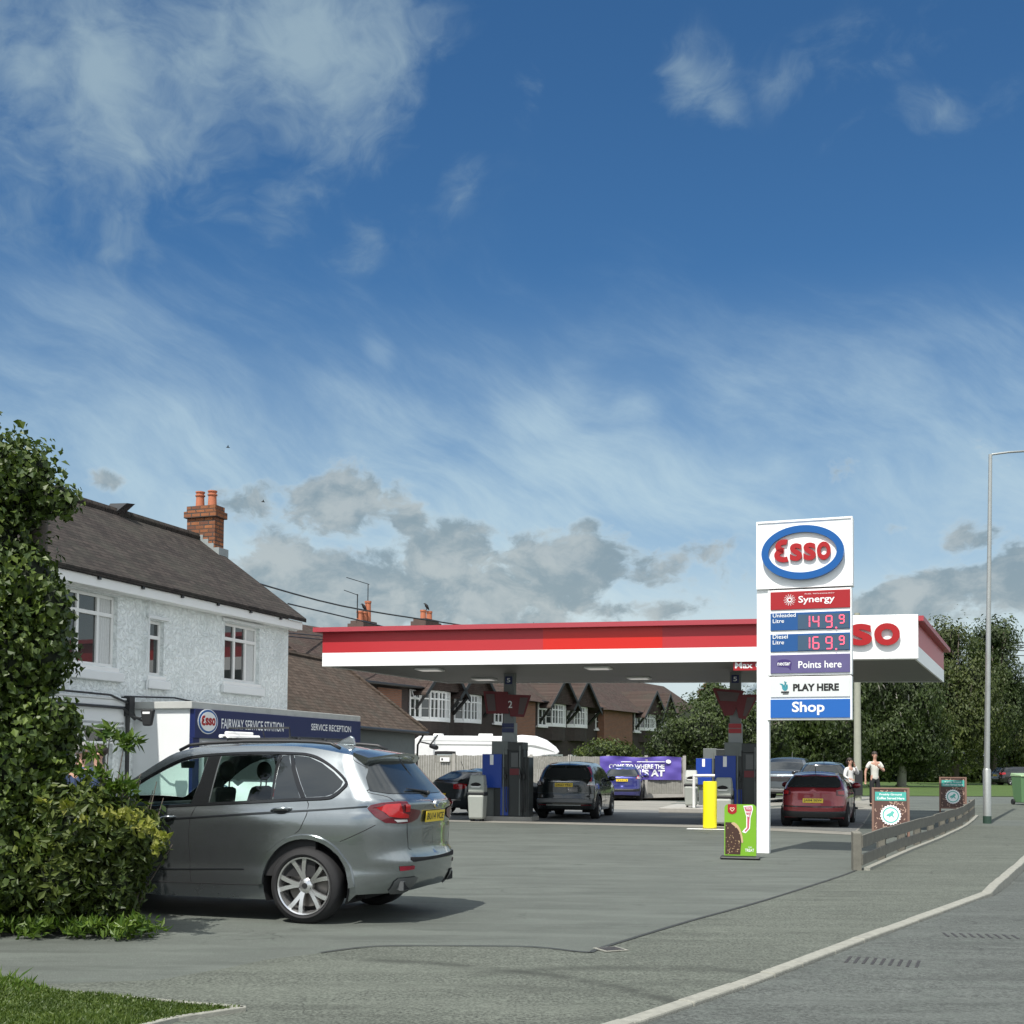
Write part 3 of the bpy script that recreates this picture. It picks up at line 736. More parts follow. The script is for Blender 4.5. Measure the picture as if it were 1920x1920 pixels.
# string course, pipes and cables on the facade
y0, z0 = hp(232, 1316); mb = MB()
mb.box(.0, .10, yL, y0, z0 - .10, z0 + .02); mb.box(.0, .07, yL, y0 - .02, z0 - .50, z0 - .14); mb.box(.0, .13, yL, y0 + .02, z0 + .02, z0 + .06)
obj('string_course', mb, M_smooth, house, bevel=.015)
mb = MB(); mb.tube([(.09, hp(275, 1100)[0], EAVE - .2), (.09, hp(270, 1200)[0], z0 + .1)], .012, 6); obj('downpipe', mb, M_smooth, house)
mb = MB(); mb.tube([(.14, yL + 4, z0 + .12), (.15, y0 - .6, z0 + .10), (.16, y0, z0 - .05), (.2, y0 + .1, z0 - .3), (.2, y0 + .55, z0 - .42)], .022, 6)
mb.tube([(.1, y0 - .1, z0 + .1), (.1, y0 + 1.5, z0 + .16), (.1, y0 + 3.5, z0 + .02), (.1, -.3, z0 - .12)], .018, 6)
mb.tube([(.12, yL + 4, z0 - .12), (.14, y0 - .2, z0 - .13), (.2, y0 + .1, z0 - .34)], .03, 6)
mb.tube([(.12, y0 - .02, z0 - .1), (.12, y0, 0)], .045, 8); mb.box(.0, .2, y0 - .08, y0 + .08, z0 - .28, z0 + .1)
obj('cable', mb, M_black, house)
mb = MB(); mb.tube([(.11, y0 + .0, z0 - .4), (.115, y0 + .02, .05)], .05, 8); obj('downpipe', mb, M_smooth, house, smooth=True)
# chimney
cy, cz = 0, 0
q = ONP(418, 1040, H0 - HU * (RD - 1.0), HU) - H0; chy = q.dot(HW)
chx = -RD + .98
mb = MB(); cw = .52; cl = .20; ct = RIDGE + .62
CHY = hp(436, 1000, -RD + .55)[0] - .55
mb.box(-RD - .30, -RD + .52, CHY - cl, CHY + cl, EAVE + .4, ct); chim = obj('chimney', mb, M_brick, house)
mb = MB(); mb.box(-RD - .36, -RD + .58, CHY - cl - .06, CHY + cl + .06, ct, ct + .16); mb.box(-RD - .31, -RD + .53, CHY - cl - .01, CHY + cl + .01, ct + .16, ct + .30)
obj('chimney_cap', mb, M_brick, chim)
for k, xx in enumerate((-RD - .06, -RD + .30)):
    mb = MB(); mb.lathe([(.115, ct + .28), (.10, ct + .58), (.125, ct + .585), (.125, ct + .61), (.10, ct + .62), (.10, ct + .66), (.12, ct + .67), (.12, ct + .70), (.08, ct + .70), (.08, ct + .4)], 16, (xx, CHY, 0)); obj('chimney_pot', mb, M_pot, chim, smooth=40)
mb = MB()
for i in range(4):
    zz = RIDGE + .12 - sl_ * (i * .16 + .0); mb.box(-RD + i * .16 + .02, -RD + i * .16 + .18, CHY - cl - .012, CHY + cl + .012, zz - .28, zz + .06)
obj('flashing', mb, M_lead, chim)
# small roof vent on the ridge
vy = hp(215, 965, -RD)[0]
mb = MB(); mb.hexa([(-RD - .3, vy - .1, RIDGE + .1), (-RD + .1, vy - .1, RIDGE + .1), (-RD + .1, vy + .18, RIDGE + .1), (-RD - .3, vy + .18, RIDGE + .1)], [(-RD - .2, vy + .1, RIDGE + .36), (-RD + .25, vy + .1, RIDGE + .34), (-RD + .25, vy + .4, RIDGE + .38), (-RD - .2, vy + .4, RIDGE + .40)]); obj('roof_vent', mb, M_black, roof)

# the flat roofed shop front extension
EX = 1.32
def ep(px, py): return hp(px, py, EX)
ea = ep(358, 1312); eb = ep(668, 1342); EH = (ea[1] + eb[1]) / 2
shop = thing('shop_extension', (H0.x + HU.x * EX, H0.y + HU.y * EX, 0), TH, 'flat roofed extension of the white house with navy sign board and bright white end wall', 'building')
e0, e1 = ea[0], eb[0]
dz0 = ep(358, 1440); dj = ep(381, 1440)[0]
mb = MB(); mb.box(-EX - .3, -.02, e0, e1, 0, EH - .16); obj('wall', mb, M_smooth, shop)
mb = MB(); mb.box(-EX + .02, .07, e0 - .07, e1 + .1, EH - .16, EH - .02); obj('coping', mb, mat('grey coping', (.42, .43, .41), .8, var=.15, dirt=.3), shop, bevel=.012)
fb = ep(420, 1386)[1]
mb = MB(); mb.box(-.02, .10, e0 + .002, e1 + .05, fb, EH - .16); mb.box(-.02, .06, e0 + .002, e0 + .22, 0, fb)
brd = obj('sign_board', mb, M_navy, shop, bevel=.006)
def sf(x, z, d): return (.10 + d, x, z)
cy_, cz_ = ep(381, 1353)
mb = MB(); n = 40; rr = .30
def disc(fn, cx_, cz__, rx, rz_, d0, d1, n=40):
    mb = MB(); mb.prism([(cx_ + rx * math.cos(2 * math.pi * k / n), cz__ + rz_ * math.sin(2 * math.pi * k / n)) for k in range(n)], d0, d1, fn); return mb
obj('roundel', disc(sf, cy_, cz_, .34, .245, 0, .012), M_white, brd)
obj('roundel_ring', disc(sf, cy_, cz_, .315, .228, .012, .018), M_logoblue, brd)
obj('roundel_face', disc(sf, cy_, cz_, .27, .19, .018, .024), M_white, brd)
obj('lettering', esso_word(sf, cy_, cz_, .46, .15, .024, .032), M_logored, brd)
ta, tb = ep(407, 1357)[0], ep(524, 1357)[0]
zt = ep(407, 1347)[1]; zb = ep(407, 1366)[1]
obj('lettering', text_mb('FAIRWAY SERVICE STATION', sf, ta, tb, zb, zt, .012), M_txtwhite, brd)
ta, tb = ep(576, 1365)[0], ep(651, 1365)[0]
obj('lettering', text_mb('SERVICE RECEPTION', sf, ta, tb, ep(610, 1371)[1], ep(610, 1359)[1], .012), M_txtwhite, brd)
# glazed shop front under the board
mb = MB(); mb.box(.0, .03, e0 + .35, e1 - 1.0, .3, fb - .12); obj('shop_window', mb, M_winglass, shop)
mb = MB()
for k in range(7):
    yy = e0 + .35 + (e1 - e0 - 1.35) * k / 6; mb.box(.0, .06, yy - .04, yy + .04, .1, fb - .08)
mb.box(.0, .062, e0 + .31, e1 - .96, fb - .14, fb - .06); mb.box(.0, .062, e0 + .31, e1 - .96, .22, .3); obj('window_frame', mb, M_upvc, shop)
mb = MB(); mb.box(.0, .02, e0 + .4, e1 - 1.2, fb - .02 - .45, fb - .14); obj('blind', mb, mat('grey slat blind', (.33, .36, .36), .6, var=.1), shop)
# alarm box on the house wall
q = hp(275, 1346, .25)
t = thing('alarm_box', (H0.x + HU.x * .9, H0.y + HU.y * .9, 0), TH, 'black tapered alarm box on an arm high on the white end wall', 'alarm box')
p = AT(274, 1346, 22.9); lp = t.matrix_basis.inverted() @ p
mb = MB(); w1, w2 = .15, .085; zt_ = lp.z + .165; zb_ = lp.z - .15
mb.hexa([(lp.x - w2, lp.y, zb_), (lp.x + w2, lp.y, zb_), (lp.x + w2, lp.y + .1, zb_), (lp.x - w2, lp.y + .1, zb_)], [(lp.x - w1, lp.y, zt_), (lp.x + w1, lp.y, zt_), (lp.x + w1, lp.y + .1, zt_), (lp.x - w1, lp.y + .1, zt_)])
obj('housing', mb, M_black, t, bevel=.03)
mb = MB(); mb.box(lp.x - .08, lp.x + .08, lp.y - .006, lp.y, zt_ - .09, zt_ - .05); obj('label_strip', mb, M_txtwhite, t)
mb = MB(); mb.tube([(lp.x, lp.y + .08, lp.z + .05), (lp.x - .25, lp.y + .15, lp.z + .0), (lp.x - .6, lp.y + .3, lp.z + .06)], .018, 6); obj('arm', mb, M_black, t)

# ------------------------------------------------------------------ workshop behind the shop
t = thing('workshop', (-3.2, 46.0, 0), math.atan2(-1.8, 6.6), 'low grey walled workshop with a long brown tiled roof, behind the shop front', 'building')
WH = AT(801, 1372, 46).z; d_ = Vector((1.8, 6.6)).normalized(); mb = MB()
# local frame: x to the right of the eave, y along the eave away from the camera
RDX = 2.9; RHZ = 5.25
mb.box(-6.5, -.35, -15.0, -.3, 0, WH - .1); obj('wall', mb, mat('grey rendered wall', (.17, .19, .185), .85, var=.1, dirt=.2), t)
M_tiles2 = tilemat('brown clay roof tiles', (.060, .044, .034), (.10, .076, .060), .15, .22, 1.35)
mb = MB(); mb.add([(0, -15, WH), (0, 0, WH), (-RDX, -1.5, RHZ), (-RDX, -15, RHZ), (-2 * RDX, 0, WH), (-2 * RDX, -15, WH)], [(0, 1, 2, 3), (3, 2, 4, 5), (1, 4, 2)])
mb.add([(0, -15, WH - .1), (0, 0, WH - .1), (-2 * RDX, 0, WH - .1), (-2 * RDX, -15, WH - .1)], [(3, 2, 1, 0)]); mb.add([(0, -15, WH - .1), (0, 0, WH - .1), (0, 0, WH), (0, -15, WH)], [(0, 1, 2, 3)])
mb.add([(0, 0, WH - .1), (-2 * RDX, 0, WH - .1), (-2 * RDX, 0, WH), (0, 0, WH)], [(0, 1, 2, 3)])
rf = obj('roof', mb, M_tiles2, t)
mb = MB(); mb.tube([(.05, -15, WH - .06), (.05, 0, WH - .06)], .06, 8); mb.tube([(.02, -.35, WH - .1), (-.2, -.4, WH - .5), (-.3, -.38, 0)], .04, 6); obj('gutter', mb, M_black, t)
mb = MB(); mb.tube([(-RDX, -15, RHZ + .02), (-RDX, -1.5, RHZ + .02), (-.0, .0, WH + .03)], .09, 6); obj('ridge_tile', mb, M_tiles2, rf)
t2 = thing('security_camera', (-2.95, 44.6, WH - .5), R(20), 'dark security camera on the far corner of the grey workshop wall', 'camera')
mb = MB(); mb.tube([(.12, -.35, -.12), (.05, .1, -.05)], .085, 10); obj('camera_body', mb, M_black, t2); mb = MB(); mb.tube([(-.4, .1, .1), (.05, 0, 0), (.1, -.1, -.03)], .03, 6); mb.tube([(.0, .0, 0), (.3, .1, .35)], .03, 6); obj('bracket', mb, M_black, t2)
mb = MB(); mb.lathe([(.06, -.0), (.06, .01)], 12, (0, 0, 0)); 

# ------------------------------------------------------------------ terrace of houses far behind
TA = math.atan2(-.526, 1.0)
T0 = Vector((-4.3, 62.0, 0)); TW = Vector((.526, 1.0, 0)).normalized(); TU = Vector((TW.y, -TW.x, 0))
def tp(px, py, off=0.0):
    q = ONP(px, py, T0 + TU * off, TU) - T0; return q.dot(TW), q.z
M_dkbrick = brickmat('dark brown brick', (.058, .040, .034), (.042, .032, .028), (.035, .03, .028), .24, .085, .01, vary=.3)
M_orbrick = brickmat('warm red brick', (.28, .115, .06), (.22, .09, .05), (.16, .13, .11), .24, .085, .012, vary=.2)
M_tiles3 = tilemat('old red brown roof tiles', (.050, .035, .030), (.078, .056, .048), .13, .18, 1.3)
EV = 5.55
houses = [(-6.0, 'terraced house with two half hipped dormer gables nearest the workshop roof', -9.0, tp(968, 1300)[0], [(766, 785), (925, 940)], [(805, 852), (868, 910)], None),
          (0, 'middle dark brick terraced house seen between the pump columns', tp(968, 1300)[0], tp(1160, 1300)[0], [(1007, 1022), (1115, 1133)], [(1035, 1067), (1077, 1107)], (963, 1004)),
          (0, 'dark brick terraced house at the far right end, partly behind a bush', tp(1160, 1300)[0], tp(1330, 1300)[0], [(1188, 1199), (1262, 1268)], [(1209, 1235), (1241, 1254)], (1133, 1186))]
for hi, (_, lab, ya, yb, narrow, bays, pier) in enumerate(houses):
    t = thing('terraced_house', (T0.x, T0.y, 0), math.atan2(-TW.x, TW.y), lab, 'house', 'row of terraced houses behind the forecourt')
    mb = MB(); mb.box(-8, 0, ya + .01, yb - .01, 0, EV); obj('wall', mb, M_dkbrick, t)
    mb = MB(); rx = -4.0; rz_ = EV + 2.75
    mb.add([(.45, ya, EV - .15), (.45, yb, EV - .15), (rx, yb, rz_), (rx, ya, rz_), (-8.4, ya, EV - .15), (-8.4, yb, EV - .15)], [(0, 1, 2, 3), (3, 2, 5, 4), (1, 5, 2), (0, 3, 4), (0, 4, 5, 1)])
    rf = obj('roof', mb, M_tiles3, t)
    for (p0, p1) in narrow:
        a = tp(p0, 1300)[0]; b = tp(p1, 1300)[0]; zt_ = tp(p0, 1292 + (p0 - 766) * .095)[1]; zb_ = tp(p0, 1346 + (p0 - 766) * .06)[1]
        window(t, a, b, zb_, zt_, .10, (.5,), .3, frame=.09, openpane=(.05, .5) if p0 in (766, 1115) else None, extra=((.04, .33, .96, .35),))
        mb = MB(); mb.box(0, .16, a - .12, b + .12, zb_ - .1, zb_); obj('window_sill', mb, M_white, t)
    for bi, (p0, p1) in enumerate(bays):
        # bow window standing out on brackets below a gable
        a = tp(p0, 1300, .45)[0]; b = tp(p1, 1300, .45)[0]; ym = (p0 + p1) / 2
        zt_ = tp(ym, 1296 + (ym - 828) * .108, .45)[1]; zb_ = tp(ym, 1349 + (ym - 828) * .047, .45)[1]; W_ = b - a
        mb = MB(); N_ = 5; vs = []
        P5 = [(0.0, a - .1), (.33, a + W_ * .12), (.46, a + W_ * .36), (.46, a + W_ * .64), (.33, a + W_ * .88), (.0, b + .1)]
        bw = MB(); gl = MB()
        for i in range(5):
            A, B = Vector(P5[i]), Vector(P5[i + 1]); 
            gl.add([(A.x - .04, A.y, zb_), (B.x - .04, B.y, zb_), (B.x - .04, B.y, zt_), (A.x - .04, A.y, zt_)], [(0, 1, 2, 3)])
            for tt in ((0, .5) if i in (1, 2, 3) else (0,)): 
                q = A.lerp(B, tt); w_ = .055 if tt == 0 else .035; bw.box(q.x - .06, q.x + .03, q.y - w_, q.y + w_, zb_, zt_)
            for z0_, z1_ in ((zb_, zb_ + .1), (zt_ - .1, zt_), (zb_ + (zt_ - zb_) * .68, zb_ + (zt_ - zb_) * .73), (zb_ + (zt_ - zb_) * .36, zb_ + (zt_ - zb_) * .375)):
                bw.hexa([(A.x - .05, A.y, z0_), (B.x - .05, B.y, z0_), (B.x + .02, B.y, z0_), (A.x + .02, A.y, z0_)], [(A.x - .05, A.y, z1_), (B.x - .05, B.y, z1_), (B.x + .02, B.y, z1_), (A.x + .02, A.y, z1_)])
        bay = obj('bay_window', bw, M_upvc, t); obj('pane', gl, M_winglass, bay)
        mb = MB(); mb.prism([(x + (.06 if x > 0 else 0), y) for x, y in P5], zb_ - .12, zb_, lambda u, v, d: (u, v, d)); obj('window_sill', mb, M_white, t)
        mb = MB(); mb.prism([(x, y) for x, y in P5], zb_ - .95, zb_ - .12, lambda u, v, d: (u, v, d)); obj('bay_apron', mb, M_dkbrick, t)
        mb = MB(); mb.prism([(x, y) for x, y in P5], zt_, zt_ + .25, lambda u, v, d: (u, v, d)); obj('bay_head', mb, M_white, t)
        # gable over the bay
        yc = (a + b) / 2; gw_ = W_ * .5 + .75; gz0 = zt_ - .1; gz1 = EV + 1.45
        mb = MB(); mb.add([(.62, yc - gw_, EV - .25), (.62, yc + gw_, EV - .25), (.62, yc, gz1 - .1), (-.0, yc - gw_, EV - .25), (0, yc + gw_, EV - .25)], [(0, 1, 2), (0, 3, 4, 1)]); obj('gable_wall', mb, M_tiles3, t)
        mb = MB()
        for sg in (-1, 1):
            v = [(.85, yc + sg * (gw_ + .2), EV - .48), (.85, yc, gz1), (-2.4, yc, gz1), (-2.4, yc + sg * (gw_ + .2), EV - .48)]
            mb.add(v + [(p[0], p[1], p[2] - .1) for p in v], [(0, 1, 2, 3), (7, 6, 5, 4), (0, 4, 5, 1), (0, 3, 7, 4)])
        g = obj('gable_roof', mb, M_tiles3, t)
        mb = MB()
        for sg in (-1, 1):
            mb.hexa([(.85, yc + sg * (gw_ + .22), EV - .72), (.89, yc + sg * (gw_ + .22), EV - .72), (.89, yc + sg * .0, gz1 - .22), (.85, yc, gz1 - .22)], [(.85, yc + sg * (gw_ + .22), EV - .48), (.89, yc + sg * (gw_ + .22), EV - .48), (.89, yc, gz1 + .03), (.85, yc, gz1 + .03)])
            mb.tube([(0, yc + sg * (gw_ - .1), EV - 1.35), (.75, yc + sg * (gw_ + .05), EV - .5)], .09, 4)
        obj('bargeboard', mb, M_black, g)
        # ground floor window
        if hi >= 1:
            window(t, a + .1, b - .1, 1.0, 2.25, .1, (.33, .66), .3, frame=.1)
    if pier:
        a = tp(pier[0], 1300, .5)[0]; b = tp(pier[1], 1300, .5)[0]
        mb = MB(); mb.box(0, .5, a, b, 0, EV - .05); obj('brick_bay', mb, M_orbrick, t)
        mb = MB(); mb.add([(.95, a - .3, EV - .3), (.95, b + .3, EV - .3), (-1.8, b - .6, EV + 1.5), (-1.8, a + .6, EV + 1.5), (-1.9, a - .3, EV - .3), (-1.9, b + .3, EV - .3)], [(0, 1, 2, 3), (0, 3, 4), (1, 5, 2), (0, 4, 5, 1)]); obj('pier_roof', mb, M_tiles3, rf)
    mb = MB(); mb.tube([(.5, ya + .05, EV - .2), (.5, yb - .05, EV - .2)], .07, 6); mb.tube([(.1, yb - .2, EV - .3), (.1, yb - .2, 0)], .06, 6); obj('gutter', mb, M_black, t)
    if hi == 0:
        a = tp(708, 1300, .05)[0]; b = tp(752, 1300, .05)[0]
        mb = MB(); mb.box(0, .08, a, b, 2.5, EV - .35); obj('brick_bay', mb, M_orbrick, t)
    # chimney stacks on the ridge
    for (cpx, cpy, wd_, np_) in ([(682, 1172, 1.1, 3), (799, 1168, 1.3, 2)] if hi == 0 else [(1003, 1176, 1.0, 0)] if hi == 1 else [(1322, 1296, 1.2, 1)]):
        q = ONP(cpx, cpy, T0 + TU * rx, TU) - T0; cyy = q.dot(TW); cz0 = q.z
        mb = MB(); mb.box(rx - .4, rx + .4, cyy - wd_ / 2 - .1, cyy + wd_ / 2 + .1, EV, cz0 - .25); ch = obj('chimney', mb, M_orbrick, t)
        mb = MB(); mb.box(rx - .5, rx + .5, cyy - wd_ / 2 - .2, cyy + wd_ / 2 + .2, cz0 - .25, cz0 + .02); mb.box(rx - .4, rx + .4, cyy - wd_ / 2 - .08, cyy + wd_ / 2 + .08, cz0 + .02, cz0 + .18); obj('chimney_cap', mb, mat('sooty brick', (.09, .06, .05), .9, var=.3, scale=4), ch)
        for k in range(np_):
            hh_ = .5 if k < 2 or np_ < 3 else 1.1; yy = cyy + (k - (np_ - 1) / 2) * wd_ / max(1, np_) 
            mb = MB(); mb.lathe([(.17, cz0 + .15), (.15, cz0 + .1 + hh_), (.18, cz0 + .1 + hh_), (.18, cz0 + .2 + hh_), (.1, cz0 + .2 + hh_), (.1, cz0 + .2)], 12, (rx, yy, 0)); obj('chimney_pot', mb, M_pot, ch)
            if hi == 0 and k == 1 and True:
                bp = (rx, yy if np_ == 3 else yy - .3, cz0 + .2 + hh_)
                b_ = T0 + TU * bp[0] + TW * (bp[1]); 
                bird = thing('crow', (b_.x, b_.y, bp[2] - (0 if np_ == 3 else .0)), R(30), 'black crow perched on the taller stack nearest the shop' if np_ == 3 else 'black crow perched on the second chimney stack over the canopy', 'bird')
                mb = MB(); mb.tube([(.16, 0, .05), (.08, 0, .16), (0, 0, .27), (-.07, 0, .36), (-.1, 0, .4)], [.02, .07, .1, .06, .05], 8); mb.tube([(-.1, 0, .4), (-.2, 0, .38)], [.04, .01], 6); mb.tube([(0, .03, .02), (0, .03, .2)], .012, 4); mb.tube([(0, -.03, .02), (0, -.03, .2)], .012, 4)
                obj('body', mb, M_black, bird, smooth=True)
        if cpx in (682, 1003):
            mb = MB()
            if cpx == 682:
                mb.tube([(rx, cyy + .35, cz0 + .8), (rx, cyy + .35, cz0 + 2.2), ], .025, 5); mb.tube([(rx, cyy - 1.6, cz0 + 2.28), (rx, cyy + .45, cz0 + 2.2)], .02, 5)
                mb.tube([(rx, cyy - .6, cz0 + .3), (rx, cyy - .6, cz0 + 1.55)], .03, 5); mb.tube([(rx, cyy - 1.8, cz0 + 1.6), (rx, cyy - .55, cz0 + 1.5)], .02, 5)
            else:
                mb.tube([(rx, cyy - .2, cz0 - .3), (rx, cyy - .2, cz0 + .3)], .02, 5); mb.tube([(rx, cyy + .2, cz0 - .3), (rx, cyy + .2, cz0 + .3)], .02, 5); mb.tube([(rx, cyy - .5, cz0 + .1), (rx, cyy + .5, cz0 + .1)], .015, 5)
            obj('aerial', mb, M_black, ch)

# ------------------------------------------------------------------ canopy
CS = 4.15
cfl = G(604, 1248, CS); cfr = G(1719, 1235, CS); cbr = G(1770, 1278, CS); cbl = G(839, 1280, CS)
CT = CS + .98
can = thing('petrol_station_canopy', (4.5, 34.0, 0), math.atan2(cfr.y - cfl.y, cfr.x - cfl.x), 'wide flat canopy with red and white fascia on grey columns over the pumps', 'canopy')
corners = [Vector((p.x, p.y, 0)) for p in (cfl, cfr, cbr, cbl)]
def lerp3(a, b, t, z): q = a.lerp(b, t); return (q.x, q.y, z)
nrm = []
for i in range(4):
    d = (corners[(i + 1) % 4] - corners[i]).normalized(); nrm.append(Vector((d.y, -d.x, 0)))
def offc(o_):
    """corners pushed outward by o_"""
    out = []
    for i in range(4):
        n1, n2 = nrm[i - 1], nrm[i]; k = 1 + n1.dot(n2); out.append(corners[i] + (n1 + n2) * (o_ / k))
    return out
def ring(z0, z1, o0, o1, mb=None, sides=range(4), t0=0, t1=1):
    mb = mb or MB(); A, B = offc(o0), offc(o1)
    for i in sides:
        j = (i + 1) % 4; a0, a1 = lerp3(B[i], B[j], t0, z0), lerp3(B[i], B[j], t1, z0); c0, c1 = lerp3(A[i], A[j], t0, z0), lerp3(A[i], A[j], t1, z0)
        mb.hexa([a0, a1, c1, c0], [(p[0], p[1], z1) for p in (a0, a1, c1, c0)])
    return mb
mb = MB(); A = offc(-.05); mb.hexa([(p.x, p.y, CS + .02) for p in A], [(p.x, p.y, CT - .16) for p in A]); obj('canopy_deck', mb, M_soffit, can, world=True)
mb = MB(); A = offc(-.05); n = 46        # soffit planks
for k in range(n):
    a0, a1 = lerp3(A[0], A[3], k / n, CS + .02), lerp3(A[0], A[3], (k + .93) / n, CS + .02); b0, b1 = lerp3(A[1], A[2], k / n, CS + .02), lerp3(A[1], A[2], (k + .93) / n, CS + .02)
    mb.hexa([(*a0[:2], CS - .0), (*b0[:2], CS - .0), (*b1[:2], CS - .0), (*a1[:2], CS - .0)], [(*a0[:2], CS + .018), (*b0[:2], CS + .018), (*b1[:2], CS + .018), (*a1[:2], CS + .018)])
obj('soffit', mb, M_soffit, can, world=True)
SPLIT = CS + .335
obj('white_fascia', ring(CS - .02, SPLIT, -.05, .0), M_fasc, can, world=True)
L0 = (cfr - cfl).length; wt_ = lambda px: (G(px, 1240, CS) - cfl).length / L0
w0, w1 = wt_(1008), wt_(1241); we = wt_(1470)
mb = ring(SPLIT, CT - .1, -.05, -.003, sides=(1, 2, 3)); ring(SPLIT, CT - .1, -.05, -.003, mb, sides=(0,), t0=0, t1=w0); ring(SPLIT, CT - .1, -.05, -.003, mb, sides=(0,), t0=w1, t1=1)
obj('red_fascia', mb, M_red, can, world=True)
obj('red_fascia', ring(SPLIT, CT - .1, -.05, -.003, sides=(0,), t0=w0, t1=w1), M_redhot, can, world=True)['label'] = 'brighter newer red fascia panel'
obj('red_capping', ring(CT - .1, CT + .02, -.2, .17), M_redcap, can, world=True)
# joints in the fascia
mb = MB(); Af = offc(.0015)
for tt in (.2, .37, w0, w1, .77): a = Af[0].lerp(Af[1], tt); b = Af[0].lerp(Af[1], tt + .0006); mb.add([(a.x, a.y, CS - .01), (b.x, b.y, CS - .01), (b.x, b.y, SPLIT), (a.x, a.y, SPLIT)], [(0, 1, 2, 3)])
obj('panel_joint', mb, mat('joint grey', (.5, .5, .5), .6), can, world=True)
# white sign box with the red name at the right end
d = (corners[1] - corners[0]).normalized(); nn = nrm[0]
def cf(x, z, dd):      # x metres from the left corner along the front, z up, dd outward
    q = corners[0] + d * x + nn * dd; return (q.x, q.y, z)
mb = MB(); mb.prism([(L0 * we, CS - .015), (L0 + .02, CS - .015), (L0 + .02, CS + 1.03), (L0 * we, CS + 1.03)], .0, .2, cf)
sb = obj('sign_box', mb, M_fasc, can, world=True, bevel=.01)
def fx(px): return (ONP(px, 1190, corners[0] + Vector((0, 0, 4)) + nn * .25, nn) - corners[0]).dot(d)
xs0, xs1 = fx(1600.5), fx(1688)
gw = (xs1 - xs0) / 2 * 1.0
zt_ = ONP(1660, 1169, corners[0] + nn * .25, nn).z; zb_ = ONP(1660, 1210, corners[0] + nn * .25, nn).z
hh_ = zt_ - zb_; pitch_ = fx(1663) - fx(1614)
o_c = fx(1662.5); 
full_w = 4 * pitch_; cx_ = o_c - 3 * pitch_ + full_w / 2 - pitch_ * .5
obj('lettering', esso_word(lambda x, z, dd: cf(x, z, .2 + dd), cx_, (zt_ + zb_) / 2, full_w, hh_, .04, .1), M_logored, sb, world=True)
# soffit lights
for k, (px, py) in enumerate(((806, 1254), (908, 1272), (1122, 1251), (1198, 1270), (1500, 1247), (1560, 1266))):
    p = G(px, py, CS); q = can.matrix_basis.inverted() @ p
    mb = MB(); mb.box(q.x - .33, q.x + .33, q.y - .33, q.y + .33, CS - .05, CS - .002); lf = obj('light_fitting', mb, M_white, can, bevel=.01)
    mb = MB(); mb.box(q.x - .26, q.x + .26, q.y - .26, q.y + .26, CS - .056, CS - .051); obj('light_lens', mb, glow('lamp lens', (1, .97, .9), .25) if 'lamp lens' not in MATS else MATS['lamp lens'], lf)
# columns with number plates, pennants and small notices
colpos = []
for k, (px, Yc) in enumerate(((955, 34.9), (1379, 33.6))):
    p = AT(px, 1435, Yc); colpos.append(p); q = can.matrix_basis.inverted() @ Vector((p.x, p.y, 0)); w_ = .15
    mb = MB(); mb.box(q.x - w_, q.x + w_, q.y - w_, q.y + w_, 0, CS); c_ = obj('column', mb, M_soffit if False else mat('grey column', (.17, .18, .18), .5, var=.08), can, bevel=.01)
    mb = MB(); mb.box(q.x - w_ - .03, q.x + w_ + .03, q.y - w_ - .03, q.y + w_ + .03, 2.2, 2.75); obj('column_cladding', mb, mat('pale column cladding', (.30, .32, .32), .5, var=.05), c_)
    mb = MB(); mb.box(q.x - .1, q.x + .1, q.y - w_ - .03, q.y - w_ - .001, CS - .3, CS - .08); nb = obj('number_plate_sign', mb, M_navy, c_)
    obj('lettering', text_mb('5', lambda x, z, dd: (x, q.y - w_ - .03 - dd, z), q.x - .05, q.x + .05, CS - .25, CS - .13, .01), M_txtwhite, nb)
    mb = MB(); mb.box(q.x - .17, q.x + .17, q.y - w_ - .06, q.y - w_ - .03, 2.62, 2.74); mb.box(q.x - .17, q.x + .17, q.y - w_ - .06, q.y - w_ - .03, 2.48, 2.60); obj('notice', mb, M_navy if k == 0 else M_redsh, c_)
    # red pennants: two slanting wings meeting at the column
    for sg in (-1, 1):
        mb = MB(); z1_ = CS - .52
        if k == 0: pts = [(0.03, z1_ - .62), (0, z1_), (sg * .72, z1_ + .02 - .1 * (sg > 0)), (sg * .62, z1_ - .62)] if sg < 0 else [(.08, z1_ - .7), (-.02, z1_ - .08), (.68, z1_ - .1), (.48, z1_ - .72)]
        else: pts = [(-.28, z1_ - .68), (-.05, z1_ - .66), (.25, z1_), (-.62, z1_ + .08)] if sg < 0 else [(.1, z1_ - .74), (-.05, z1_ - .1), (.66, z1_ - .1), (.28, z1_ - .78)]
        mb.prism([(q.x + u, v) for u, v in pts], q.y - w_ - .10 - (.02 if sg > 0 else 0), q.y - w_ - .08 - (.02 if sg > 0 else 0), lambda u, v, dd: (u, dd, v)); wing = obj('pennant', mb, mat('dull dark red', (.13, .008, .012), .5), c_)
        mb = MB()
        a_, b_, c2, d2 = [Vector(p) for p in pts]; lerpq = lambda s, t_: (a_.lerp(d2, s)).lerp(b_.lerp(c2, s), t_)
        st = [lerpq(.55, .12), lerpq(.9, .12), lerpq(.9, .88), lerpq(.55, .88)]
        mb.prism([(q.x + v.x, v.y) for v in st], q.y - w_ - .125, q.y - w_ - .121, lambda u, v, dd: (u, dd, v)); obj('pale_stripe', mb, mat('faded pink stripe', (.10, .07, .07), .6), wing)
    if k == 0: obj('lettering', text_mb('2', lambda x, z, dd: (x, q.y - w_ - .127 - dd, z), q.x + .02, q.x + .14, CS - .98, CS - .78, .01), M_txtwhite, c_)
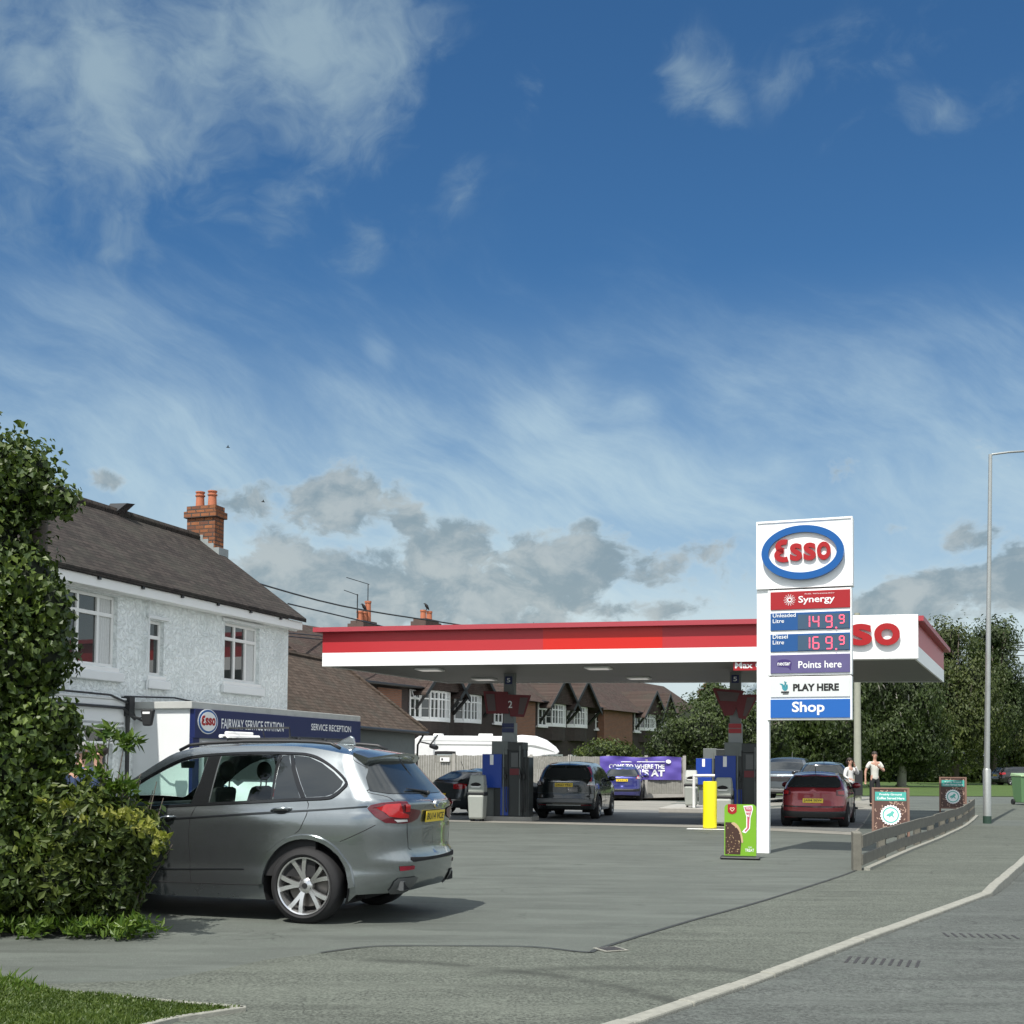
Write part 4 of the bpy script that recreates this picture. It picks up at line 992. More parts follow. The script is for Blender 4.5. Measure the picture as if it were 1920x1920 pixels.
# clearance board below the front edge
q = G(1373, 1258, CS); x0 = fx(1373.5)
cb = thing('clearance_sign', cf(x0 + .6, 3.9, -.1), math.atan2(d.y, d.x), 'red height clearance board hanging from the canopy edge beside the totem sign', 'sign')
mb = MB(); mb.box(-.6, 1.0, -.02, .02, .02, .27); brd = obj('board', mb, M_redsh, cb)
mb = MB(); mb.box(-.5, -.47, -.01, .01, .27, .36); mb.box(.7, .73, -.01, .01, .27, .36); obj('hanger', mb, M_steel, cb)
obj('lettering', text_mb('Max Clearance', lambda x, z, dd: (x, -.02 - dd, z), -.56, .94, .07, .22, .02), M_txtwhite, brd)

# ------------------------------------------------------------------ cars
def interp(tab, z):
    if z <= tab[0][0]: return tab[0][1]
    for (a, b), (c, d) in zip(tab[:-1], tab[1:]):
        if z <= c: return b + (d - b) * (z - a) / (c - a)
    return tab[-1][1]
def smoothtab(tab, n=6):
    p = smoothpts(tab, n); return sorted(p)
class Shell:
    """outer skin of a car: u runs along the side and round the corners to the middle of each end, z is height"""
    def __init__(s, sp):
        s.w = smoothtab(sp['w']); s.xr = smoothtab(sp['xr'], 5); s.xf = smoothtab(sp['xf'], 5)
        s.c = sp.get('c', .42); s.cy = sp.get('cy', .36); s.bul = sp.get('bulge', .07)
        s.xR = sp['xr_nom']; s.xF = sp['xf_nom']; s.hw = sp['hw']; s.top = sp['top']; s.k = sp.get('k', .85)
        s.g = sp.get('g', [(0, 1), (5, 1)])
        s.UR = s.xR - s.c - s.bul; s.UF = s.xF + s.c + s.bul; s.LC = (s.c + s.cy) * .8; s.mid = (s.xR + s.xF) / 2
        s.WN = s.hw - s.cy
        s.uR = s.UR + s.LC + s.WN; s.uF = s.UF - s.LC - s.WN
    def plan(s, x):
        L = (s.xR - s.xF) / 2; t = abs(x - s.mid) / L
        return 1 - .045 * max(0, (t - .35) / .65) ** 2
    def W(s, x, z): return interp(s.w, z) * s.plan(x)
    def P(s, u, z):
        rear = u > s.mid; sg = 1 if rear else -1; g = interp(s.g, z) if rear else 1; sc, scy = s.c * g, s.cy * g
        xe = interp(s.xr if rear else s.xf, z); U0 = s.UR if rear else s.UF; a = sg * (u - U0)
        w = interp(s.w, z); we = w * (1 - .045)
        xs = xe - sg * (sc + s.bul)
        if a <= 0:
            x = s.mid + (u - s.mid) * (xs - s.mid) / (U0 - s.mid)
            L = (s.xR - s.xF) / 2; t = abs(u - s.mid) / (abs(U0 - s.mid)); return (x, w * (1 - .045 * max(0, (t - .35) / .65) ** 2), z)
        if a <= s.LC:
            th = a / s.LC * math.pi / 2; sn, cs = max(math.sin(th), 1e-6) ** s.k, max(math.cos(th), 1e-6) ** s.k
            y = we - scy + scy * cs; x = xe - sg * (sc * (1 - sn)) - sg * s.bul * (y / we) ** 2; return (x, y, z)
        y = max(0, (we - scy) * (1 - (a - s.LC) / s.WN)); return (xe - sg * s.bul * (y / we) ** 2, y, z)
    def N(s, u, z):
        e = .004; a = Vector(s.P(u + e, z)) - Vector(s.P(u - e, z)); b = Vector(s.P(u, z + e)) - Vector(s.P(u, z - e))
        n = a.cross(b) * -1
        if n.length < 1e-12: n = Vector((0, 1, 0))
        n.normalize(); return n
    def uS(s, x, z):
        rear = x > s.mid; xe = interp(s.xr if rear else s.xf, z); sg = 1 if rear else -1; U0 = s.UR if rear else s.UF
        xs = xe - sg * (s.c * (interp(s.g, z) if rear else 1) + s.bul)
        if sg * (x - xs) <= 0: return s.mid + (x - s.mid) * (U0 - s.mid) / (xs - s.mid)
        lo, hi = 0.0, s.LC
        for _ in range(24):
            m_ = (lo + hi) / 2
            if sg * (s.P(U0 + sg * m_, z)[0] - x) < 0: lo = m_
            else: hi = m_
        return U0 + sg * lo
    def uE(s, y, z, rear=True):
        sg = 1 if rear else -1; U0 = s.UR if rear else s.UF; lo, hi = 0.0, s.LC + s.WN
        for _ in range(26):
            m_ = (lo + hi) / 2
            if s.P(U0 + sg * m_, z)[1] > y: lo = m_
            else: hi = m_
        return U0 + sg * lo
    def zt(s, u):
        """top of the skin at u"""
        return interp(s.top, max(s.top[0][0], min(s.top[-1][0], u)))
    def off(s, u, z, d, side):
        p = Vector(s.P(u, z)) + s.N(u, z) * d; return (p.x, p.y * side, p.z)
def patch(sh, poly, d, side, holes=(), h=.08, hb=None, mb=None):
    mb = mb or MB(); mb.nrm = mb.nrm or []
    vs, tr = cdt(poly, holes, h, hb)
    o = len(mb.v)
    for u, z in vs:
        mb.v.append(sh.off(u, z, d, side)); n = sh.N(u, z); mb.nrm.append((n.x, n.y * side, n.z))
    for f in tr:
        a, b, c = (Vector(mb.v[o + i]) for i in f[:3]); n = (b - a).cross(c - a); m_ = Vector(mb.nrm[o + f[0]])
        mb.f.append(tuple(o + i for i in (f if n.dot(m_) > 0 else f[::-1])))
    return mb
def strip(sh, line, wd, d, side, closed=False, mb=None, d0=0.0):
    """raised band along a line on the skin"""
    mb = mb or MB(); pts = [Vector(p) for p in line]; n = len(pts); rows = []
    for i, p in enumerate(pts):
        t = (pts[(i + 1) % n] - pts[i - 1]) if closed else (pts[min(i + 1, n - 1)] - pts[max(i - 1, 0)])
        t.normalize(); nn = Vector((-t.y, t.x)) * wd / 2
        a, b = p + nn, p - nn; a2, b2 = p + nn * .7, p - nn * .7
        rows.append([sh.off(a.x, a.y, d0, side), sh.off(a2.x, a2.y, d, side), sh.off(b2.x, b2.y, d, side), sh.off(b.x, b.y, d0, side)])
    o = len(mb.v)
    for r in rows: mb.v += r
    for i in range(n if closed else n - 1):
        j = (i + 1) % n
        for k in range(3):
            f = (o + i * 4 + k, o + i * 4 + k + 1, o + j * 4 + k + 1, o + j * 4 + k); mb.f.append(f if side > 0 else f[::-1])
    return mb
def wheel(parent, x, y, r, wd, rim_r, spokes, sg, m_rim, twin=True):
    """sg: side that faces outward along y"""
    t = MB(); a = wd / 2
    t.lathe([(rim_r, -a), (rim_r + .02, -a - .012), (r - .06, -a - .008), (r - .02, -a + .012), (r, -a + .04), (r, a - .04), (r - .02, a - .012), (r - .06, a + .008), (rim_r + .02, a + .012), (rim_r, a)], 48, (x, y, r), 'y')
    ty = obj('tyre', t, M_rubber, parent, smooth=50)
    yo = y + sg * (a - .02); q = MB()
    q.lathe([(rim_r + .004, yo), (rim_r - .008, yo + sg * .016), (rim_r - .022, yo + sg * .01), (rim_r - .03, yo - sg * .05), (rim_r - .04, yo - sg * .14)], 48, (x, 0, r), 'y')
    def P(a_, rr, dy): return (x + rr * math.cos(a_), yo + sg * dy, r + rr * math.sin(a_))
    for k in range(spokes):
        base = 2 * math.pi * k / spokes + math.pi / 2 + .25
        for s_ in ((-1, 1) if twin else (0,)):
            a0 = base + s_ * .13; a1 = base + s_ * .245; w0, w1 = (.017, .022) if twin else (.03, .035)
            pts = []
            for tt in (0, .35, .7, 1):
                rr = .055 + (rim_r - .02 - .055) * tt; aa = a0 + (a1 - a0) * tt ** .7 - s_ * .08 * (1 - tt); w_ = w0 + (w1 - w0) * tt; dy = -.028 + .026 * tt ** .6
                tang = Vector((-math.sin(aa), 0, math.cos(aa))); c_ = Vector(P(aa, rr, dy))
                pts.append([c_ + tang * w_, c_ - tang * w_, c_ - tang * w_ + Vector((0, -sg * .04, 0)), c_ + tang * w_ + Vector((0, -sg * .04, 0))])
            o = len(q.v)
            for row in pts: q.v += [tuple(v) for v in row]
            for i in range(3):
                for e in range(4): q.f.append((o + i * 4 + e, o + i * 4 + (e + 1) % 4, o + i * 4 + 4 + (e + 1) % 4, o + i * 4 + 4 + e))
    q.lathe([(.0, yo - sg * .012), (.05, yo - sg * .014), (.075, yo - sg * .03), (.078, yo - sg * .07)], 24, (x, 0, r), 'y')
    rm = obj('rim', q, m_rim, ty, smooth=35)
    h = MB(); h.lathe([(.0, yo - sg * .004), (.026, yo - sg * .005), (.03, yo - sg * .014)], 20, (x, 0, r), 'y'); 
    for k in range(5): an = 2 * math.pi * k / 5 + .9; h.lathe([(0, yo - sg * .02), (.011, yo - sg * .02), (.011, yo - sg * .03)], 8, (x + .055 * math.cos(an), 0, r + .055 * math.sin(an)), 'y')
    obj('hub_cap', h, M_black, ty)
    b = MB(); b.lathe([(.0, yo - sg * .10), (rim_r * .72, yo - sg * .10), (rim_r * .72, yo - sg * .13)], 32, (x, 0, r), 'y'); obj('brake_disc', b, mat('brake disc', (.16, .15, .14), .45, .8), ty)
    bk = MB(); bk.lathe([(.0, yo - sg * .16), (rim_r - .005, yo - sg * .16)], 32, (x, 0, r), 'y'); obj('inner_barrel', bk, M_dark, ty)
    return ty
def make_car(name, sp, loc, rz, label, m_body, cat='car', m_rim=None, plate=None, group=None):
    """local frame: x to the rear, rear axle at x = 0, y across, z up"""
    t = thing(name, loc, rz, label, cat, group); sh = Shell(sp); hw = sp['hw']; wb = sp['wb']; r = sp['wr']; zb = sp['sill']; h = sp.get('h', .1)
    ar = r + sp.get('gap', .07)
    m_rim = m_rim or mat('alloy', (.45, .45, .45), .25, .9, var=.05)
    top = sp['top']
    def archpts(cx):
        a0 = math.asin((zb - r) / ar) if zb > r - ar else -math.pi / 2
        return [(cx + ar * math.cos(a), r + ar * math.sin(a)) for a in np.linspace(math.pi - a0, a0, 22)] if True else []
    # outline of the skin in (u, z): along the bottom with the wheel arches, back along the top
    def S(p): return (sh.uS(*p), p[1])
    low = [(sh.uF, sp['zbf']), (sh.UF - sh.LC * .5, sp['zbf'])]
    low += [S((-wb - ar - .05, (sp['zbf'] + zb) / 2))] + [S((x, max(z, zb))) for x, z in archpts(-wb)] + [S((-wb + ar + .05, zb))]
    low += [S((-ar - .05, zb))] + [S((x, max(z, zb))) for x, z in archpts(0)] + [S((ar + .06, sp['zbr'])), (sh.UR + sh.LC * .4, sp['zbr'] + .01), (sh.uR, sp['zbr'] + .03)]
    tops = [(u, z) for u, z in top if sh.uF < u < sh.uR]
    up = [(sh.uR, sh.zt(sh.uR))] + tops[::-1] + [(sh.uF, sh.zt(sh.uF))]
    outline = low + up
    holes = []; glasses = []
    for wdef in sp['windows']:
        pts = [S(p) for p in (smoothpts(wdef['p'], 3, True) if wdef.get('smooth') else wdef['p'])]
        glasses.append((pts, wdef))
        if sp.get('open'): holes.append(pts)
    mb = MB()
    for side in (-1, 1): patch(sh, outline, 0, side, holes, h, h * .6, mb)
    body = obj('body', mb, m_body, t, smooth=True)
    # top skin ruled between both edges
    us = [p for p in resample([(sh.uF, 0)] + [(u, 0) for u, _ in tops] + [(sh.uR, 0)], .06, False)]
    us = [p[0] for p in us if sh.UF - sh.LC * .98 <= p[0] <= sh.UR + sh.LC * .98]
    cr = sp.get('crown', .06); us_w0, us_w1 = sp['screen']
    def crown(u):
        e = min((u - (sh.UF - sh.LC)) / .5, ((sh.UR + sh.LC) - u) / .5, 1); e = max(0, e); return cr * e * e * (3 - 2 * e)
    def Q(u, v, d=0):
        z = sh.zt(u); p = sh.P(u, z); return Vector((p[0] - 0.10 * (1 - v * v) * max(0, 1 - abs(u - (us_w0 + us_w1) / 2) / (abs(us_w1 - us_w0))) , p[1] * v, p[2] + crown(u) * (1 - v * v) + d))
    nv = 12; mt = MB(); rows = []
    mt.nrm = []
    for u in us:
        for k in range(nv + 1):
            v = -1 + 2 * k / nv; q = Q(u, v); mt.v.append(tuple(q))
            a = Q(u + .01, v) - Q(u - .01, v); b = Q(u, v + .01) - Q(u, v - .01); n = a.cross(b); n = n.normalized() if n.length > 1e-9 else Vector((0, 0, 1)); mt.nrm.append(tuple(n if n.z > 0 else -n))
    for i in range(len(us) - 1):
        um = (us[i] + us[i + 1]) / 2
        for k in range(nv):
            if us_w0 < um < us_w1 and 0 < k < nv - 1: continue
            mt.f.append((i * (nv + 1) + k, (i + 1) * (nv + 1) + k, (i + 1) * (nv + 1) + k + 1, i * (nv + 1) + k + 1))
    obj('roof_and_bonnet', mt, m_body, t, smooth=True)
    mw = MB(); uw = [u for u in us if us_w0 - .07 < u < us_w1 + .07]
    for u in uw:
        for k in range(nv + 1): v = (-1 + 2 * k / nv) * (1 - 1.9 / nv); mw.v.append(tuple(Q(u, v, .004)))
    for i in range(len(uw) - 1):
        for k in range(nv): mw.f.append((i * (nv + 1) + k, (i + 1) * (nv + 1) + k, (i + 1) * (nv + 1) + k + 1, i * (nv + 1) + k + 1))
    obj('windscreen', mw, M_glass if sp.get('open') else M_autoglass, t, smooth=True)
    # windows
    for pts, wdef in glasses:
        mg = M_glass if (sp.get('open') and wdef.get('clear')) else M_autoglass
        for side in (-1, 1):
            g = patch(sh, pts, -.004 if sp.get('open') else .004, side, (), .12, .08)
            wn_ = obj('side_window', g, mg, t, smooth=True)
    if sp.get('trim'):
        for side in (-1, 1):
            mb = MB(); strip(sh, [S(p) for p in smoothpts(sp['trim'], 4, True)], sp.get('trimw', .03), .008, side, True, mb); obj('window_trim', mb, M_gloss, t, smooth=35)
    # pillars in black
    for pl in sp.get('pillars', ()):
        for side in (-1, 1): obj('pillar', patch(sh, [S(p) for p in pl], .003, side, (), .15), M_gloss, t, smooth=True)
    # rear glass and other ends
    for (nm, pts, m_, d, rear) in sp.get('ends', ()):
        P_ = [(sh.uE(max(0, y), z, rear), z) for y, z in pts]
        mb = MB(); [patch(sh, P_, d, side, (), .09, .07, mb) for side in (-1, 1)]; obj(nm, mb, m_, t, smooth=True)
    for (nm, pts, m_, d) in sp.get('lamps', ()):        # outline points ('s', x, z) or ('e', y, z) / ('f', y, z)
        P_ = [(sh.uS(a, z) if k == 's' else sh.uE(a, z, k == 'e'), z) for k, a, z in pts]
        for side in (-1, 1): obj(nm, patch(sh, P_, d, side, (), .05, .04), m_, t, smooth=True)
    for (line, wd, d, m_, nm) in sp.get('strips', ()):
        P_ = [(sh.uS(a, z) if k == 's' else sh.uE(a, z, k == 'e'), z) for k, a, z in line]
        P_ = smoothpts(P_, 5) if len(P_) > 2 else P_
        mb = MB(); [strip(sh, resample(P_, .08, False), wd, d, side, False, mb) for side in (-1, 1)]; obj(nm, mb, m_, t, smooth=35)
    # wheels, liners, lips
    for cx in (0, -wb):
        for side in (-1, 1):
            wheel(t, cx, side * (sp['tw'] - .11), r, .25, r * sp.get('rim', .76), 5, side, m_rim, sp.get('twin', False))
            mb = MB(); a = np.linspace(math.pi * 1.12, -.12 * math.pi, 18); yo = sp['hw'] * .965
            o = len(mb.v); mb.v += [(cx + (ar + .0) * math.cos(q), side * (yo - .01), r + ar * math.sin(q)) for q in a] + [(cx + (ar) * math.cos(q), side * (yo - .42), r + ar * math.sin(q)) for q in a]
            n = len(a); mb.f += [(o + i, o + i + 1, o + n + i + 1, o + n + i) for i in range(n - 1)]; obj('wheel_liner', mb, M_dark, t)
            if sp.get('lip'):
                lp_ = [S((cx + (ar + sp['lip'] * .45) * math.cos(q), max(zb + .01, r + (ar + sp['lip'] * .45) * math.sin(q)))) for q in np.linspace(math.pi * 1.0 , .0, 24)]
                mb = MB(); strip(sh, lp_, sp['lip'], .022, side, False, mb); obj('arch_lip', mb, sp.get('lipmat') or m_body, t, smooth=35)
    # floor and cabin
    mb = MB(); mb.box(sp['xF'] + .4, sp['xR'] - .45, -hw + .28, hw - .28, zb + .02, zb + .18); mb.box(-wb + r + .25, -r - .25, -hw + .09, hw - .09, zb + .01, zb + .2); obj('underbody', mb, M_dark, t)
    bt = sp['belt']
    if sp.get('open'):
        sd = MB(); 
        for sy in (-.38, .38):
            for sx in (-1.75, ):
                sd.hexa([(sx - .3, sy - .25, .55), (sx + .25, sy - .25, .55), (sx + .25, sy + .25, .55), (sx - .3, sy + .25, .55)], [(sx - .3, sy - .25, .78), (sx + .25, sy - .25, .78), (sx + .25, sy + .25, .78), (sx - .3, sy + .25, .78)])
        ic = obj('front_seat', sd, M_interior, t, bevel=.04)
        for sx, sy, tp_ in ((-1.35, -.40, 1.30), (-1.35, .40, 1.30), (-.42, -.40, 1.22), (-.42, .40, 1.22)):
            s2 = MB(); s2.hexa([(sx - .1, sy - .24, .6), (sx + .08, sy - .24, .6), (sx + .08, sy + .24, .6), (sx - .1, sy + .24, .6)], [(sx + .10, sy - .2, tp_), (sx + .2, sy - .2, tp_), (sx + .2, sy + .2, tp_), (sx + .10, sy + .2, tp_)])
            seat = obj('seat_back', s2, M_interior, t, bevel=.05)
            s2 = MB(); s2.sphere((sx + .17, sy, tp_ + .165), (.06, .135, .105), 16, 10); [s2.tube([(sx + .16, sy + k, tp_ - .05), (sx + .17, sy + k, tp_ + .12)], .008, 6) for k in (-.06, .06)]; obj('headrest', s2, M_interior, seat, smooth=True)
        s2 = MB(); s2.tube([(-2.12 + .18 * math.sin(a), .38 + .0 + .19 * math.cos(a), 1.0 + .16 * math.sin(a)) for a in np.linspace(0, 6.28, 20)], .016, 6); s2.box(-2.13, -2.09, .3, .46, .96, 1.04); obj('steering_wheel', s2, M_interior, t)
        s2 = MB(); s2.hexa([(-3.0, -.8, .6), (-2.15, -.8, .6), (-2.15, .8, .6), (-3.0, .8, .6)], [(-2.9, -.8, 1.06), (-2.25, -.8, 1.12), (-2.25, .8, 1.12), (-2.9, .8, 1.06)]); s2.box(-2.2, -1.2, -.1, .1, .5, .82); s2.box(-.35, .65, -.7, .7, .55, 1.02); obj('dashboard', s2, M_interior, t, bevel=.03)
        s2 = MB(); s2.box(-2.1, sp['xR'] - .62, -hw + .22, hw - .22, .5, .55); s2.box(-2.3, .1, -hw + .02 + .03, -hw + .10, .45, bt - .06); s2.box(-2.3, .1, hw - .10, hw - .05, .45, bt - .06); obj('door_lining', s2, M_interior, t)
        s2 = MB(); s2.hexa([(-1.92, -.09, 1.49), (-1.88, -.09, 1.49), (-1.88, .11, 1.49), (-1.92, .11, 1.49)], [(-1.92, -.11, 1.57), (-1.88, -.11, 1.57), (-1.88, .13, 1.57), (-1.92, .13, 1.57)]); s2.tube([(-1.9, .01, 1.53), (-1.95, .01, 1.62)], .012, 6); obj('rear_view_mirror', s2, M_interior, t, bevel=.015)
    # mirrors
    mx, mz = sp['mirror']
    for side in (-1, 1):
        y = side * sh.W(mx, mz)
        mb = MB(); mb.sphere((mx, y + side * .15, mz + .02), (.09, .12, .085), 14, 10)
        mi = obj('door_mirror', mb, m_body, t, smooth=True); mb = MB(); mb.tube([(mx, y - side * .02, mz - .05), (mx, y + side * .1, mz - .03)], .03, 8); obj('mirror_arm', mb, M_black, mi)
    # handles
    for hx, hz in sp.get('handles', ()):
        for side in (-1, 1):
            u0 = sh.uS(hx, hz); mb = MB(); o_ = sh.off
            pts = [Vector(o_(u0 + k * .105, hz + .012 * k + .01, .012 + .03 * (1 - k * k) ** .5 if abs(k) < 1 else .004, side)) for k in (-1, -.6, -.2, .2, .6, 1)]
            mb.tube(pts, [.008, .014, .016, .016, .014, .008], 8); hd = obj('door_handle', mb, m_body, t, smooth=True)
            mb = MB(); mb.add([o_(u0 + .075 * math.cos(a), hz - .006 + .024 * math.sin(a), .003, side) for a in np.linspace(0, 6.0, 12)], [tuple(range(12)) if side < 0 else tuple(range(11, -1, -1))]); obj('handle_recess', mb, M_dark, hd)
    # number plate
    pz = sp['platez']; pe = Vector(sh.P(sh.uR, pz)); ph = .056; pw = .26; xp = pe.x + .012
    sl2 = (sh.P(sh.uR, pz + .06)[0] - sh.P(sh.uR, pz - .06)[0]) / .12
    fn = lambda y, z, d: (xp + (z - pz) * sl2 + d + .004, y, z)
    mb = MB(); mb.prism([(-pw, pz - ph), (pw, pz - ph), (pw, pz + ph), (-pw, pz + ph)], 0, .008, fn); pl = obj('number_plate', mb, M_plate, t)
    if plate: obj('lettering', text_mb(plate, fn, -pw + .03, pw - .03, pz - ph + .022, pz + ph - .022, .015, .010), M_txtblack, pl)
    # aerial
    ax_, kind = sp.get('fin', (.0, 'fin')); z0_ = interp([(a, b) for a, b in top], ax_) + cr
    mb = MB()
    if kind == 'fin': mb.prism([(ax_ - .12, z0_ - .02), (ax_ + .12, z0_ - .03), (ax_ + .10, z0_ + .055), (ax_ + .06, z0_ + .075), (ax_ - .04, z0_ + .03)], -.018, .018, lambda u, v, d: (u, d, v)); obj('aerial_fin', mb, m_body, t, bevel=.012)
    else: mb.tube([(ax_, 0, z0_ - .03), (ax_ + .12, 0, z0_ + .22)], .008, 6); obj('aerial', mb, M_black, t)
    for (nm, box, m_, bv) in sp.get('boxes', ()):
        mb = MB(); mb.box(*box); obj(nm, mb, m_, t, bevel=bv)
    return t, sh

# --- the large silver grey four wheel drive in front
M_silver = paint('dark silver metallic paint', (.25, .275, .285), .88, .23, True)
DX = .065
def sx(l): return [(round(x + DX, 3), z) for x, z in l]
suv = dict(
    w=[(.15, .90), (.30, .935), (.45, .945), (.55, .940), (.75, .962), (.95, .972), (1.05, .962), (1.10, .945), (1.20, .915), (1.35, .845), (1.5, .765), (1.62, .695), (1.70, .64), (1.74, .60), (1.85, .5)],
    xr=[(.15, .80), (.28, .885), (.40, .985), (.58, 1.02), (.66, 1.01), (.70, .965), (.90, .965), (1.0, .965), (1.12, .985), (1.17, .985), (1.24, .90), (1.30, .83), (1.45, .70), (1.585, .59), (1.64, .58), (1.72, .52), (1.85, .5)],
    xf=[(.15, -3.72), (.3, -3.80), (.6, -3.87), (.8, -3.84), (.95, -3.74), (1.05, -3.6), (1.9, -3.5)],
    xr_nom=.97, xf_nom=-3.87, xF=-3.87, xR=.98, hw=.97, wb=2.933, wr=.365, sill=.215, zbf=.24, zbr=.29, rim=.785, c=.50, cy=.42, bulge=.08, gap=.085, tw=.955, k=.9, crown=.055, g=[(1.1, 1), (1.3, .75), (1.6, .55), (2, .55)],
    top=[(-5.2, .90), (-3.75, .92), (-3.55, .985), (-3.2, 1.05), (-2.75, 1.10), (-2.55, 1.14), (-2.15, 1.365), (-1.92, 1.51), (-1.738, 1.615), (-1.65, 1.652), (-1.52, 1.682), (-1.33, 1.702), (-.9, 1.725), (-.33, 1.728), (-.1, 1.722), (.11, 1.705), (.28, 1.68), (.42, 1.655), (.6, 1.635), (2.2, 1.62)],
    screen=(-2.58, -1.82), belt=1.13, open=True, twin=True, h=.07, lip=.055,
    windows=[dict(p=sx([(-2.10, 1.235), (-1.894, 1.375), (-1.74, 1.468), (-1.6, 1.54), (-1.46, 1.585), (-1.29, 1.61), (-1.296, 1.368), (-1.34, 1.135), (-1.6, 1.118), (-2.05, 1.092), (-2.13, 1.14)]), clear=True),
             dict(p=sx([(-1.135, 1.62), (-.8, 1.632), (-.497, 1.635), (-.47, 1.45), (-.462, 1.192), (-.8, 1.17), (-1.13, 1.153), (-1.13, 1.4)]), clear=True),
             dict(p=sx([(-.452, 1.627), (-.38, 1.632), (-.26, 1.42), (-.15, 1.215), (-.438, 1.192)])),
             dict(p=sx([(-.325, 1.628), (-.166, 1.616), (-.01, 1.556), (.139, 1.468), (.262, 1.375), (.25, 1.325), (.184, 1.256), (.107, 1.232), (-.085, 1.22)]))],
    trim=sx([(-2.16, 1.20), (-1.98, 1.345), (-1.78, 1.475), (-1.6, 1.568), (-1.42, 1.612), (-1.1, 1.638), (-.7, 1.652), (-.348, 1.648), (-.165, 1.634), (.0, 1.576), (.165, 1.482), (.293, 1.375), (.278, 1.315), (.19, 1.234), (.1, 1.212), (-.1, 1.2), (-.6, 1.168), (-1.2, 1.133), (-1.7, 1.102), (-2.08, 1.072)]), trimw=.034,
    pillars=[sx([(-1.285, 1.612), (-1.148, 1.62), (-1.14, 1.152), (-1.338, 1.135), (-1.29, 1.368)]), sx([(-.495, 1.634), (-.458, 1.63), (-.44, 1.192), (-.46, 1.19)]), sx([(-.375, 1.632), (-.332, 1.628), (-.09, 1.218), (-.145, 1.214)])],
    ends=[('rear_window', [(0, 1.585), (.45, 1.575), (.60, 1.55), (.72, 1.42), (.79, 1.29), (.70, 1.262), (.35, 1.255), (0, 1.255)], M_autoglass, .006, True),
          ('lower_tailgate_band', [(0, .60), (.55, .60), (.60, .62), (.55, .63), (0, .63)], M_dark, .004, True)],
    lamps=[('tail_light', [('s', .62, 1.125), ('s', .65, 1.155), ('s', .74, 1.175), ('e', .70, 1.185), ('e', .62, 1.183), ('e', .58, 1.12), ('e', .40, 1.10), ('e', .37, 1.08), ('e', .42, 1.015), ('e', .55, .985), ('e', .66, .975), ('s', .78, .985), ('s', .70, 1.04)], M_taildk, .012),
           ('lamp_lens', [('s', .70, 1.13), ('s', .78, 1.16), ('e', .70, 1.165), ('e', .67, 1.08), ('e', .60, 1.06), ('e', .60, 1.03), ('e', .68, 1.03), ('s', .81, 1.045), ('s', .76, 1.09)], M_tail, .018),
           ('lamp_lens', [('e', .655, 1.16), ('e', .60, 1.155), ('e', .59, 1.09), ('e', .645, 1.09)], M_tail, .019),
           ('lamp_lens', [('s', .84, 1.015), ('e', .62, 1.015), ('e', .61, .995), ('e', .72, .99)], M_clear, .018),
           ('reflector', [('e', .72, .565), ('e', .55, .565), ('e', .55, .528), ('e', .71, .52)], mat('dark reflector', (.22, .01, .025), .2), .008),
           ('exhaust_surround', [('e', .72, .45), ('e', .50, .455), ('e', .46, .44), ('e', .50, .315), ('e', .56, .295), ('e', .70, .30), ('e', .74, .33), ('e', .745, .42)], m_ex := mat('satin grey trim', (.10, .105, .108), .35, .3), .012)],
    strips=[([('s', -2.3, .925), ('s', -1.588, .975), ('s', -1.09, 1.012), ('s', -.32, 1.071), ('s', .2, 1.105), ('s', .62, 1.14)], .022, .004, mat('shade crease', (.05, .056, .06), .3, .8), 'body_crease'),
            ([('s', -1.205, 1.114), ('s', -1.257, .988), ('s', -1.272, .769), ('s', -1.263, .49), ('s', -1.25, .36)], .007, .0015, M_dark, 'door_seam'),
            ([('s', -.02, 1.198), ('s', .012, 1.071), ('s', -.05, .919), ('s', -.106, .87)], .007, .0015, M_dark, 'door_seam'),
            ([('s', -2.3, .345), ('s', -1.2, .350), ('s', -.48, .356)], .008, .0015, M_dark, 'door_seam'),
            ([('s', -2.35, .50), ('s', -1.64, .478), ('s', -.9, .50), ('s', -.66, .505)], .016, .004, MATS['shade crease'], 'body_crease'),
            ([('s', .36, .80), ('s', .55, .885), ('s', .70, .965)], .007, .0015, M_dark, 'bumper_seam'),
            ([('s', .335, 1.655), ('s', .38, 1.585), ('s', .477, 1.531), ('s', .69, 1.401), ('e', .80, 1.29), ('e', .735, 1.235), ('e', .72, 1.18)], .008, .0015, M_dark, 'tailgate_seam'),
            ([('e', .60, .98), ('e', .58, .80), ('e', .50, .71), ('e', .0, .69)], .008, .0015, M_dark, 'tailgate_seam'),
            ([('e', .60, .635), ('e', .3, .62), ('e', .0, .615)], .03, .004, M_dark, 'tailgate_seam')],
    mirror=(-2.09, 1.19), handles=[(.015 - .3 + .02, 1.085), (-1.52, .985)], platez=1.03, fin=(-.02, 'fin'), boxes=[])
A17 = R(-17); P0 = G(580, 1733); nv_ = Vector((math.sin(R(17)), math.cos(R(17)), 0)); rv_ = Vector((math.cos(R(17)), -math.sin(R(17)), 0))
bl_ = P0 + nv_ * .955 - rv_ * .065
bm, bsh = make_car('large_car', suv, (bl_.x, bl_.y, 0), A17, 'large dark silver four wheel drive car parked side on at the left behind the shrub', M_silver, plate='BU14 VCE', m_rim=mat('bright alloy', (.62, .62, .62), .22, .85, var=.04))
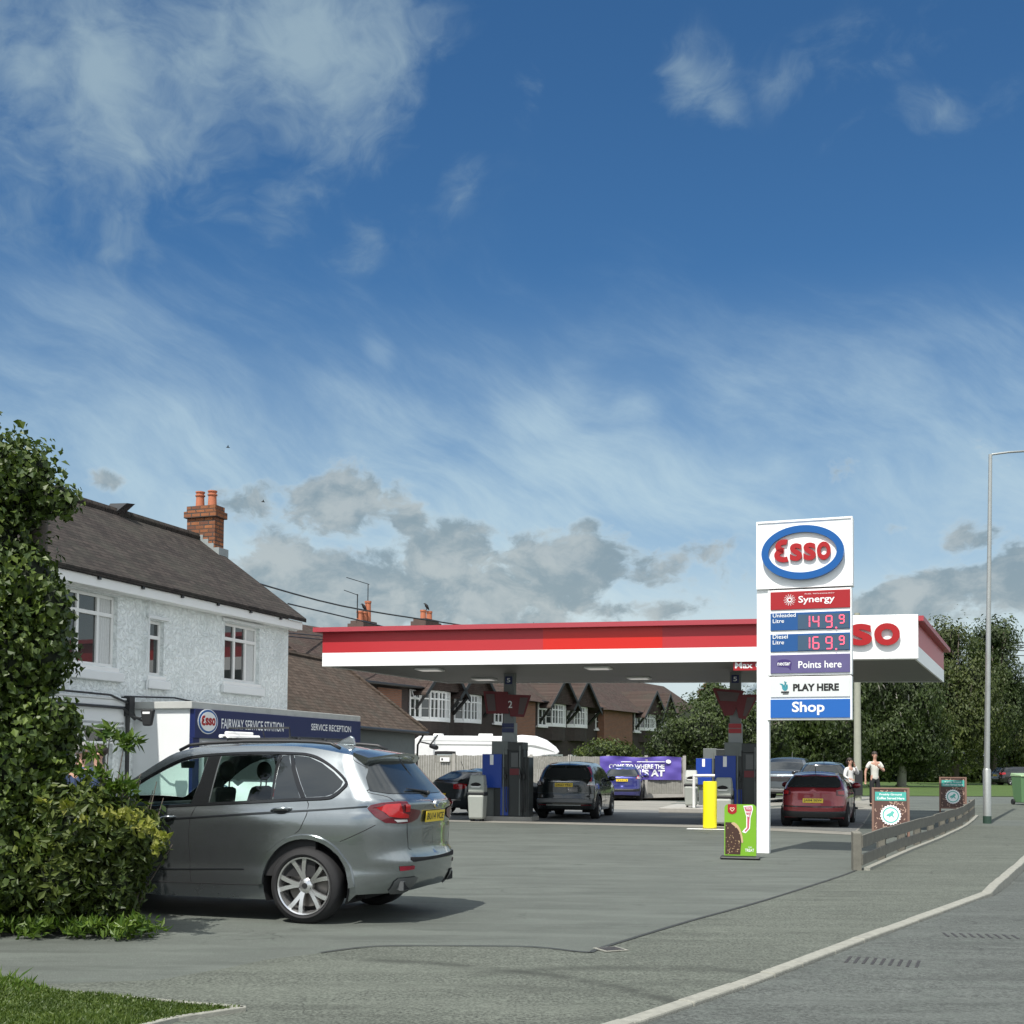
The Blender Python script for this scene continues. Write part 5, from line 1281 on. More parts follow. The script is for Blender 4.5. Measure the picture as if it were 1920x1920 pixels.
# spoiler, rails, exhaust pipes, tailgate roundel, wiper
mb = MB(); 
mb.nrm = None
spts = [(.30, .60), (.50, .64), (.66, .615), (.70, .0)]
n = 14; vs = []
for i in range(n + 1):
    y = -.655 + 1.31 * i / n; k = max(0, 1 - (y / .655) ** 2); xx = .535 + .13 * k ** .7
    zt_ = 1.640 + .050 * k; fz_ = bsh.zt(.36 if k > .2 else .42) + .055 * k * .55
    vs += [(.36, y * .985, fz_ + .008), (xx, y * 1.02, zt_ - .028), (xx - .008, y * 1.02, zt_ - .052), (.50, y * .99, zt_ - .085), (.36, y * .96, zt_ - .10)]
fs = []
for i in range(n):
    for k in range(5): fs.append((i * 5 + k, i * 5 + (k + 1) % 5, (i + 1) * 5 + (k + 1) % 5, (i + 1) * 5 + k))
fs += [(0, 1, 2, 3, 4)[::-1], tuple(n * 5 + k for k in range(5))]
mb.add(vs, fs); obj('roof_spoiler', mb, M_silver, bm, smooth=30)
for side in (-1, 1):
    rl = []
    for x in np.linspace(-1.60, .20, 18):
        z = bsh.zt(x); rl.append((x, side * (bsh.W(x, z) - .035), z + (.045 if -1.5 < x < .1 else .012)))
    mb = MB(); mb.tube(rl, .017, 8); obj('roof_rail', mb, M_black, bm, smooth=True)
    mb = MB(); y0 = side * .61; mb.tube([(.80, y0, .375), (.97, y0, .375)], .0, 4, False)
    mb = MB(); P4 = [(-.085, -.04), (.055, -.04), (.085, .04), (-.085, .04)]
    pe = [(y0 + u * side * -1, .375 + v) for u, v in P4]; o4 = [(y0 + u * 1.08 * side * -1, .375 + v * 1.12) for u, v in P4]
    e = bsh.P(bsh.uE(.61, .375), .375)[0]
    vs = [(e + .014, *p) for p in o4] + [(e + .018, *p) for p in pe] + [(e - .06, *p) for p in pe] + [(e - .03, *p) for p in o4]
    fs = [(i, (i + 1) % 4, 4 + (i + 1) % 4, 4 + i) for i in range(4)] + [(4 + i, 4 + (i + 1) % 4, 8 + (i + 1) % 4, 8 + i) for i in range(4)] + [(12 + i, 12 + (i + 1) % 4, (i + 1) % 4, i) for i in range(4)]
    mb.add(vs, fs); ex = obj('exhaust_tip', mb, m_ex, bm); mb = MB(); mb.add([(e + .010, *p) for p in pe], [(0, 1, 2, 3)]); obj('exhaust_bore', mb, M_dark, ex)
e = bsh.P(bsh.uR, 1.155)[0]
mb = MB(); mb.lathe([(0, e + .022), (.036, e + .020), (.042, e + .012), (.042, e - .01)], 24, (0, 0, 1.15), 'x'); rd = obj('badge', mb, M_chrome, bm, smooth=40)
mb = MB(); [mb.add([(e + .0235, 0, 1.15)] + [(e + .0235, .028 * math.cos(a), 1.15 + .028 * math.sin(a)) for a in np.linspace(a0, a0 + math.pi / 2, 6)], [(0, 1, 2, 3, 4, 5, 6)]) for a0 in (0, math.pi)]; obj('badge_quarter', mb, M_logoblue, rd)
mb = MB(); mb.tube([(.90, .0, 1.265), (.87, -.1, 1.285), (.84, -.42, 1.31)], [.02, .012, .006], 6); mb.sphere((.905, 0, 1.262), .025); obj('rear_wiper', mb, M_black, bm)
# wheel badges stay with hub caps

# --- simpler cars of the forecourt and street
def small(L=4.2, hw=.88, H=1.5, wb=2.6, wr=.32, kind='hatch', sill=.2, belt=.95, rx=.75, slope=.45, nose=.75, hood=.95, wsx=None, third=True, **kw):
    xF = rx - L; ws0 = -wb + .25 if wsx is None else wsx; rf = H - .06
    tw_ = hw * .72
    d = dict(
        w=[(.12, hw * .93), (.35, hw * .975), (.6, hw), (.8, hw), (belt - .05, hw * .985), (belt + .05, hw * .955), (belt + (H - belt) * .5, hw * .86), (H - .14, hw * .745), (H - .05, hw * .66), (H + .1, hw * .5)],
        xr=[(.12, rx - .14), (.3, rx - .03), (.5, rx), (.62, rx - .01), (.7, rx - .05), (belt, rx - .06), (belt + .06, rx - .10), (belt + .12, rx - .16), (H - .2, rx - .06 - slope * .8), (H - .1, rx - .08 - slope), (H + .2, rx - .1 - slope)],
        xf=[(.12, xF + .12), (.35, xF + .02), (.55, xF), (nose, xF + .06), (nose + .15, xF + .25), (H + .2, xF + .5)],
        xr_nom=rx, xf_nom=xF, xF=xF, xR=rx, hw=hw, wb=wb, wr=wr, sill=sill, zbf=sill + .02, zbr=sill + .04, c=.42, cy=.36, bulge=.06, gap=.055, tw=hw - .015, crown=.05, rim=.72, h=.13,
        top=[(xF - 1.5, nose), (xF + .15, nose), (xF + .45, (nose + hood) / 2 + .03), (ws0 - .25, hood), (ws0 - .05, hood + .03), (ws0 + .38, (hood + rf) / 2 + .06), (ws0 + .75, rf - .07), (ws0 + .95, rf - .02), (ws0 + 1.4, rf + .01), (-.2, rf + .0), (rx - .3 - slope * .5, rf - .05), (rx + 1.5, rf - .07)],
        screen=(ws0 - .02, ws0 + .72), belt=belt, mirror=(ws0 + .5, belt + .1), platez=.78, fin=(-.1, 'rod'), handles=[(-.35, belt - .08), (-1.35, belt - .10)])
    b0, b1 = belt + .02, H - .165; xe = rx - .32 - slope * .55; ws1 = ws0 + .42
    d['windows'] = [dict(p=[(ws1 + .03, b0), (ws1 + .42, (b0 + b1) / 2 + .08), (ws1 + .72, b1), (-1.12, b1 + .02), (-1.12, b0 + .01)]),
                    dict(p=[(-1.04, b0 + .01), (-1.04, b1 + .02), (-.25, b1 + .01), (-.13, b0 + .03)]),
                    dict(p=[(-.17, b1), (-.04, b0 + .04), (xe - .02, b0 + .11), (xe - .12, b1 - .08)])]
    yt = hw * .70; zt_ = H - .13; zm = belt + .08
    d['ends'] = [('rear_window', [(0, zt_), (yt * .85, zt_ - .01), (yt, zt_ - .06), (hw * .80, zm + .03), (hw * .72, zm), (0, zm)], M_autoglass, .006, True),
                 ('grille', [(0, nose - .08), (hw * .45, nose - .08), (hw * .42, nose - .25), (0, nose - .25)], M_black, .006, False),
                 ('lower_grille', [(0, .42), (hw * .6, .42), (hw * .55, .26), (0, .26)], M_black, .006, False)]
    d['lamps'] = [('headlight', [('f', hw * .52, nose - .06), ('f', hw * .84, nose - .02), ('s', xF + .55, nose + .0), ('s', xF + .4, nose - .14), ('f', hw * .55, nose - .18)], M_clear, .01)]
    d.update(kw.pop('over', {})); d['lamps'] = d['lamps'] + kw.pop('lamps', []); d['strips'] = kw.pop('strips', []) + [([('s', -1.08, belt - .01), ('s', -1.1, sill + .1)], .009, .002, M_dark, 'door_seam'), ([('s', -.08, belt + .0), ('s', -.12, .7), ('s', -.42, .5)], .009, .002, M_dark, 'door_seam')]
    d['boxes'] = kw.pop('boxes', []); d.update(kw); return d
def tail(hw, z0, z1, y0, xs, up=0):
    return [('s', xs, z1), ('e', hw * .75, z1), ('e', y0, z1 - .02), ('e', y0, z0 + .02), ('e', hw * .76, z0), ('s', xs + .04, z0 + .03)]
M_darkgreen = paint('black green paint', (.008, .012, .012), .2, .25)
M_dkgrey = paint('dark grey paint', (.035, .042, .048), .5, .28)
M_burg = paint('burgundy red paint', (.26, .022, .03), .3, .3)
M_bluec = paint('violet blue paint', (.035, .04, .20), .5, .3)
M_slate = paint('slate grey paint', (.12, .14, .15), .7, .3)
M_blackp = paint('black paint', (.012, .013, .015), .2, .25)
M_vanw = paint('white van paint', (.75, .76, .76), .0, .35)
M_roofgrey = mat('grey lower bumper', (.16, .165, .165), .5)
def place(px, py, b, back=0.0):
    """rear axle position so that the rear bumper middle stands over this ground pixel; b = heading away from the camera"""
    p = G(px, py); return p
def drive(name, spec, px, py, b, label, m_, plate=None, rx=None, z=None, **k):
    p = G(px, py); rx = spec['xR']
    if px > 1430 and p.y > 33: p = G(px, py, 0.15)
    hd = Vector((math.sin(R(b)), math.cos(R(b)), 0)); q = p + hd * rx
    # local +x is the rear direction = -hd
    rz = math.atan2(-hd.y, -hd.x)
    return make_car(name, spec, (q.x, q.y, gh(q.x, q.y)), rz, label, m_, plate=plate, **k)[0]
crv = small(L=4.6, hw=.91, H=1.69, wb=2.62, wr=.345, sill=.25, belt=1.06, rx=.93, slope=.34, nose=.92, hood=1.08, platez=1.0,
    lamps=[('tail_light', [('e', .80, 1.56), ('e', .71, 1.55), ('e', .74, 1.30), ('e', .72, 1.08), ('e', .66, .99), ('e', .86, .97), ('s', .70, 1.02), ('s', .52, 1.2), ('s', .42, 1.5)], M_tail, .012),
           ('lamp_lens', [('e', .82, 1.10), ('e', .70, 1.09), ('e', .66, 1.0), ('e', .84, .98)], M_clear, .018), ('reflector', [('e', .78, .44), ('e', .5, .44), ('e', .5, .41), ('e', .77, .41)], M_taildk, .01)],
    strips=[([('e', .46, 1.09), ('e', .0, 1.09)], .025, .02, M_chrome, 'chrome_bar'), ([('e', .80, .76), ('e', .0, .76)], .02, .006, M_dkgrey, 'body_crease'), ([('e', .80, .53), ('e', .4, .55), ('e', .0, .55)], .13, .02, M_roofgrey, 'bumper_strip'), ([('e', .5, .42), ('e', 0, .42)], .03, .02, M_steel, 'skid_plate')], lip=.05, lipmat=M_black)
drive('estate_car', crv, 1056, 1537, 13, 'dark green black tall estate car seen from behind at the left pump', M_darkgreen, plate='DK63 YKD', m_rim=mat('alloy', (.45, .45, .45), .25, .9))
ds = small(L=3.95, hw=.86, H=1.47, wb=2.45, wr=.315, belt=.96, rx=.72, slope=.42, nose=.78, hood=.96, platez=.70,
    over=dict(), lamps=[('tail_light', [('s', .42, .99), ('e', .78, 1.0), ('e', .58, .98), ('e', .58, .84), ('e', .76, .82), ('s', .45, .85)], M_taildk, .012), ('lamp_lens', [('e', .76, .96), ('e', .62, .95), ('e', .62, .87), ('e', .76, .86)], M_tail, .017)],
    strips=[([('e', .75, .55), ('e', 0, .54)], .03, .004, M_dkgrey, 'body_crease'), ([('e', .8, .36), ('e', .4, .34), ('e', 0, .34)], .16, .01, M_black, 'bumper_strip')])
dcar = drive('hatchback_car', ds, 1524, 1552, 19, 'burgundy red hatchback with a pale roof seen from behind, right of the totem sign', M_burg, plate='JA04 SEW')
jk = small(L=4.1, hw=.88, H=1.56, wb=2.53, wr=.33, belt=1.02, rx=.76, slope=.5, nose=.88, hood=1.03, platez=.93,
    lamps=[('tail_light', [('s', .35, 1.20), ('e', .70, 1.16), ('e', .60, 1.0), ('e', .78, .98), ('s', .45, 1.02)], M_tail, .012), ('lamp_lens', [('e', .76, 1.08), ('e', .66, 1.07), ('e', .66, 1.0), ('e', .78, .99)], M_clear, .018)],
    strips=[([('e', .78, .5), ('e', .4, .48), ('e', 0, .48)], .12, .012, M_black, 'bumper_strip')])
drive('small_car', jk, 1166, 1502, 8, 'violet blue small car with its rear to the camera in front of the purple banner', M_bluec, plate='YH12')
hb = small(L=4.3, hw=.89, H=1.46, wb=2.65, wr=.32, belt=.97, rx=.78, slope=.55, nose=.78, hood=.97, platez=.62,
    lamps=[('tail_light', [('s', .38, .96), ('e', .74, .98), ('e', .55, .96), ('e', .56, .82), ('e', .74, .80), ('s', .42, .84)], M_tail, .012)],
    strips=[([('e', .78, .48), ('e', 0, .47)], .03, .01, M_chrome, 'chrome_bar')])
drive('parked_car', hb, 826, 1528, 52, 'dark grey hatchback between the silver car and the grey bin at the left pump', M_dkgrey)
sv = small(L=4.65, hw=.93, H=1.68, wb=2.7, wr=.355, sill=.26, belt=1.06, rx=.95, slope=.3, nose=.98, hood=1.1, lamps=[('tail_light', [('s', .5, 1.1), ('e', .8, 1.1), ('e', .6, 1.08), ('e', .6, .95), ('e', .8, .95), ('s', .5, .95)], M_tail, .012)],
    strips=[([('f', .5, .88), ('f', 0, .88)], .03, .02, M_chrome, 'chrome_bar'), ([('f', .8, .4), ('f', 0, .38)], .12, .02, M_roofgrey, 'bumper_strip')])
p = G(1476, 1506, .15); hd = Vector((math.sin(R(200)), math.cos(R(200)), 0)); q = p - hd * 1.6
make_car('large_car', sv, (q.x, q.y, gh(q.x, q.y)), math.atan2(-hd.y, -hd.x), 'slate grey four wheel drive facing the camera, partly hidden by the white totem post', M_slate)
es = small(L=4.6, hw=.9, H=1.50, wb=2.7, wr=.32, belt=.98, rx=.95, slope=.35, nose=.78, hood=.97, lamps=[('tail_light', [('s', .5, 1.0), ('e', .78, 1.0), ('e', .6, .98), ('e', .6, .85), ('e', .78, .85), ('s', .5, .86)], M_tail, .012)])
es2 = dict(es)
q = AT(1545, 1500, 41.5); hd = Vector((math.sin(R(14)), math.cos(R(14)), 0))
make_car('parked_car', es, (q.x, q.y, gh(q.x, q.y) + .0), math.atan2(-hd.y, -hd.x), 'black estate car whose roof shows above the burgundy hatchback', M_blackp, plate='KX09')
q = AT(1886, 1470, 96); make_car('parked_car', es2, (q.x, q.y, gh(q.x, q.y)), R(188), 'distant black estate car by the trees at the right edge', M_blackp)
vn = small(L=4.3, hw=.90, H=1.86, wb=2.7, wr=.32, sill=.22, belt=1.12, rx=.78, slope=.1, nose=.95, hood=1.15, lamps=[('tail_light', [('s', .6, 1.2), ('e', .8, 1.2), ('e', .76, 1.2), ('e', .76, .9), ('e', .8, .9), ('s', .6, .9)], M_tail, .012)])
hd = Vector((math.sin(R(24)), math.cos(R(24)), 0)); q = AT(492, 1500, 19.2)
vt, vsh = make_car('white_van', vn, (q.x, q.y, 0), math.atan2(-hd.y, -hd.x), 'small white van with a roof rack, only its roof showing over the silver car', M_vanw, cat='van')
mb = MB()
for x in (-1.5, -.75, .0): mb.tube([(x, -.68, 1.84), (x, -.68, 1.93), (x, .68, 1.93), (x, .68, 1.84)], .018, 6)
mb.tube([(-1.6, -.62, 1.95), (.2, -.62, 1.95)], .018, 6); mb.tube([(-1.6, .62, 1.95), (.2, .62, 1.95)], .018, 6)
mb.tube([(.0, -.64, 1.93), (.03, -.64, 2.10), (.03, .5, 2.10), (.0, .5, 1.93)], .015, 6)
obj('roof_rack', mb, M_black, vt)
for k, (lab, y, l0, l1, zz) in enumerate((('white plastic pipe strapped lowest on the van roof rack', -.64, -.55, .25, 1.97), ('white plastic pipe strapped beside the van roof rack ladder bar', -.52, -.6, .22, 1.97), ('white plastic pipe lying on top of two others on the van rack', -.58, -.5, .18, 2.02))):
    c = vt.matrix_basis @ Vector((l0, y, zz)); tt = thing('pipe', (c.x, c.y, c.z), vt.rotation_euler.z, lab, 'pipe', 'pipes on the van roof rack')
    mb = MB(); mb.tube([(0, 0, 0), (l1 - l0, 0, 0)], .028, 10); obj('tube_wall', mb, M_white, tt, smooth=40); mb = MB(); mb.tube([(-.002, 0, 0), (-.004, 0, 0)], .03, 10); obj('bore', mb, M_dark, tt)

# --- motorhome behind the fence
p = AT(776, 1430, 59.0); t = thing('motorhome', (p.x, p.y, 0), R(2), 'long white motorhome with an over cab bulge standing behind the wooden fence', 'motorhome')
M_mh = paint('white motorhome skin', (.80, .81, .80), 0, .4)
prof = [(0.0, .6), (0.0, 2.75), (.25, 2.93), (1.5, 2.95), (4.6, 2.95), (5.2, 3.02), (5.9, 2.97), (6.4, 2.78), (6.85, 2.45), (7.02, 2.22), (6.9, 2.08), (6.2, 2.02), (6.0, 1.95), (6.3, 1.75), (6.75, 1.35), (7.5, 1.15), (7.65, .9), (7.65, .45), (.0, .45)]
mb = MB(); mb.prism(prof, 0, 2.3, lambda u, v, d: (u, d, v)); bd = obj('body', mb, M_mh, t, bevel=.05)
mb = MB(); mb.prism([(5.95, 1.9), (6.7, 1.38), (5.75, 1.38), (5.6, 1.9)], -.015, 0, lambda u, v, d: (u, d, v)); obj('cab_window', mb, M_autoglass, t)
mb = MB(); mb.prism(smoothpts([(.95, 1.65), (1.0, 2.12), (1.1, 2.2), (1.9, 2.2), (2.0, 2.12), (2.05, 1.65)], 2), -.02, 0, lambda u, v, d: (u, d, v)); wf = obj('side_window', mb, M_black, t); mb = MB(); mb.box(1.1, 1.9, -.03, -.02, 1.7, 2.05); obj('pane', mb, mat('pale acrylic window', (.35, .40, .40), .1), wf)
mb = MB(); mb.box(.9, 4.4, -.012, 0, 2.50, 2.55); mb.box(.3, 5.0, -.008, 0, 2.70, 2.715); mb.prism(smoothpts([(5.0, 2.45), (5.6, 2.55), (6.3, 2.4), (6.8, 2.2), (6.3, 2.33), (5.6, 2.46)], 3), -.012, 0, lambda u, v, d: (u, d, v)); obj('stripe', mb, mat('grey stripe', (.30, .31, .30), .5), t)
mb = MB(); mb.box(.9, 1.4, .6, 1.1, 2.95, 3.06); obj('roof_vent', mb, M_white, t, bevel=.03); mb = MB(); mb.box(3.1, 3.8, .7, 1.3, 2.95, 3.08); obj('roof_vent', mb, M_white, t, bevel=.03)
for x in (1.6, 6.5): wheel(t, x, .12, .34, .2, .24, 5, -1, mat('alloy', (.45, .45, .45), .25, .9))
mb = MB(); mb.box(6.35, 6.45, -.25, -.05, 1.55, 1.9); obj('door_mirror', mb, M_black, t, bevel=.03)

# ------------------------------------------------------------------ totem price sign
S0 = G(1421, 1600); SN = R(-21.0); SD = Vector((math.cos(SN), math.sin(SN), 0)); SNn = Vector((SD.y, -SD.x, 0))
sg_ = thing('price_totem', (S0.x, S0.y, 0), SN, 'tall white fuel price totem sign with red and blue oval logo on top', 'sign')
def st(px, py, off=0.0):
    q = ONP(px, py, S0 + SNn * off, SNn) - S0; return q.dot(SD), q.z
def sp_(x, z, d): return (x, -d, z)
zt0 = st(1510, 974)[1]; x0 = st(1419, 1040)[0]; x1 = st(1599, 1040)[0]; zb0 = st(1510, 1102)[1]
pxr = st(1442, 1500)[0]
mb = MB(); mb.box(x0 + .0, pxr, 0.0, .16, 0, zb0); obj('post', mb, M_fasc, sg_, bevel=.01)
mb = MB(); mb.box(x0, x1, -.03, .24, zb0, zt0); hd_ = obj('head_panel', mb, M_fasc, sg_, bevel=.012)
mb = MB(); e = .035
for (a, b, c, d) in ((x0, x1, zt0 - e, zt0), (x0, x1, zb0, zb0 + e * .6), (x0, x0 + e * .7, zb0 + e, zt0 - e), (x1 - e * .7, x1, zb0 + e, zt0 - e)): mb.box(a, b, -.05, -.028, c, d)
obj('frame', mb, M_fasc, hd_)
f_ = lambda x, z, d: sp_(x, z, .03 + d)
ca_, cb_ = st(1430, 1038)[0], st(1584, 1038)[0]; oz1, oz0 = st(1508, 987)[1], st(1508, 1088)[1]; ocx, ocz = (ca_ + cb_) / 2, (oz0 + oz1) / 2; orx, orz = (cb_ - ca_) / 2, (oz1 - oz0) / 2
obj('oval_face', disc(f_, ocx, ocz, orx * .9, orz * .9, .0, .05, 64), M_fasc, hd_)
rw = .125
el1 = [(ocx + (orx - rw / 2) * math.cos(a), ocz + (orz - rw / 2) * math.sin(a)) for a in np.linspace(0, 2 * math.pi, 73)[:-1]]
obj('oval_ring', stroke_mb([el1], rw, f_, .0, .11, closed=True), M_logoblue, hd_)
wa, wb_ = st(1455, 1038)[0], st(1559, 1038)[0]; wz1, wz0 = st(1508, 1020)[1], st(1508, 1053)[1]
obj('lettering', esso_word(lambda x, z, d: f_(x, z + (x - ocx) * .0, d), (wa + wb_) / 2, (wz0 + wz1) / 2, wb_ - wa, wz1 - wz0, .05, .10), M_logored, hd_)
def panel(name, py0, py1, m_, px0=1443.5, px1=1596.5, parent=sg_, inset=.03):
    xa = st(px0, py0)[0]; xb = st(px1, py0)[0]; za = st(1520, py1)[1]; zb = st(1520, py0)[1]
    mb = MB(); mb.box(xa + inset * .6, xb - inset * .6, -.05, -.028, za + inset * .35, zb - inset * .35); return obj(name, mb, m_, parent, bevel=.003), (xa, xb, za, zb)
xa, xb = pxr - .02, x1 - .02
zA = st(1520, 1103)[1]; zB = st(1520, 1267)[1]; zC = st(1520, 1350)[1]
mb = MB(); mb.box(xa, xb, -.03, .2, zB + .012, zA - .012); obj('price_cabinet', mb, M_fasc, sg_, bevel=.01)
mb = MB(); mb.box(xa - .01, xb, -.03, .2, zC, zB - .012); obj('shop_cabinet', mb, M_fasc, sg_, bevel=.01)
M_panblue = mat('sign panel blue', (.010, .075, .24), .35, var=.03); M_slateblue = mat('dark display window', (.045, .085, .14), .25); M_pancolb = mat('bright sign blue', (.012, .11, .40), .35, var=.03)
ft = lambda x, z, d: sp_(x, z, .05 + d)
def XZ(px, py): return st(px, py, .05)
def txt(parent, s, pxa, pya, pxb, pyb, m_=M_txtwhite, bold=.012, keep=False, **k):
    a = XZ(pxa, pyb); b = XZ(pxb, pya); o = obj('lettering', text_mb(s, ft, a[0], b[0], a[1], b[1], bold, keep=keep, **k), m_, parent); return o
pr, _ = panel('fuel_brand_panel', 1107, 1143, M_redsh)
txt(pr, 'Synergy', 1497, 1115, 1565, 1134, spacing=.98); txt(pr, 'FUEL TECHNOLOGY', 1509, 1110.5, 1565, 1114.5, bold=.004)
c = XZ(1480.5, 1125); mb = MB(); mb.v = []
stroke_mb([arc(c[0], c[1], .035, .035, 0, 345, 20)], .018, ft, 0, .006, mb=mb)
for ring_r, nn_, rr in ((.06, 14, .0085), (.082, 16, .007), (.10, 14, .0055)):
    for k in range(nn_):
        an = 2 * math.pi * (k + ring_r * 30) / nn_; mb.prism([(c[0] + ring_r * math.cos(an) + rr * math.cos(b), c[1] + ring_r * math.sin(an) + rr * math.sin(b)) for b in np.linspace(0, 5.3, 6)], 0, .005, ft)
obj('burst_emblem', mb, M_txtwhite, pr)
M_led = glow('red pink led segments', (1.0, .10, .17), 1.5)
DIG = {'1': 'bc', '4': 'fgbc', '9': 'abcdfg', '6': 'acdefg'}
def digit(mb, ch, cx_, cz_, w_, h_, th):
    s = DIG[ch]; a = w_ / 2; b = h_ / 2; g = .006
    seg = dict(a=[(-a + g, b), (a - g, b)], g=[(-a + g, 0), (a - g, 0)], d=[(-a + g, -b), (a - g, -b)], f=[(-a, b - g), (-a, g)], b=[(a, b - g), (a, g)], e=[(-a, -g), (-a, -b + g)], c=[(a, -g), (a, -b + g)])
    for k in s:
        (u0, v0), (u1, v1) = seg[k]; stroke_mb([[(cx_ + u0, cz_ + v0), (cx_ + (u0 + u1) / 2, cz_ + (v0 + v1) / 2), (cx_ + u1, cz_ + v1)]], th, ft, .012, .018, mb=mb)
for row, (py0, py1, nm, lab, digs) in enumerate(((1147, 1182, 'Unleaded', 'Litre', '1499'), (1187, 1222, 'Diesel', 'Litre', '1699'))):
    pn, _ = panel('price_panel', py0, py1, M_panblue)
    a = XZ(1496, py1 - 2); b = XZ(1592, py0 + 2)
    mb = MB(); mb.box(a[0], b[0], -.058, -.05, a[1], b[1]); dp = obj('display', mb, M_slateblue, pn)
    txt(pn, nm, 1449, py0 + 2.5, (1492 if row == 0 else 1477), py0 + 11, bold=.004); txt(pn, lab, 1449, py0 + 13.5, 1470, py0 + 21.5, bold=.004)
    mb = MB(); cs = [1513, 1530, 1554.5]
    for ch, px in zip(digs[:3], cs):
        q0 = XZ(px, py0 + 18.5); digit(mb, ch, q0[0], q0[1], .095, .205, .020)
    q0 = XZ(1578.5, py0 + 13.5); digit(mb, digs[3], q0[0], q0[1], .075, .14, .020); q0 = XZ(1568, py0 + 31 - 1); mb.prism([(q0[0] - .014, q0[1] - .014), (q0[0] + .014, q0[1] - .014), (q0[0] + .014, q0[1] + .014), (q0[0] - .014, q0[1] + .014)], .012, .018, ft)
    obj('led_digits', mb, M_led, dp)
pn, _ = panel('points_panel', 1226, 1263, mat('muted purple panel', (.105, .09, .21), .35))
txt(pn, 'Points here', 1497, 1238, 1578, 1253, spacing=1.0)
c = XZ(1470, 1244); mb = MB(); mb.prism([(c[0] + u, c[1] + v) for u, v in smoothpts([(-.13, .0), (-.10, .055), (0, .075), (.10, .055), (.135, 0), (.125, -.06), (.12, -.125), (.07, -.075), (-.05, -.06), (-.11, -.045)], 3, True)], 0, .004, ft); sw = obj('speech_blob', mb, mat('deep purple blob', (.05, .03, .14), .35), pn)
a = XZ(1458, 1248); b = XZ(1482, 1241); obj('lettering', text_mb('nectar', lambda x, z, d: ft(x, z, d + .004), a[0], b[0], a[1], b[1], .012), M_txtwhite, sw)
pn, _ = panel('lottery_panel', 1270, 1308, mat('pale panel', (.62, .65, .64), .4, var=.03))
txt(pn, 'PLAY HERE', 1487, 1281, 1573, 1296, M_txtblack, .045)
c = XZ(1472, 1289); M_teal = mat('teal mark', (.04, .25, .30), .4)
mb = MB()      # small hand with crossed fingers over a base line
mb.prism([(c[0] + u, c[1] + v) for u, v in smoothpts([(-.05, -.02), (-.06, .04), (-.10, .07), (-.04, .065), (.0, .02), (.04, .06), (.05, -.01), (.02, -.055), (-.02, -.055)], 2, True)], 0, .004, ft)
stroke_mb([[(c[0] - .02, c[1] + .02), (c[0] + .02, c[1] + .1)], [(c[0] + .03, c[1] + .02), (c[0] - .01, c[1] + .11)]], .018, ft, .004, .007, mb=mb)
obj('hand_mark', mb, M_teal, pn); mb = MB(); mb.prism([(c[0] - .07, c[1] - .10), (c[0] + .07, c[1] - .10), (c[0] + .07, c[1] - .07), (c[0] - .07, c[1] - .07)], 0, .004, ft); mb.prism([(c[0] - .04, c[1] - .125), (c[0] + .06, c[1] - .125), (c[0] + .06, c[1] - .108), (c[0] - .04, c[1] - .108)], 0, .004, ft); obj('mark_base', mb, M_black, pn)
pn, _ = panel('shop_panel', 1310, 1347, M_pancolb)
txt(pn, 'Shop', 1485, 1315, 1546, 1341, M_txtwhite, .022)

# ------------------------------------------------------------------ pumps, bins and small things on the forecourt
M_pumpdk = mat('dark pump casing', (.035, .04, .04), .4, .2, var=.15)
M_pumpgr = mat('grey pump casing', (.14, .155, .15), .5, .2, var=.1)
def make_pump(loc, rz, label):
    t = thing('fuel_pump', loc, rz, label, 'fuel pump', 'fuel pumps under the canopy')
    mb = MB(); mb.box(-.75, .85, -.45, .45, 0, .12); obj('plinth', mb, M_concrete, t, bevel=.01)
    mb = MB(); mb.box(-.28, .55, -.3, .3, .12, 1.95); mb.box(.1, .55, -.32, .32, 1.95, 2.2); cb = obj('cabinet', mb, M_pumpdk, t, bevel=.015)
    mb = MB(); mb.box(-.35, .12, -.32, .32, 1.85, 2.22); obj('header_box', mb, M_pumpgr, t, bevel=.01)
    mb = MB(); mb.box(-.52, -.1, -.24, .24, .12, .95); obj('lower_casing', mb, M_pumpgr, t, bevel=.01)
    mb = MB(); mb.box(-.08, .14, -.34, -.30, .15, .95); obj('blue_skirt', mb, M_blue, t)
    mb = MB(); mb.box(-.60, -.04, -.38, -.33, .92, 1.86); bp = obj('blue_side_panel', mb, M_blue, t, bevel=.004)
    mb = MB(); mb.box(-.38, -.28, -.386, -.38, 1.56, 1.84); obj('sticker', mb, M_txtwhite, bp)
    mb = MB(); mb.box(.22, .42, -.34, -.32, 1.5, 1.9); obj('keypad_panel', mb, mat('keypad', (.09, .095, .095), .4), cb); mb = MB(); mb.box(.18, .46, -.335, -.32, 1.28, 1.46); obj('red_band', mb, mat('dark red band', (.12, .01, .015), .4), cb)
    for k, x in enumerate((.06, .50, .60)):
        mb = MB(); mb.box(x - .03, x + .03, -.42, -.33, 1.18, 1.30); mb.tube([(x, -.36, 1.30), (x, -.44, 1.42), (x - .02, -.46, 1.5)], .016, 6); nz = obj('nozzle', mb, M_black, t, bevel=.008)
        mb = MB(); mb.tube(smoothpts([(x, -.38, 1.18), (x + .02, -.44, .9), (x + .03, -.46, .45), (x + .06, -.44, .25), (x + .08, -.42, .5), (x + .07, -.36, 1.2), (x + .06, -.33, 2.0)], 5), .014, 6); obj('hose', mb, M_black, t, smooth=True)
    mb = MB(); mb.box(.56, .72, -.28, .28, .12, 1.78); obj('side_cabinet', mb, M_pumpdk, t, bevel=.01)
    for x in (-.02, .45): 
        mb = MB(); mb.box(x, x + .04, -.345, -.30, .15, 2.1); obj('steel_trim', mb, M_pumpgr, t)
    return t
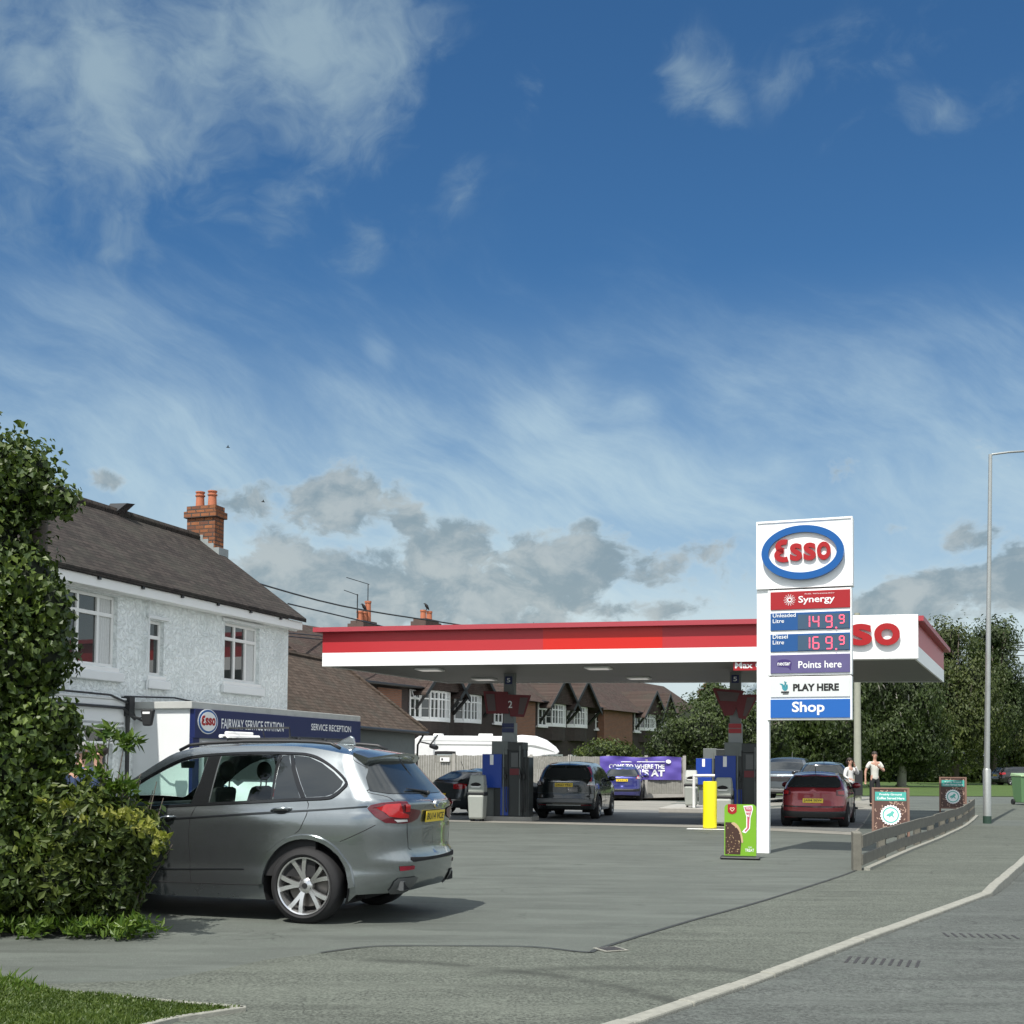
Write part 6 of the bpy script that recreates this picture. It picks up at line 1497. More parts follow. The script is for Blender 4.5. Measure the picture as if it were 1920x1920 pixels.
p1 = AT(949, 1500, 34.7); pump0 = make_pump((p1.x, p1.y, 0), R(-14), 'dark fuel pump with blue side panel under the left column, beside the green black car')
p2 = AT(1384, 1500, 33.5); dup(pump0, (p2.x, p2.y, 0), R(-14), 'dark fuel pump with blue side panel under the right column, left of the totem')
p3 = AT(1338, 1500, 44.5); dup(pump0, (p3.x, p3.y, 0), R(-14), 'smaller looking farther fuel pump with bright blue panel behind the tall pale bin')
mb = MB(); q = AT(1345, 1510, 41.5); 
isl = thing('pump_island', (q.x, q.y, 0), R(-15), 'low concrete island kerb under the farther pump', 'kerb'); mb.box(-1.9, 1.2, -.6, 4.0, 0, .17); obj('island_block', mb, M_concrete, isl, bevel=.03)
mb = MB(); mb.tube(smoothpts([(-.75, -.3, .17), (-.75, -.3, 1.15), (-.68, -.3, 1.25), (.35, -.3, 1.25), (.5, -.3, 1.15), (.5, -.3, .17)], 4), .05, 10)
hp_ = thing('hoop_barrier', (q.x, q.y, 0), R(-15), 'white tubular hoop barrier behind the yellow bollard', 'barrier'); obj('hoop', mb, M_white, hp_, smooth=40); mb = MB(); [mb.lathe([(.09, .17), (.09, .185), (0, .185)], 12, (x, -.3, 0)) for x in (-.75, .5)]; obj('foot_plate', mb, M_steel, hp_)
def make_bin(loc, rz, label, cat='litter bin'):
    t = thing('litter_bin', loc, rz, label, cat, 'litter bins by the pumps')
    def shell_(z0, z1, w0, w1, mb):
        a = [(w0 * .5, -.22), (w0 * .5, .22), (-w0 * .5, .22), (-w0 * .5, -.22)]
        mb.hexa([(x, y, z0) for x, y in a], [(x * w1 / w0, y * w1 / w0, z1) for x, y in a])
    mb = MB(); shell_(.06, .72, .40, .46, mb); obj('lower_body', mb, M_grey, t, bevel=.05)
    mb = MB(); shell_(.70, .79, .48, .49, mb); obj('band', mb, M_black, t, bevel=.015)
    mb = MB(); shell_(.78, 1.02, .45, .45, mb); mb.hexa([(-.22, -.22, 1.0), (.22, -.22, 1.0), (.22, .22, 1.0), (-.22, .22, 1.0)], [(-.19, -.1, 1.27), (.19, -.1, 1.27), (.19, .2, 1.27), (-.19, .2, 1.27)]); hd = obj('hood', mb, M_grey, t, bevel=.04)
    mb = MB(); pts = [(-.15, 1.0), (-.09, 1.045), (0, 1.065), (.09, 1.045), (.15, 1.0), (.08, .965), (-.08, .965)]; mb.prism(pts, -.235, -.10, lambda u, v, d: (u, d, v)); obj('opening', mb, M_dark, hd)
    mb = MB(); mb.prism([(-.16, .96), (.16, .96), (.1, .925), (-.1, .925)], -.24, -.2, lambda u, v, d: (u, d, v)); obj('lip', mb, M_white, hd)
    mb = MB(); [mb.box(x - .03, x + .03, y - .03, y + .03, 0, .07) for x in (-.13, .13) for y in (-.13, .13)]; obj('foot', mb, M_black, t)
    return t
q = G(895, 1540); bn = make_bin((q.x, q.y, .01), R(-12), 'pale grey hooded litter bin left of the left pump')
q = AT(1296, 1500, 42.0); dup(bn, (q.x, q.y, .17), R(-10), 'pale hooded litter bin with wide black band on the far island')
q = AT(1357, 1500, 32.3); dup(bn, (q.x, q.y, .01), R(-18), 'grey litter bin half hidden behind the yellow bollard')
q = G(1331, 1555); t = thing('bollard', (q.x, q.y, 0), 0, 'thick bright yellow bollard at the corner of the pump bay', 'bollard')
mb = MB(); mb.lathe([(0, .006), (.172, .006), (.172, 1.17), (.165, 1.19), (.15, 1.195), (0, 1.195)], 40); obj('tube', mb, M_yellow, t, smooth=40)
mb = MB(); mb.lathe([(.172, .045), (.176, .05), (.176, .0), (.172, .0)], 40); obj('dirty_ring', mb, mat('grimy yellow', (.25, .22, .02), .7, var=.3, scale=30), t)
mb = MB(); a = slab_poly; mb.box(-.55, 1.1, -.3, .05, .008, .016); o = obj('painted_patch', mb, M_white); o.location = (q.x, q.y, 0); o.rotation_euler = (0, 0, R(-14)); o['kind'] = 'structure'
# ice cream swing sign
q = G(1388, 1611); t = thing('ice_cream_sign', (q.x, q.y, 0), R(-12), 'green pavement sign for ice cream with a chocolate bar, left of the totem post', 'sign')
mb = MB(); mb.box(-.33, .33, -.18, .18, 0.004, .05); obj('base', mb, M_black, t, bevel=.02)
mb = MB(); pts = [(-.265, .06), (.265, .06), (.265, .86)] + arc(.20, .86, .065, .065, 0, 90, 4) + arc(-.20, .86, .065, .065, 90, 180, 4); mb.prism(pts, -.02, .02, lambda u, v, d: (u, d, v)); fc = obj('panel', mb, mat('lime green print', (.17, .38, .02), .4, var=.04), t)
fi = lambda x, z, d: (x, -.02 - d, z)
M_choc = mat('chocolate brown', (.05, .022, .014), .5, var=.3, scale=25); M_nut = mat('nut flecks', (.5, .36, .2), .6); M_pink = mat('pink lettering block', (.50, .09, .14), .4)
mb = MB(); mb.prism([(-.25, .08), (.0, .08), (.02, .3), (.0, .45), (-.04, .55), (-.10, .60), (-.16, .62), (-.25, .62)], 0, .003, fi); ch = obj('chocolate_bar', mb, M_choc, fc)
mb = MB()
for k in range(46):
    x, z = random.uniform(-.24, .0), random.uniform(.09, .58)
    if z > .5 and x > -.06: continue
    r_ = random.uniform(.004, .009); a = random.uniform(0, 3); mb.prism([(x + r_ * math.cos(a + b), z + r_ * 1.3 * math.sin(a + b)) for b in (0, 1.7, 3.3, 4.8)], .003, .005, fi)
nt = obj('nut_fleck', mb, M_nut, ch)
mb = MB(); mb.prism(smoothpts([(-.15, .60), (-.1, .62), (-.03, .56), (.02, .45), (.05, .3), (.02, .28), (.0, .42), (-.05, .52)], 2, True), .003, .006, fi); obj('bite_edge', mb, M_nut, ch)
mb = MB(); mb.prism([(-.21, .925), (-.06, .925), (-.06, .80), (-.09, .77), (-.135, .755), (-.18, .77), (-.21, .80)], 0, .004, fi); bg_ = obj('red_badge', mb, M_redsh, fc)
mb = MB(); c = (-.135, .84)
for s_ in (-1, 1): stroke_mb([arc(c[0] + s_ * .018, c[1] + .012, .017, .017, 0 if s_ > 0 else 180, (180 if s_ > 0 else 0), 8) + [(c[0] + 0, c[1] - .03)]] if False else [[(c[0], c[1] - .035), (c[0] + s_ * .032, c[1] + .002), (c[0] + s_ * .034, c[1] + .02), (c[0] + s_ * .018, c[1] + .03), (c[0], c[1] + .012)]], .010, fi, .004, .007, mb=mb)
obj('heart_mark', mb, mat('cream', (.8, .7, .5), .4), bg_)
mb = MB(); mb.prism([(.05, .90), (.20, .91), (.21, .84), (.17, .70), (.16, .52), (.09, .44), (.03, .46), (.06, .50), (.10, .54), (.10, .72)], 0, .003, fi); outl = obj('white_outline', mb, M_txtwhite, fc)
mb = MB(); mb.prism([(.065, .885), (.185, .895), (.192, .84), (.155, .70), (.145, .53), (.09, .465), (.07, .48), (.115, .53), (.115, .72)], .003, .006, fi); pk = obj('pink_hand', mb, M_pink, outl)
for s_, z in (('YOU', .84), ('WANT', .775), ('ME', .715)): obj('lettering', text_mb(s_, lambda x, zz, d: fi(x, zz, .006 + d), .085 if s_ != 'ME' else .11, .175 if s_ != 'ME' else .155, z, z + .04, .02), M_txtwhite, pk)
obj('lettering', text_mb('TREAT', fi, .08, .23, .13, .18, .015), M_txtwhite, fc); obj('lettering', text_mb('THE', fi, .13, .19, .195, .215, .01), M_txtwhite, fc)
# coffee A-boards
M_rust = mat('dark timber frame', (.16, .09, .065), .7, var=.2); M_bean = mat('coffee bean brown', (.075, .035, .025), .4, var=.3, scale=20); M_tealb = mat('teal header', (.05, .33, .28), .4, var=.04); M_mint = mat('mint emblem', (.10, .42, .36), .4); M_beanhi = mat('bean highlight', (.40, .27, .2), .5)
def make_board(loc, rz, label):
    t = thing('coffee_board', loc, rz, label, 'pavement sign', 'coffee A boards beside the fence')
    w_ = .41; Hh = 1.12; lean = .20
    f = lambda x, z, d: (x, -lean * (1 - z / Hh) - d * .98, z)
    mb = MB(); mb.prism([(-w_, .0), (-w_ + .05, 0), (-w_ + .05, Hh), (-w_, Hh)], 0, .03, f); mb.prism([(w_ - .05, .0), (w_, 0), (w_, Hh), (w_ - .05, Hh)], 0, .03, f); mb.prism([(-w_ + .05, .12), (w_ - .05, .12), (w_ - .05, .17), (-w_ + .05, .17)], 0, .03, f); mb.prism([(-w_ + .05, Hh - .04), (w_ - .05, Hh - .04), (w_ - .05, Hh), (-w_ + .05, Hh)], 0, .03, f)
    g = lambda x, z, d: (x, lean * (1 - z / Hh) + d, z)
    for (a, b) in ((-w_, -w_ + .05), (w_ - .05, w_)): mb.prism([(a, 0), (b, 0), (b, Hh), (a, Hh)], 0, .03, g)
    obj('frame', mb, M_rust, t)
    mb = MB(); mb.prism([(-w_ + .05, .17), (w_ - .05, .17), (w_ - .05, Hh - .04), (-w_ + .05, Hh - .04)], 0, .012, f); ps = obj('poster', mb, M_bean, t)
    mb = MB(); mb.prism([(-w_ + .05, .17), (w_ - .05, .17), (w_ - .05, Hh - .04), (-w_ + .05, Hh - .04)], 0, .012, g); obj('back_poster', mb, M_bean, t)
    mb = MB()
    for k in range(80):
        x, z = random.uniform(-.34, .34), random.uniform(.19, 1.06)
        if abs(z - .93) < .13 or math.hypot(x, z - .5) < .24: 
            if z < 1.0: continue
        a = random.uniform(0, 3.1); L_ = .028; W2 = .010
        mb.prism([(x + L_ * math.cos(b) * math.cos(a) - W2 * math.sin(b) * math.sin(a), z + L_ * math.cos(b) * math.sin(a) + W2 * math.sin(b) * math.cos(a)) for b in np.linspace(0, 5.5, 7)], .012, .014, f)
    obj('coffee_bean', mb, M_beanhi, ps)
    mb = MB(); mb.prism([(-.34, .82), (.34, .82), (.34, 1.02), (-.34, 1.02)], .012, .016, f); hdr = obj('header', mb, M_tealb, ps)
    obj('lettering', text_mb('Freshly Ground', lambda x, z, d: f(x, z, .016 + d), -.24, .24, .93, .985, .015), M_txtwhite, hdr); obj('lettering', text_mb('Coffee Served Here', lambda x, z, d: f(x, z, .016 + d), -.30, .30, .85, .905, .015), M_txtwhite, hdr)
    mb = MB(); n = 44; mb.prism([((.235 if k % 2 else .205) * math.cos(2 * math.pi * k / n), .5 + (.235 if k % 2 else .205) * math.sin(2 * math.pi * k / n)) for k in range(n)], .014, .018, f); em = obj('emblem', mb, M_txtwhite, ps)
    mb = MB(); stroke_mb([arc(0, .5, .165, .165, 0, 360, 30)[:-1]], .03, f, .018, .021, closed=True, mb=mb); obj('emblem_ring', mb, M_mint, em)
    mb = MB(); mb.prism([(x, .5 + z) for x, z in smoothpts([(-.10, -.02), (-.06, .03), (-.01, .05), (.02, .09), (.06, .085), (.085, .05), (.05, .02), (.06, -.02), (.09, -.06), (.05, -.05), (.02, -.02), (-.02, -.05), (-.06, -.08), (-.03, -.03), (-.06, -.03)], 2, True)], .018, .022, f); obj('frog_mark', mb, M_mint, em)
    return t
q = G(1670, 1569); bd0 = make_board((q.x, q.y, 0), R(-16), 'nearer and larger looking coffee board with teal header behind the low fence')
q = G(1787, 1528, .1); dup(bd0, (q.x, q.y, gh(q.x, q.y)), R(-20), 'farther coffee board with teal header behind the far end of the low fence')

# low timber fence
fo = Vector((FEN[0][0], FEN[0][1], 0)); t = thing('low_fence', (fo.x, fo.y, 0), 0, 'low weathered two rail timber fence between forecourt and pavement', 'fence')
fp = [Vector(p) for p in resample(FEN, 2.7, False)]
tops_ = []
for k, p in enumerate(fp):
    z = gh(*p); mb = MB(); s = .065; tz = .57 if k == 0 else .48
    mb.hexa([(p.x - s - fo.x, p.y - s - fo.y, z - .1), (p.x + s - fo.x, p.y - s - fo.y, z - .1), (p.x + s - fo.x, p.y + s - fo.y, z - .1), (p.x - s - fo.x, p.y + s - fo.y, z - .1)], [(p.x - s - fo.x, p.y - s - fo.y, z + tz), (p.x + s - fo.x, p.y - s - fo.y, z + tz), (p.x + s - fo.x, p.y + s - fo.y, z + tz + .03), (p.x - s - fo.x, p.y + s - fo.y, z + tz + .03)])
    obj('post', mb, M_wood, t, bevel=.01)
for k in range(len(fp) - 1):
    a, b = fp[k], fp[k + 1]; d = (b - a).normalized(); nn = Vector((d.y, -d.x))
    for z0_, z1_ in ((.355, .55), (.09, .26)):
        mb = MB(); aa = a + nn * .066; bb = b + nn * .066; a2 = aa + nn * .03; b2 = bb + nn * .03; j0, j1 = random.uniform(-.015, .015), random.uniform(-.015, .015); za, zb = gh(*a) + j0, gh(*b) + j1
        P_ = lambda v, z: (v.x - fo.x, v.y - fo.y, z)
        mb.hexa([P_(aa, z0_ + za), P_(bb, z0_ + zb), P_(b2, z0_ + zb), P_(a2, z0_ + za)], [P_(aa, z1_ + za), P_(bb, z1_ + zb), P_(b2, z1_ + zb), P_(a2, z1_ + za)]); obj('rail', mb, M_wood, t, bevel=.006)
mb = MB()
for a, b in zip(fp[:-1], fp[1:]):
    d = (b - a).normalized(); nn = Vector((d.y, -d.x)) * .05; P_ = lambda v, z: (v.x, v.y, z)
    mb.hexa([P_(a + nn * 2.2, -.05 + gh(*a)), P_(b + nn * 2.2, -.05 + gh(*b)), P_(b + nn * 4, -.05 + gh(*b)), P_(a + nn * 4, -.05 + gh(*a))], [P_(a + nn * 2.2, .05 + gh(*a)), P_(b + nn * 2.2, .05 + gh(*b)), P_(b + nn * 4, .05 + gh(*b)), P_(a + nn * 4, .05 + gh(*a))])
struct('fence_edging', mb, M_kerb)

# tall board fence with banner
FY = 57.6
f0 = AT(778, 1450, FY - .2); f1 = AT(1283, 1450, FY + .3); fz = 2.02; t = thing('board_fence', (f0.x, f0.y, 0), math.atan2(f1.y - f0.y, f1.x - f0.x), 'tall grey vertical board fence with concrete posts along the back of the forecourt', 'fence')
FL = (f1 - f0).length; np_ = 7
for k in range(np_ + 1):
    x = FL * k / np_; mb = MB(); mb.box(x - .07, x + .07, -.07, .07, 0, fz + .05); obj('post', mb, M_concrete, t, bevel=.01)
    if k < np_:
        mb = MB(); x0_ = x + .07; n = 15; w_ = (FL / np_ - .14) / n
        for i in range(n): mb.box(x0_ + i * w_ + .004, x0_ + (i + 1) * w_ - .004, -.02 + .012 * (i % 2), .01 + .012 * (i % 2), .28, fz - .02 + random.uniform(-.015, .01))
        obj('board_panel', mb, mat('silvered fence boards', (.24, .235, .21), .9, var=.4, scale=5, bmp=.3, dirt=.3), t); mb = MB(); mb.box(x + .07, x + FL / np_ - .07, -.025, .025, 0, .27); obj('gravel_board', mb, M_concrete, t)
tf = t.matrix_basis.inverted(); l = lambda px, py: tf @ AT(px, py, FY)
bt_ = thing('banner', (f0.x, f0.y, 0), t.rotation_euler.z, 'creased purple banner with white lettering tied to the board fence', 'banner')
x0 = l(1125, 1420).x; x1 = l(1279, 1420).x; zt_ = l(1200, 1419).z; zb_ = l(1200, 1460).z
mb = MB(); nx, nz = 40, 8
def crease(x, z):
    u = (x - x0) / (x1 - x0); v = (z - zb_) / (zt_ - zb_)
    return .03 * math.sin(7 * (u * 1.2 + v) * 2.2) * (.3 + v * .7) + .02 * math.sin(19 * u - 8 * v)
zb_ = l(1200, 1462).z
for i in range(nx + 1):
    for j in range(nz + 1):
        x = x0 + (x1 - x0) * i / nx; z = zb_ + (zt_ - zb_) * j / nz + .03 * math.sin(3.1 * i / nx * 3.14) * (j == nz); mb.v.append((x, -.10 - crease(x, z), z))
mb.f = [(i * (nz + 1) + j, (i + 1) * (nz + 1) + j, (i + 1) * (nz + 1) + j + 1, i * (nz + 1) + j + 1) for i in range(nx) for j in range(nz)]
cl = obj('cloth', mb, M_purple, bt_, smooth=True)
fb_ = lambda x, z, d: (x, -.135 - crease(x, z) - d, z)
a0, a1 = l(1248, 1435), l(1150, 1435)
obj('lettering', text_mb('COME TO WHERE THE', fb_, l(1142, 1440).x, l(1247, 1440).x, l(1200, 1441.5).z, l(1200, 1433).z, .03), M_txtwhite, cl)
obj('lettering', text_mb("BEAR'S AT", fb_, l(1160, 1450).x, l(1247, 1450).x, l(1200, 1455.5).z, l(1200, 1442.5).z, .04), M_txtwhite, cl)
mb = MB(); mb.prism([(l(1165, 1429).x, l(1165, 1429).z), (l(1247, 1428).x, l(1247, 1429).z), (l(1247, 1428).x, l(1247, 1427.6).z), (l(1165, 1429).x, l(1165, 1427.8).z)], 0, .004, fb_); obj('white_line', mb, M_txtwhite, cl)
c = l(1254, 1428); obj('badge', disc(fb_, c.x, c.z, .13, .09, 0, .004, 20), M_txtwhite, cl)
q = l(834, 1424); nt_ = thing('notice_board', tuple(t.matrix_basis @ Vector((q.x, -.09, 0))), t.rotation_euler.z, 'small white notice fixed to the top of the board fence', 'sign'); mb = MB(); mb.box(-.22, .22, -.02, .0, q.z - .1, q.z + .1); nb = obj('plate', mb, M_white, nt_); mb = MB(); mb.box(-.16, -.08, -.023, -.02, q.z - .05, q.z + .06); obj('symbol', mb, M_black, nb)

# lamp post, far pole, wires, wheelie bin
q = G(1851, 1538, .12); gz = gh(q.x, q.y); t = thing('lamp_post', (q.x, q.y, gz), 0, 'tall galvanised street lamp post on the pavement at the right', 'lamp post')
zj = AT(1852, 1441, q.y).z - gz; zt_ = AT(1858, 852, q.y).z - gz; dxx = (AT(1857, 852, q.y).x - q.x)
mb = MB(); mb.lathe([(.0, -.1), (.11, -.1), (.11, zj - .05), (.085, zj), (.0, zj)], 16); obj('base_section', mb, M_steel, t, smooth=40)
mb = MB(); mb.tube([(0, 0, zj - .02), (dxx, 0, zt_)], [.08, .05], 14); obj('shaft', mb, M_steel, t, smooth=40)
mb = MB(); mb.lathe([(.115, .0), (.115, .22), (.11, .22)], 16); obj('dark_band', mb, mat('dark green band', (.02, .05, .035), .6), t)
mb = MB(); mb.tube([(dxx, 0, zt_ - .05), (dxx + .05, 0, zt_), (dxx + .5, -.02, zt_ + .06), (dxx + 1.4, -.05, zt_ + .12)], .03, 8); am = obj('bracket_arm', mb, M_steel, t, smooth=True)
mb = MB(); mb.hexa([(dxx + 1.3, -.15, zt_ + .05), (dxx + 1.95, -.12, zt_ + .08), (dxx + 1.95, .05, zt_ + .08), (dxx + 1.3, .08, zt_ + .05)], [(dxx + 1.35, -.1, zt_ + .18), (dxx + 1.9, -.08, zt_ + .17), (dxx + 1.9, .02, zt_ + .17), (dxx + 1.35, .03, zt_ + .18)]); obj('lantern', mb, M_steel, am, bevel=.03)
q = AT(1608, 1470, 47); t = thing('utility_pole', (q.x, q.y, gh(q.x, q.y)), 0, 'pale wooden utility pole behind the people, right of the totem', 'pole'); M_pole = mat('pale pole wood', (.30, .31, .25), .85, var=.2); mb = MB(); mb.tube([(0, 0, -.2), (0, 0, 7.2)], [.15, .11], 12); obj('shaft', mb, M_pole, t, smooth=40); mb = MB(); mb.box(-.14, .14, -.2, -.1, .2, 1.15); obj('cabinet', mb, M_black, t, bevel=.01)
def wire(pts, r, label):
    a = Vector(pts[0]); tt = MB(); tt.tube([tuple(Vector(p) - a) for p in smoothpts(pts, 5)], r, 5); o = obj('overhead_wire', tt, M_black); o.location = a; tag(o, label, 'wire', 'overhead wires'); return o
def wpx(l_): return [tuple(AT(*p)) for p in l_]
wire(wpx([(430, 1078, 44), (640, 1136, 52), (850, 1170, 60), (1000, 1192, 66)]), .035, 'upper dark overhead wire from the white house eaves over the first chimney')
wire(wpx([(540, 1132, 48), (660, 1160, 56), (770, 1186, 66), (900, 1204, 76)]), .032, 'second overhead wire meeting the first chimney below its pots')
wire(wpx([(530, 1186, 52), (620, 1194, 60), (720, 1204, 70)]), .025, 'lower overhead wire just left of the canopy end, upper of a close pair')
wire(wpx([(530, 1192, 52), (620, 1201, 60), (720, 1212, 70)]), .025, 'lower overhead wire just left of the canopy end, lower of a close pair')
for k, (ya, yb) in enumerate(((1204, 1207), (1209, 1212), (1213, 1215), (1219, 1221), (1228, 1233), (1260, 1270), (1281, 1288))):
    wire(wpx([(1780, ya - 3, 190), (1880, ya, 190), (2100, yb + 3, 190)]), .07, ('topmost', 'second', 'third', 'fourth', 'fifth', 'sixth', 'lowest')[k] + ' of the thin power lines crossing the sky right of the lamp post')
q = G(1921, 1510, .3); t = thing('wheelie_bin', (q.x, q.y, gh(q.x, q.y)), R(8), 'green wheelie bin standing at the grass edge at the far right', 'wheelie bin'); M_gbin = mat('bin green', (.10, .20, .09), .5, var=.08); mb = MB(); mb.hexa([(-.24, -.24, .08), (.24, -.24, .08), (.24, .28, .08), (-.24, .28, .08)], [(-.30, -.3, 1.0), (.30, -.3, 1.0), (.30, .36, 1.0), (-.3, .36, 1.0)]); obj('tub', mb, M_gbin, t, bevel=.02); mb = MB(); mb.hexa([(-.32, -.34, 1.0), (.32, -.34, 1.0), (.32, .4, 1.0), (-.32, .4, 1.0)], [(-.3, -.3, 1.05), (.3, -.3, 1.05), (.3, .36, 1.12), (-.3, .36, 1.12)]); obj('lid', mb, mat('pale green lid', (.25, .36, .2), .5), t, bevel=.02)
for x in (-.28, .28): mb = MB(); mb.lathe([(0, -.03), (.1, -.03), (.1, .03), (0, .03)], 16, (x, .26, .1), 'x'); obj('wheel', mb, M_black, t)
# flying birds
for (px, py, Yb, lab) in ((427, 839, 80, 'tiny dark bird flying high above the white house chimney'), (493, 941, 80, 'tiny dark bird flying to the right of the chimney pots')):
    q = AT(px, py, Yb); t = thing('flying_bird', tuple(q), .4, lab, 'bird'); mb = MB(); mb.tube([(-.12, 0, 0), (0, 0, .02), (.14, 0, 0)], [.01, .045, .015], 6); bo = obj('body', mb, M_black, t, smooth=True); mb = MB(); mb.add([(-.04, 0, .02), (.06, 0, .02), (.0, .24, .10), (-.03, .22, .10)], [(0, 1, 2, 3)]); mb.add([(-.04, 0, .02), (.06, 0, .02), (.0, -.24, .10), (-.03, -.22, .10)], [(3, 2, 1, 0)]); obj('wings', mb, M_black, t)

# ------------------------------------------------------------------ plants
def leaves(blobs_, n, L, Wd, droop=0.3, shell=.55, flat=0.0, spread=.35, lump=.16, seed=1):
    """many single leaves spread through a set of ellipsoids (centre, radii); returns a mesh builder in world space"""
    g = np.random.default_rng(seed); cs = np.array([b[0] for b in blobs_], float); rs = np.array([b[1] for b in blobs_], float)
    wts = np.array([r[0] * r[1] + r[1] * r[2] + r[0] * r[2] for r in rs]); wts /= wts.sum(); idx = g.choice(len(blobs_), n, p=wts)
    d = g.normal(size=(n, 3)); d /= np.linalg.norm(d, axis=1)[:, None]
    # lumpy outline: the radius swings with direction
    ph = g.uniform(0, 6.28, (len(blobs_), 6)); f = np.zeros(n)
    for k, (a, b) in enumerate(((3, 4), (5, 3), (7, 6), (9, 8), (4, 11), (12, 9))):
        f += np.sin(a * np.arctan2(d[:, 1], d[:, 0]) + ph[idx, k]) * np.sin(b * d[:, 2] * 1.6 + ph[idx, k] * 2.1) / (1 + .3 * k)
    rad = (1 - shell * g.random(n) ** 1.6) * (1 + lump * f)
    p = cs[idx] + d * rs[idx] * rad[:, None]
    keep = p[:, 2] > .03; p = p[keep]; d = d[keep]; n = len(p)
    nr = d + g.normal(size=(n, 3)) * spread + np.array([0, 0, flat]); nr /= np.linalg.norm(nr, axis=1)[:, None]
    t = g.normal(size=(n, 3)); t[:, 2] -= droop * 2.5; t -= nr * (t * nr).sum(1)[:, None]; t /= np.linalg.norm(t, axis=1)[:, None]
    b = np.cross(nr, t); s = (L * g.uniform(.6, 1.3, n))[:, None]; w = s * Wd / L * g.uniform(.8, 1.2, n)[:, None]
    v = np.empty((n, 4, 3)); v[:, 0] = p; v[:, 1] = p + t * s * .45 + b * w * .5 + nr * w * .16; v[:, 2] = p + t * s - nr * s * .08; v[:, 3] = p + t * s * .45 - b * w * .5 + nr * w * .16
    mb = MB(); mb.v = [tuple(x) for x in v.reshape(-1, 3)]; mb.f = [f_ for i in range(n) for f_ in ((4 * i, 4 * i + 1, 4 * i + 2), (4 * i, 4 * i + 2, 4 * i + 3))]
    return mb
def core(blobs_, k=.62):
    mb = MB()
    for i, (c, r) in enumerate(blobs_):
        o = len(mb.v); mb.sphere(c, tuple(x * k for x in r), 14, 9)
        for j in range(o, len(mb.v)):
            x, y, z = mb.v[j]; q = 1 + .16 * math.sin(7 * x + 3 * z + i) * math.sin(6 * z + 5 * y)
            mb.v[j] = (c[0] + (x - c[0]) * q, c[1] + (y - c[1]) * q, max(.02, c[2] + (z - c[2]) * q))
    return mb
def px_blob(px, py, rx, ry, Y, depth=1.0):
    c = AT(px, py, Y); k = Y / F_PX; return ((c.x, c.y, c.z), (rx * k, (rx + ry) / 2 * k * depth, ry * k))
M_bark = mat('bark', (.09, .075, .06), .9, var=.3, scale=12, bmp=.5); M_birch = mat('pale bark', (.36, .35, .31), .8, var=.35, scale=6, bmp=.3)
M_ivy = leafmat('ivy leaf', (.030, .060, .010), (.125, .175, .030), .48, .2, big=.9); M_shrub = leafmat('shrub leaf', (.032, .060, .010), (.110, .140, .024), .5, .25, big=.9)
M_yel = leafmat('yellow green tip leaf', (.17, .20, .025), (.33, .32, .08), .4, .3); M_weed = leafmat('weed leaf', (.045, .10, .012), (.14, .21, .03), .45, .35)
M_tree = leafmat('tree leaf', (.028, .048, .012), (.064, .094, .024), .55, .25, big=.32); M_tree2 = leafmat('olive tree leaf', (.040, .060, .014), (.100, .122, .032), .55, .25, big=.32); M_haw = leafmat('hawthorn leaf', (.028, .046, .012), (.070, .100, .024), .5, .25, big=.32)
M_core = mat('shaded foliage core', (.012, .018, .008), .95, var=.4, scale=8)  # solid filler lumps; the shade inside the foliage is put into this colour
def plant(name, label, cat, bl, n, L, Wd, m_, trunk=None, group=None, extra=None, kc=.62, core_on=True, **k):
    b = bl[0][0]; base = trunk[0] if trunk else (b[0], b[1], 0)
    t = thing(name, tuple(base), 0, label, cat, group)
    cr = obj('crown' if cat == 'tree' else 'foliage', leaves(bl, n, L, Wd, **k), m_, t, world=True)
    if core_on: obj('dark_core', core(bl, kc), M_core, cr, world=True, smooth=True)
    if trunk: obj('trunk', trunk[1], trunk[2], t, world=True, smooth=True)
    return t
# ivy clad tree at the left edge
YI = 11.35
iv = [px_blob(-40, 880, 110, 95, YI), px_blob(50, 905, 62, 75, YI), px_blob(105, 935, 46, 38, YI - .1), px_blob(-20, 1060, 92, 140, YI), px_blob(52, 1110, 62, 95, YI), px_blob(82, 1210, 56, 80, YI), px_blob(100, 1140, 30, 50, YI - .15), px_blob(30, 1240, 80, 110, YI), px_blob(82, 1390, 66, 72, YI), px_blob(112, 1345, 34, 36, YI - .2),
      px_blob(20, 1420, 110, 130, YI), px_blob(40, 1580, 78, 150, YI - .05), px_blob(-60, 1300, 130, 260, YI), px_blob(-60, 1620, 130, 150, YI - .1), px_blob(-110, 1050, 110, 240, YI)]
g0 = G(10, 1745); tk = MB(); tk.tube([(g0.x - .1, g0.y + .5, -.1), (g0.x - .05, g0.y + .5, 1.5), (g0.x, g0.y + .45, 3.4), (g0.x + .1, g0.y + .4, 4.4)], [.22, .18, .12, .05], 10)
ivt = plant('ivy_clad_tree', 'tall ivy covered tree stump at the left edge in front of the white house', 'tree', iv, 42000, .070, .062, M_ivy, trunk=((g0.x, g0.y + .4, 0), tk, M_bark), droop=.55, shell=.50, spread=.55, lump=.24, seed=3, kc=.62)
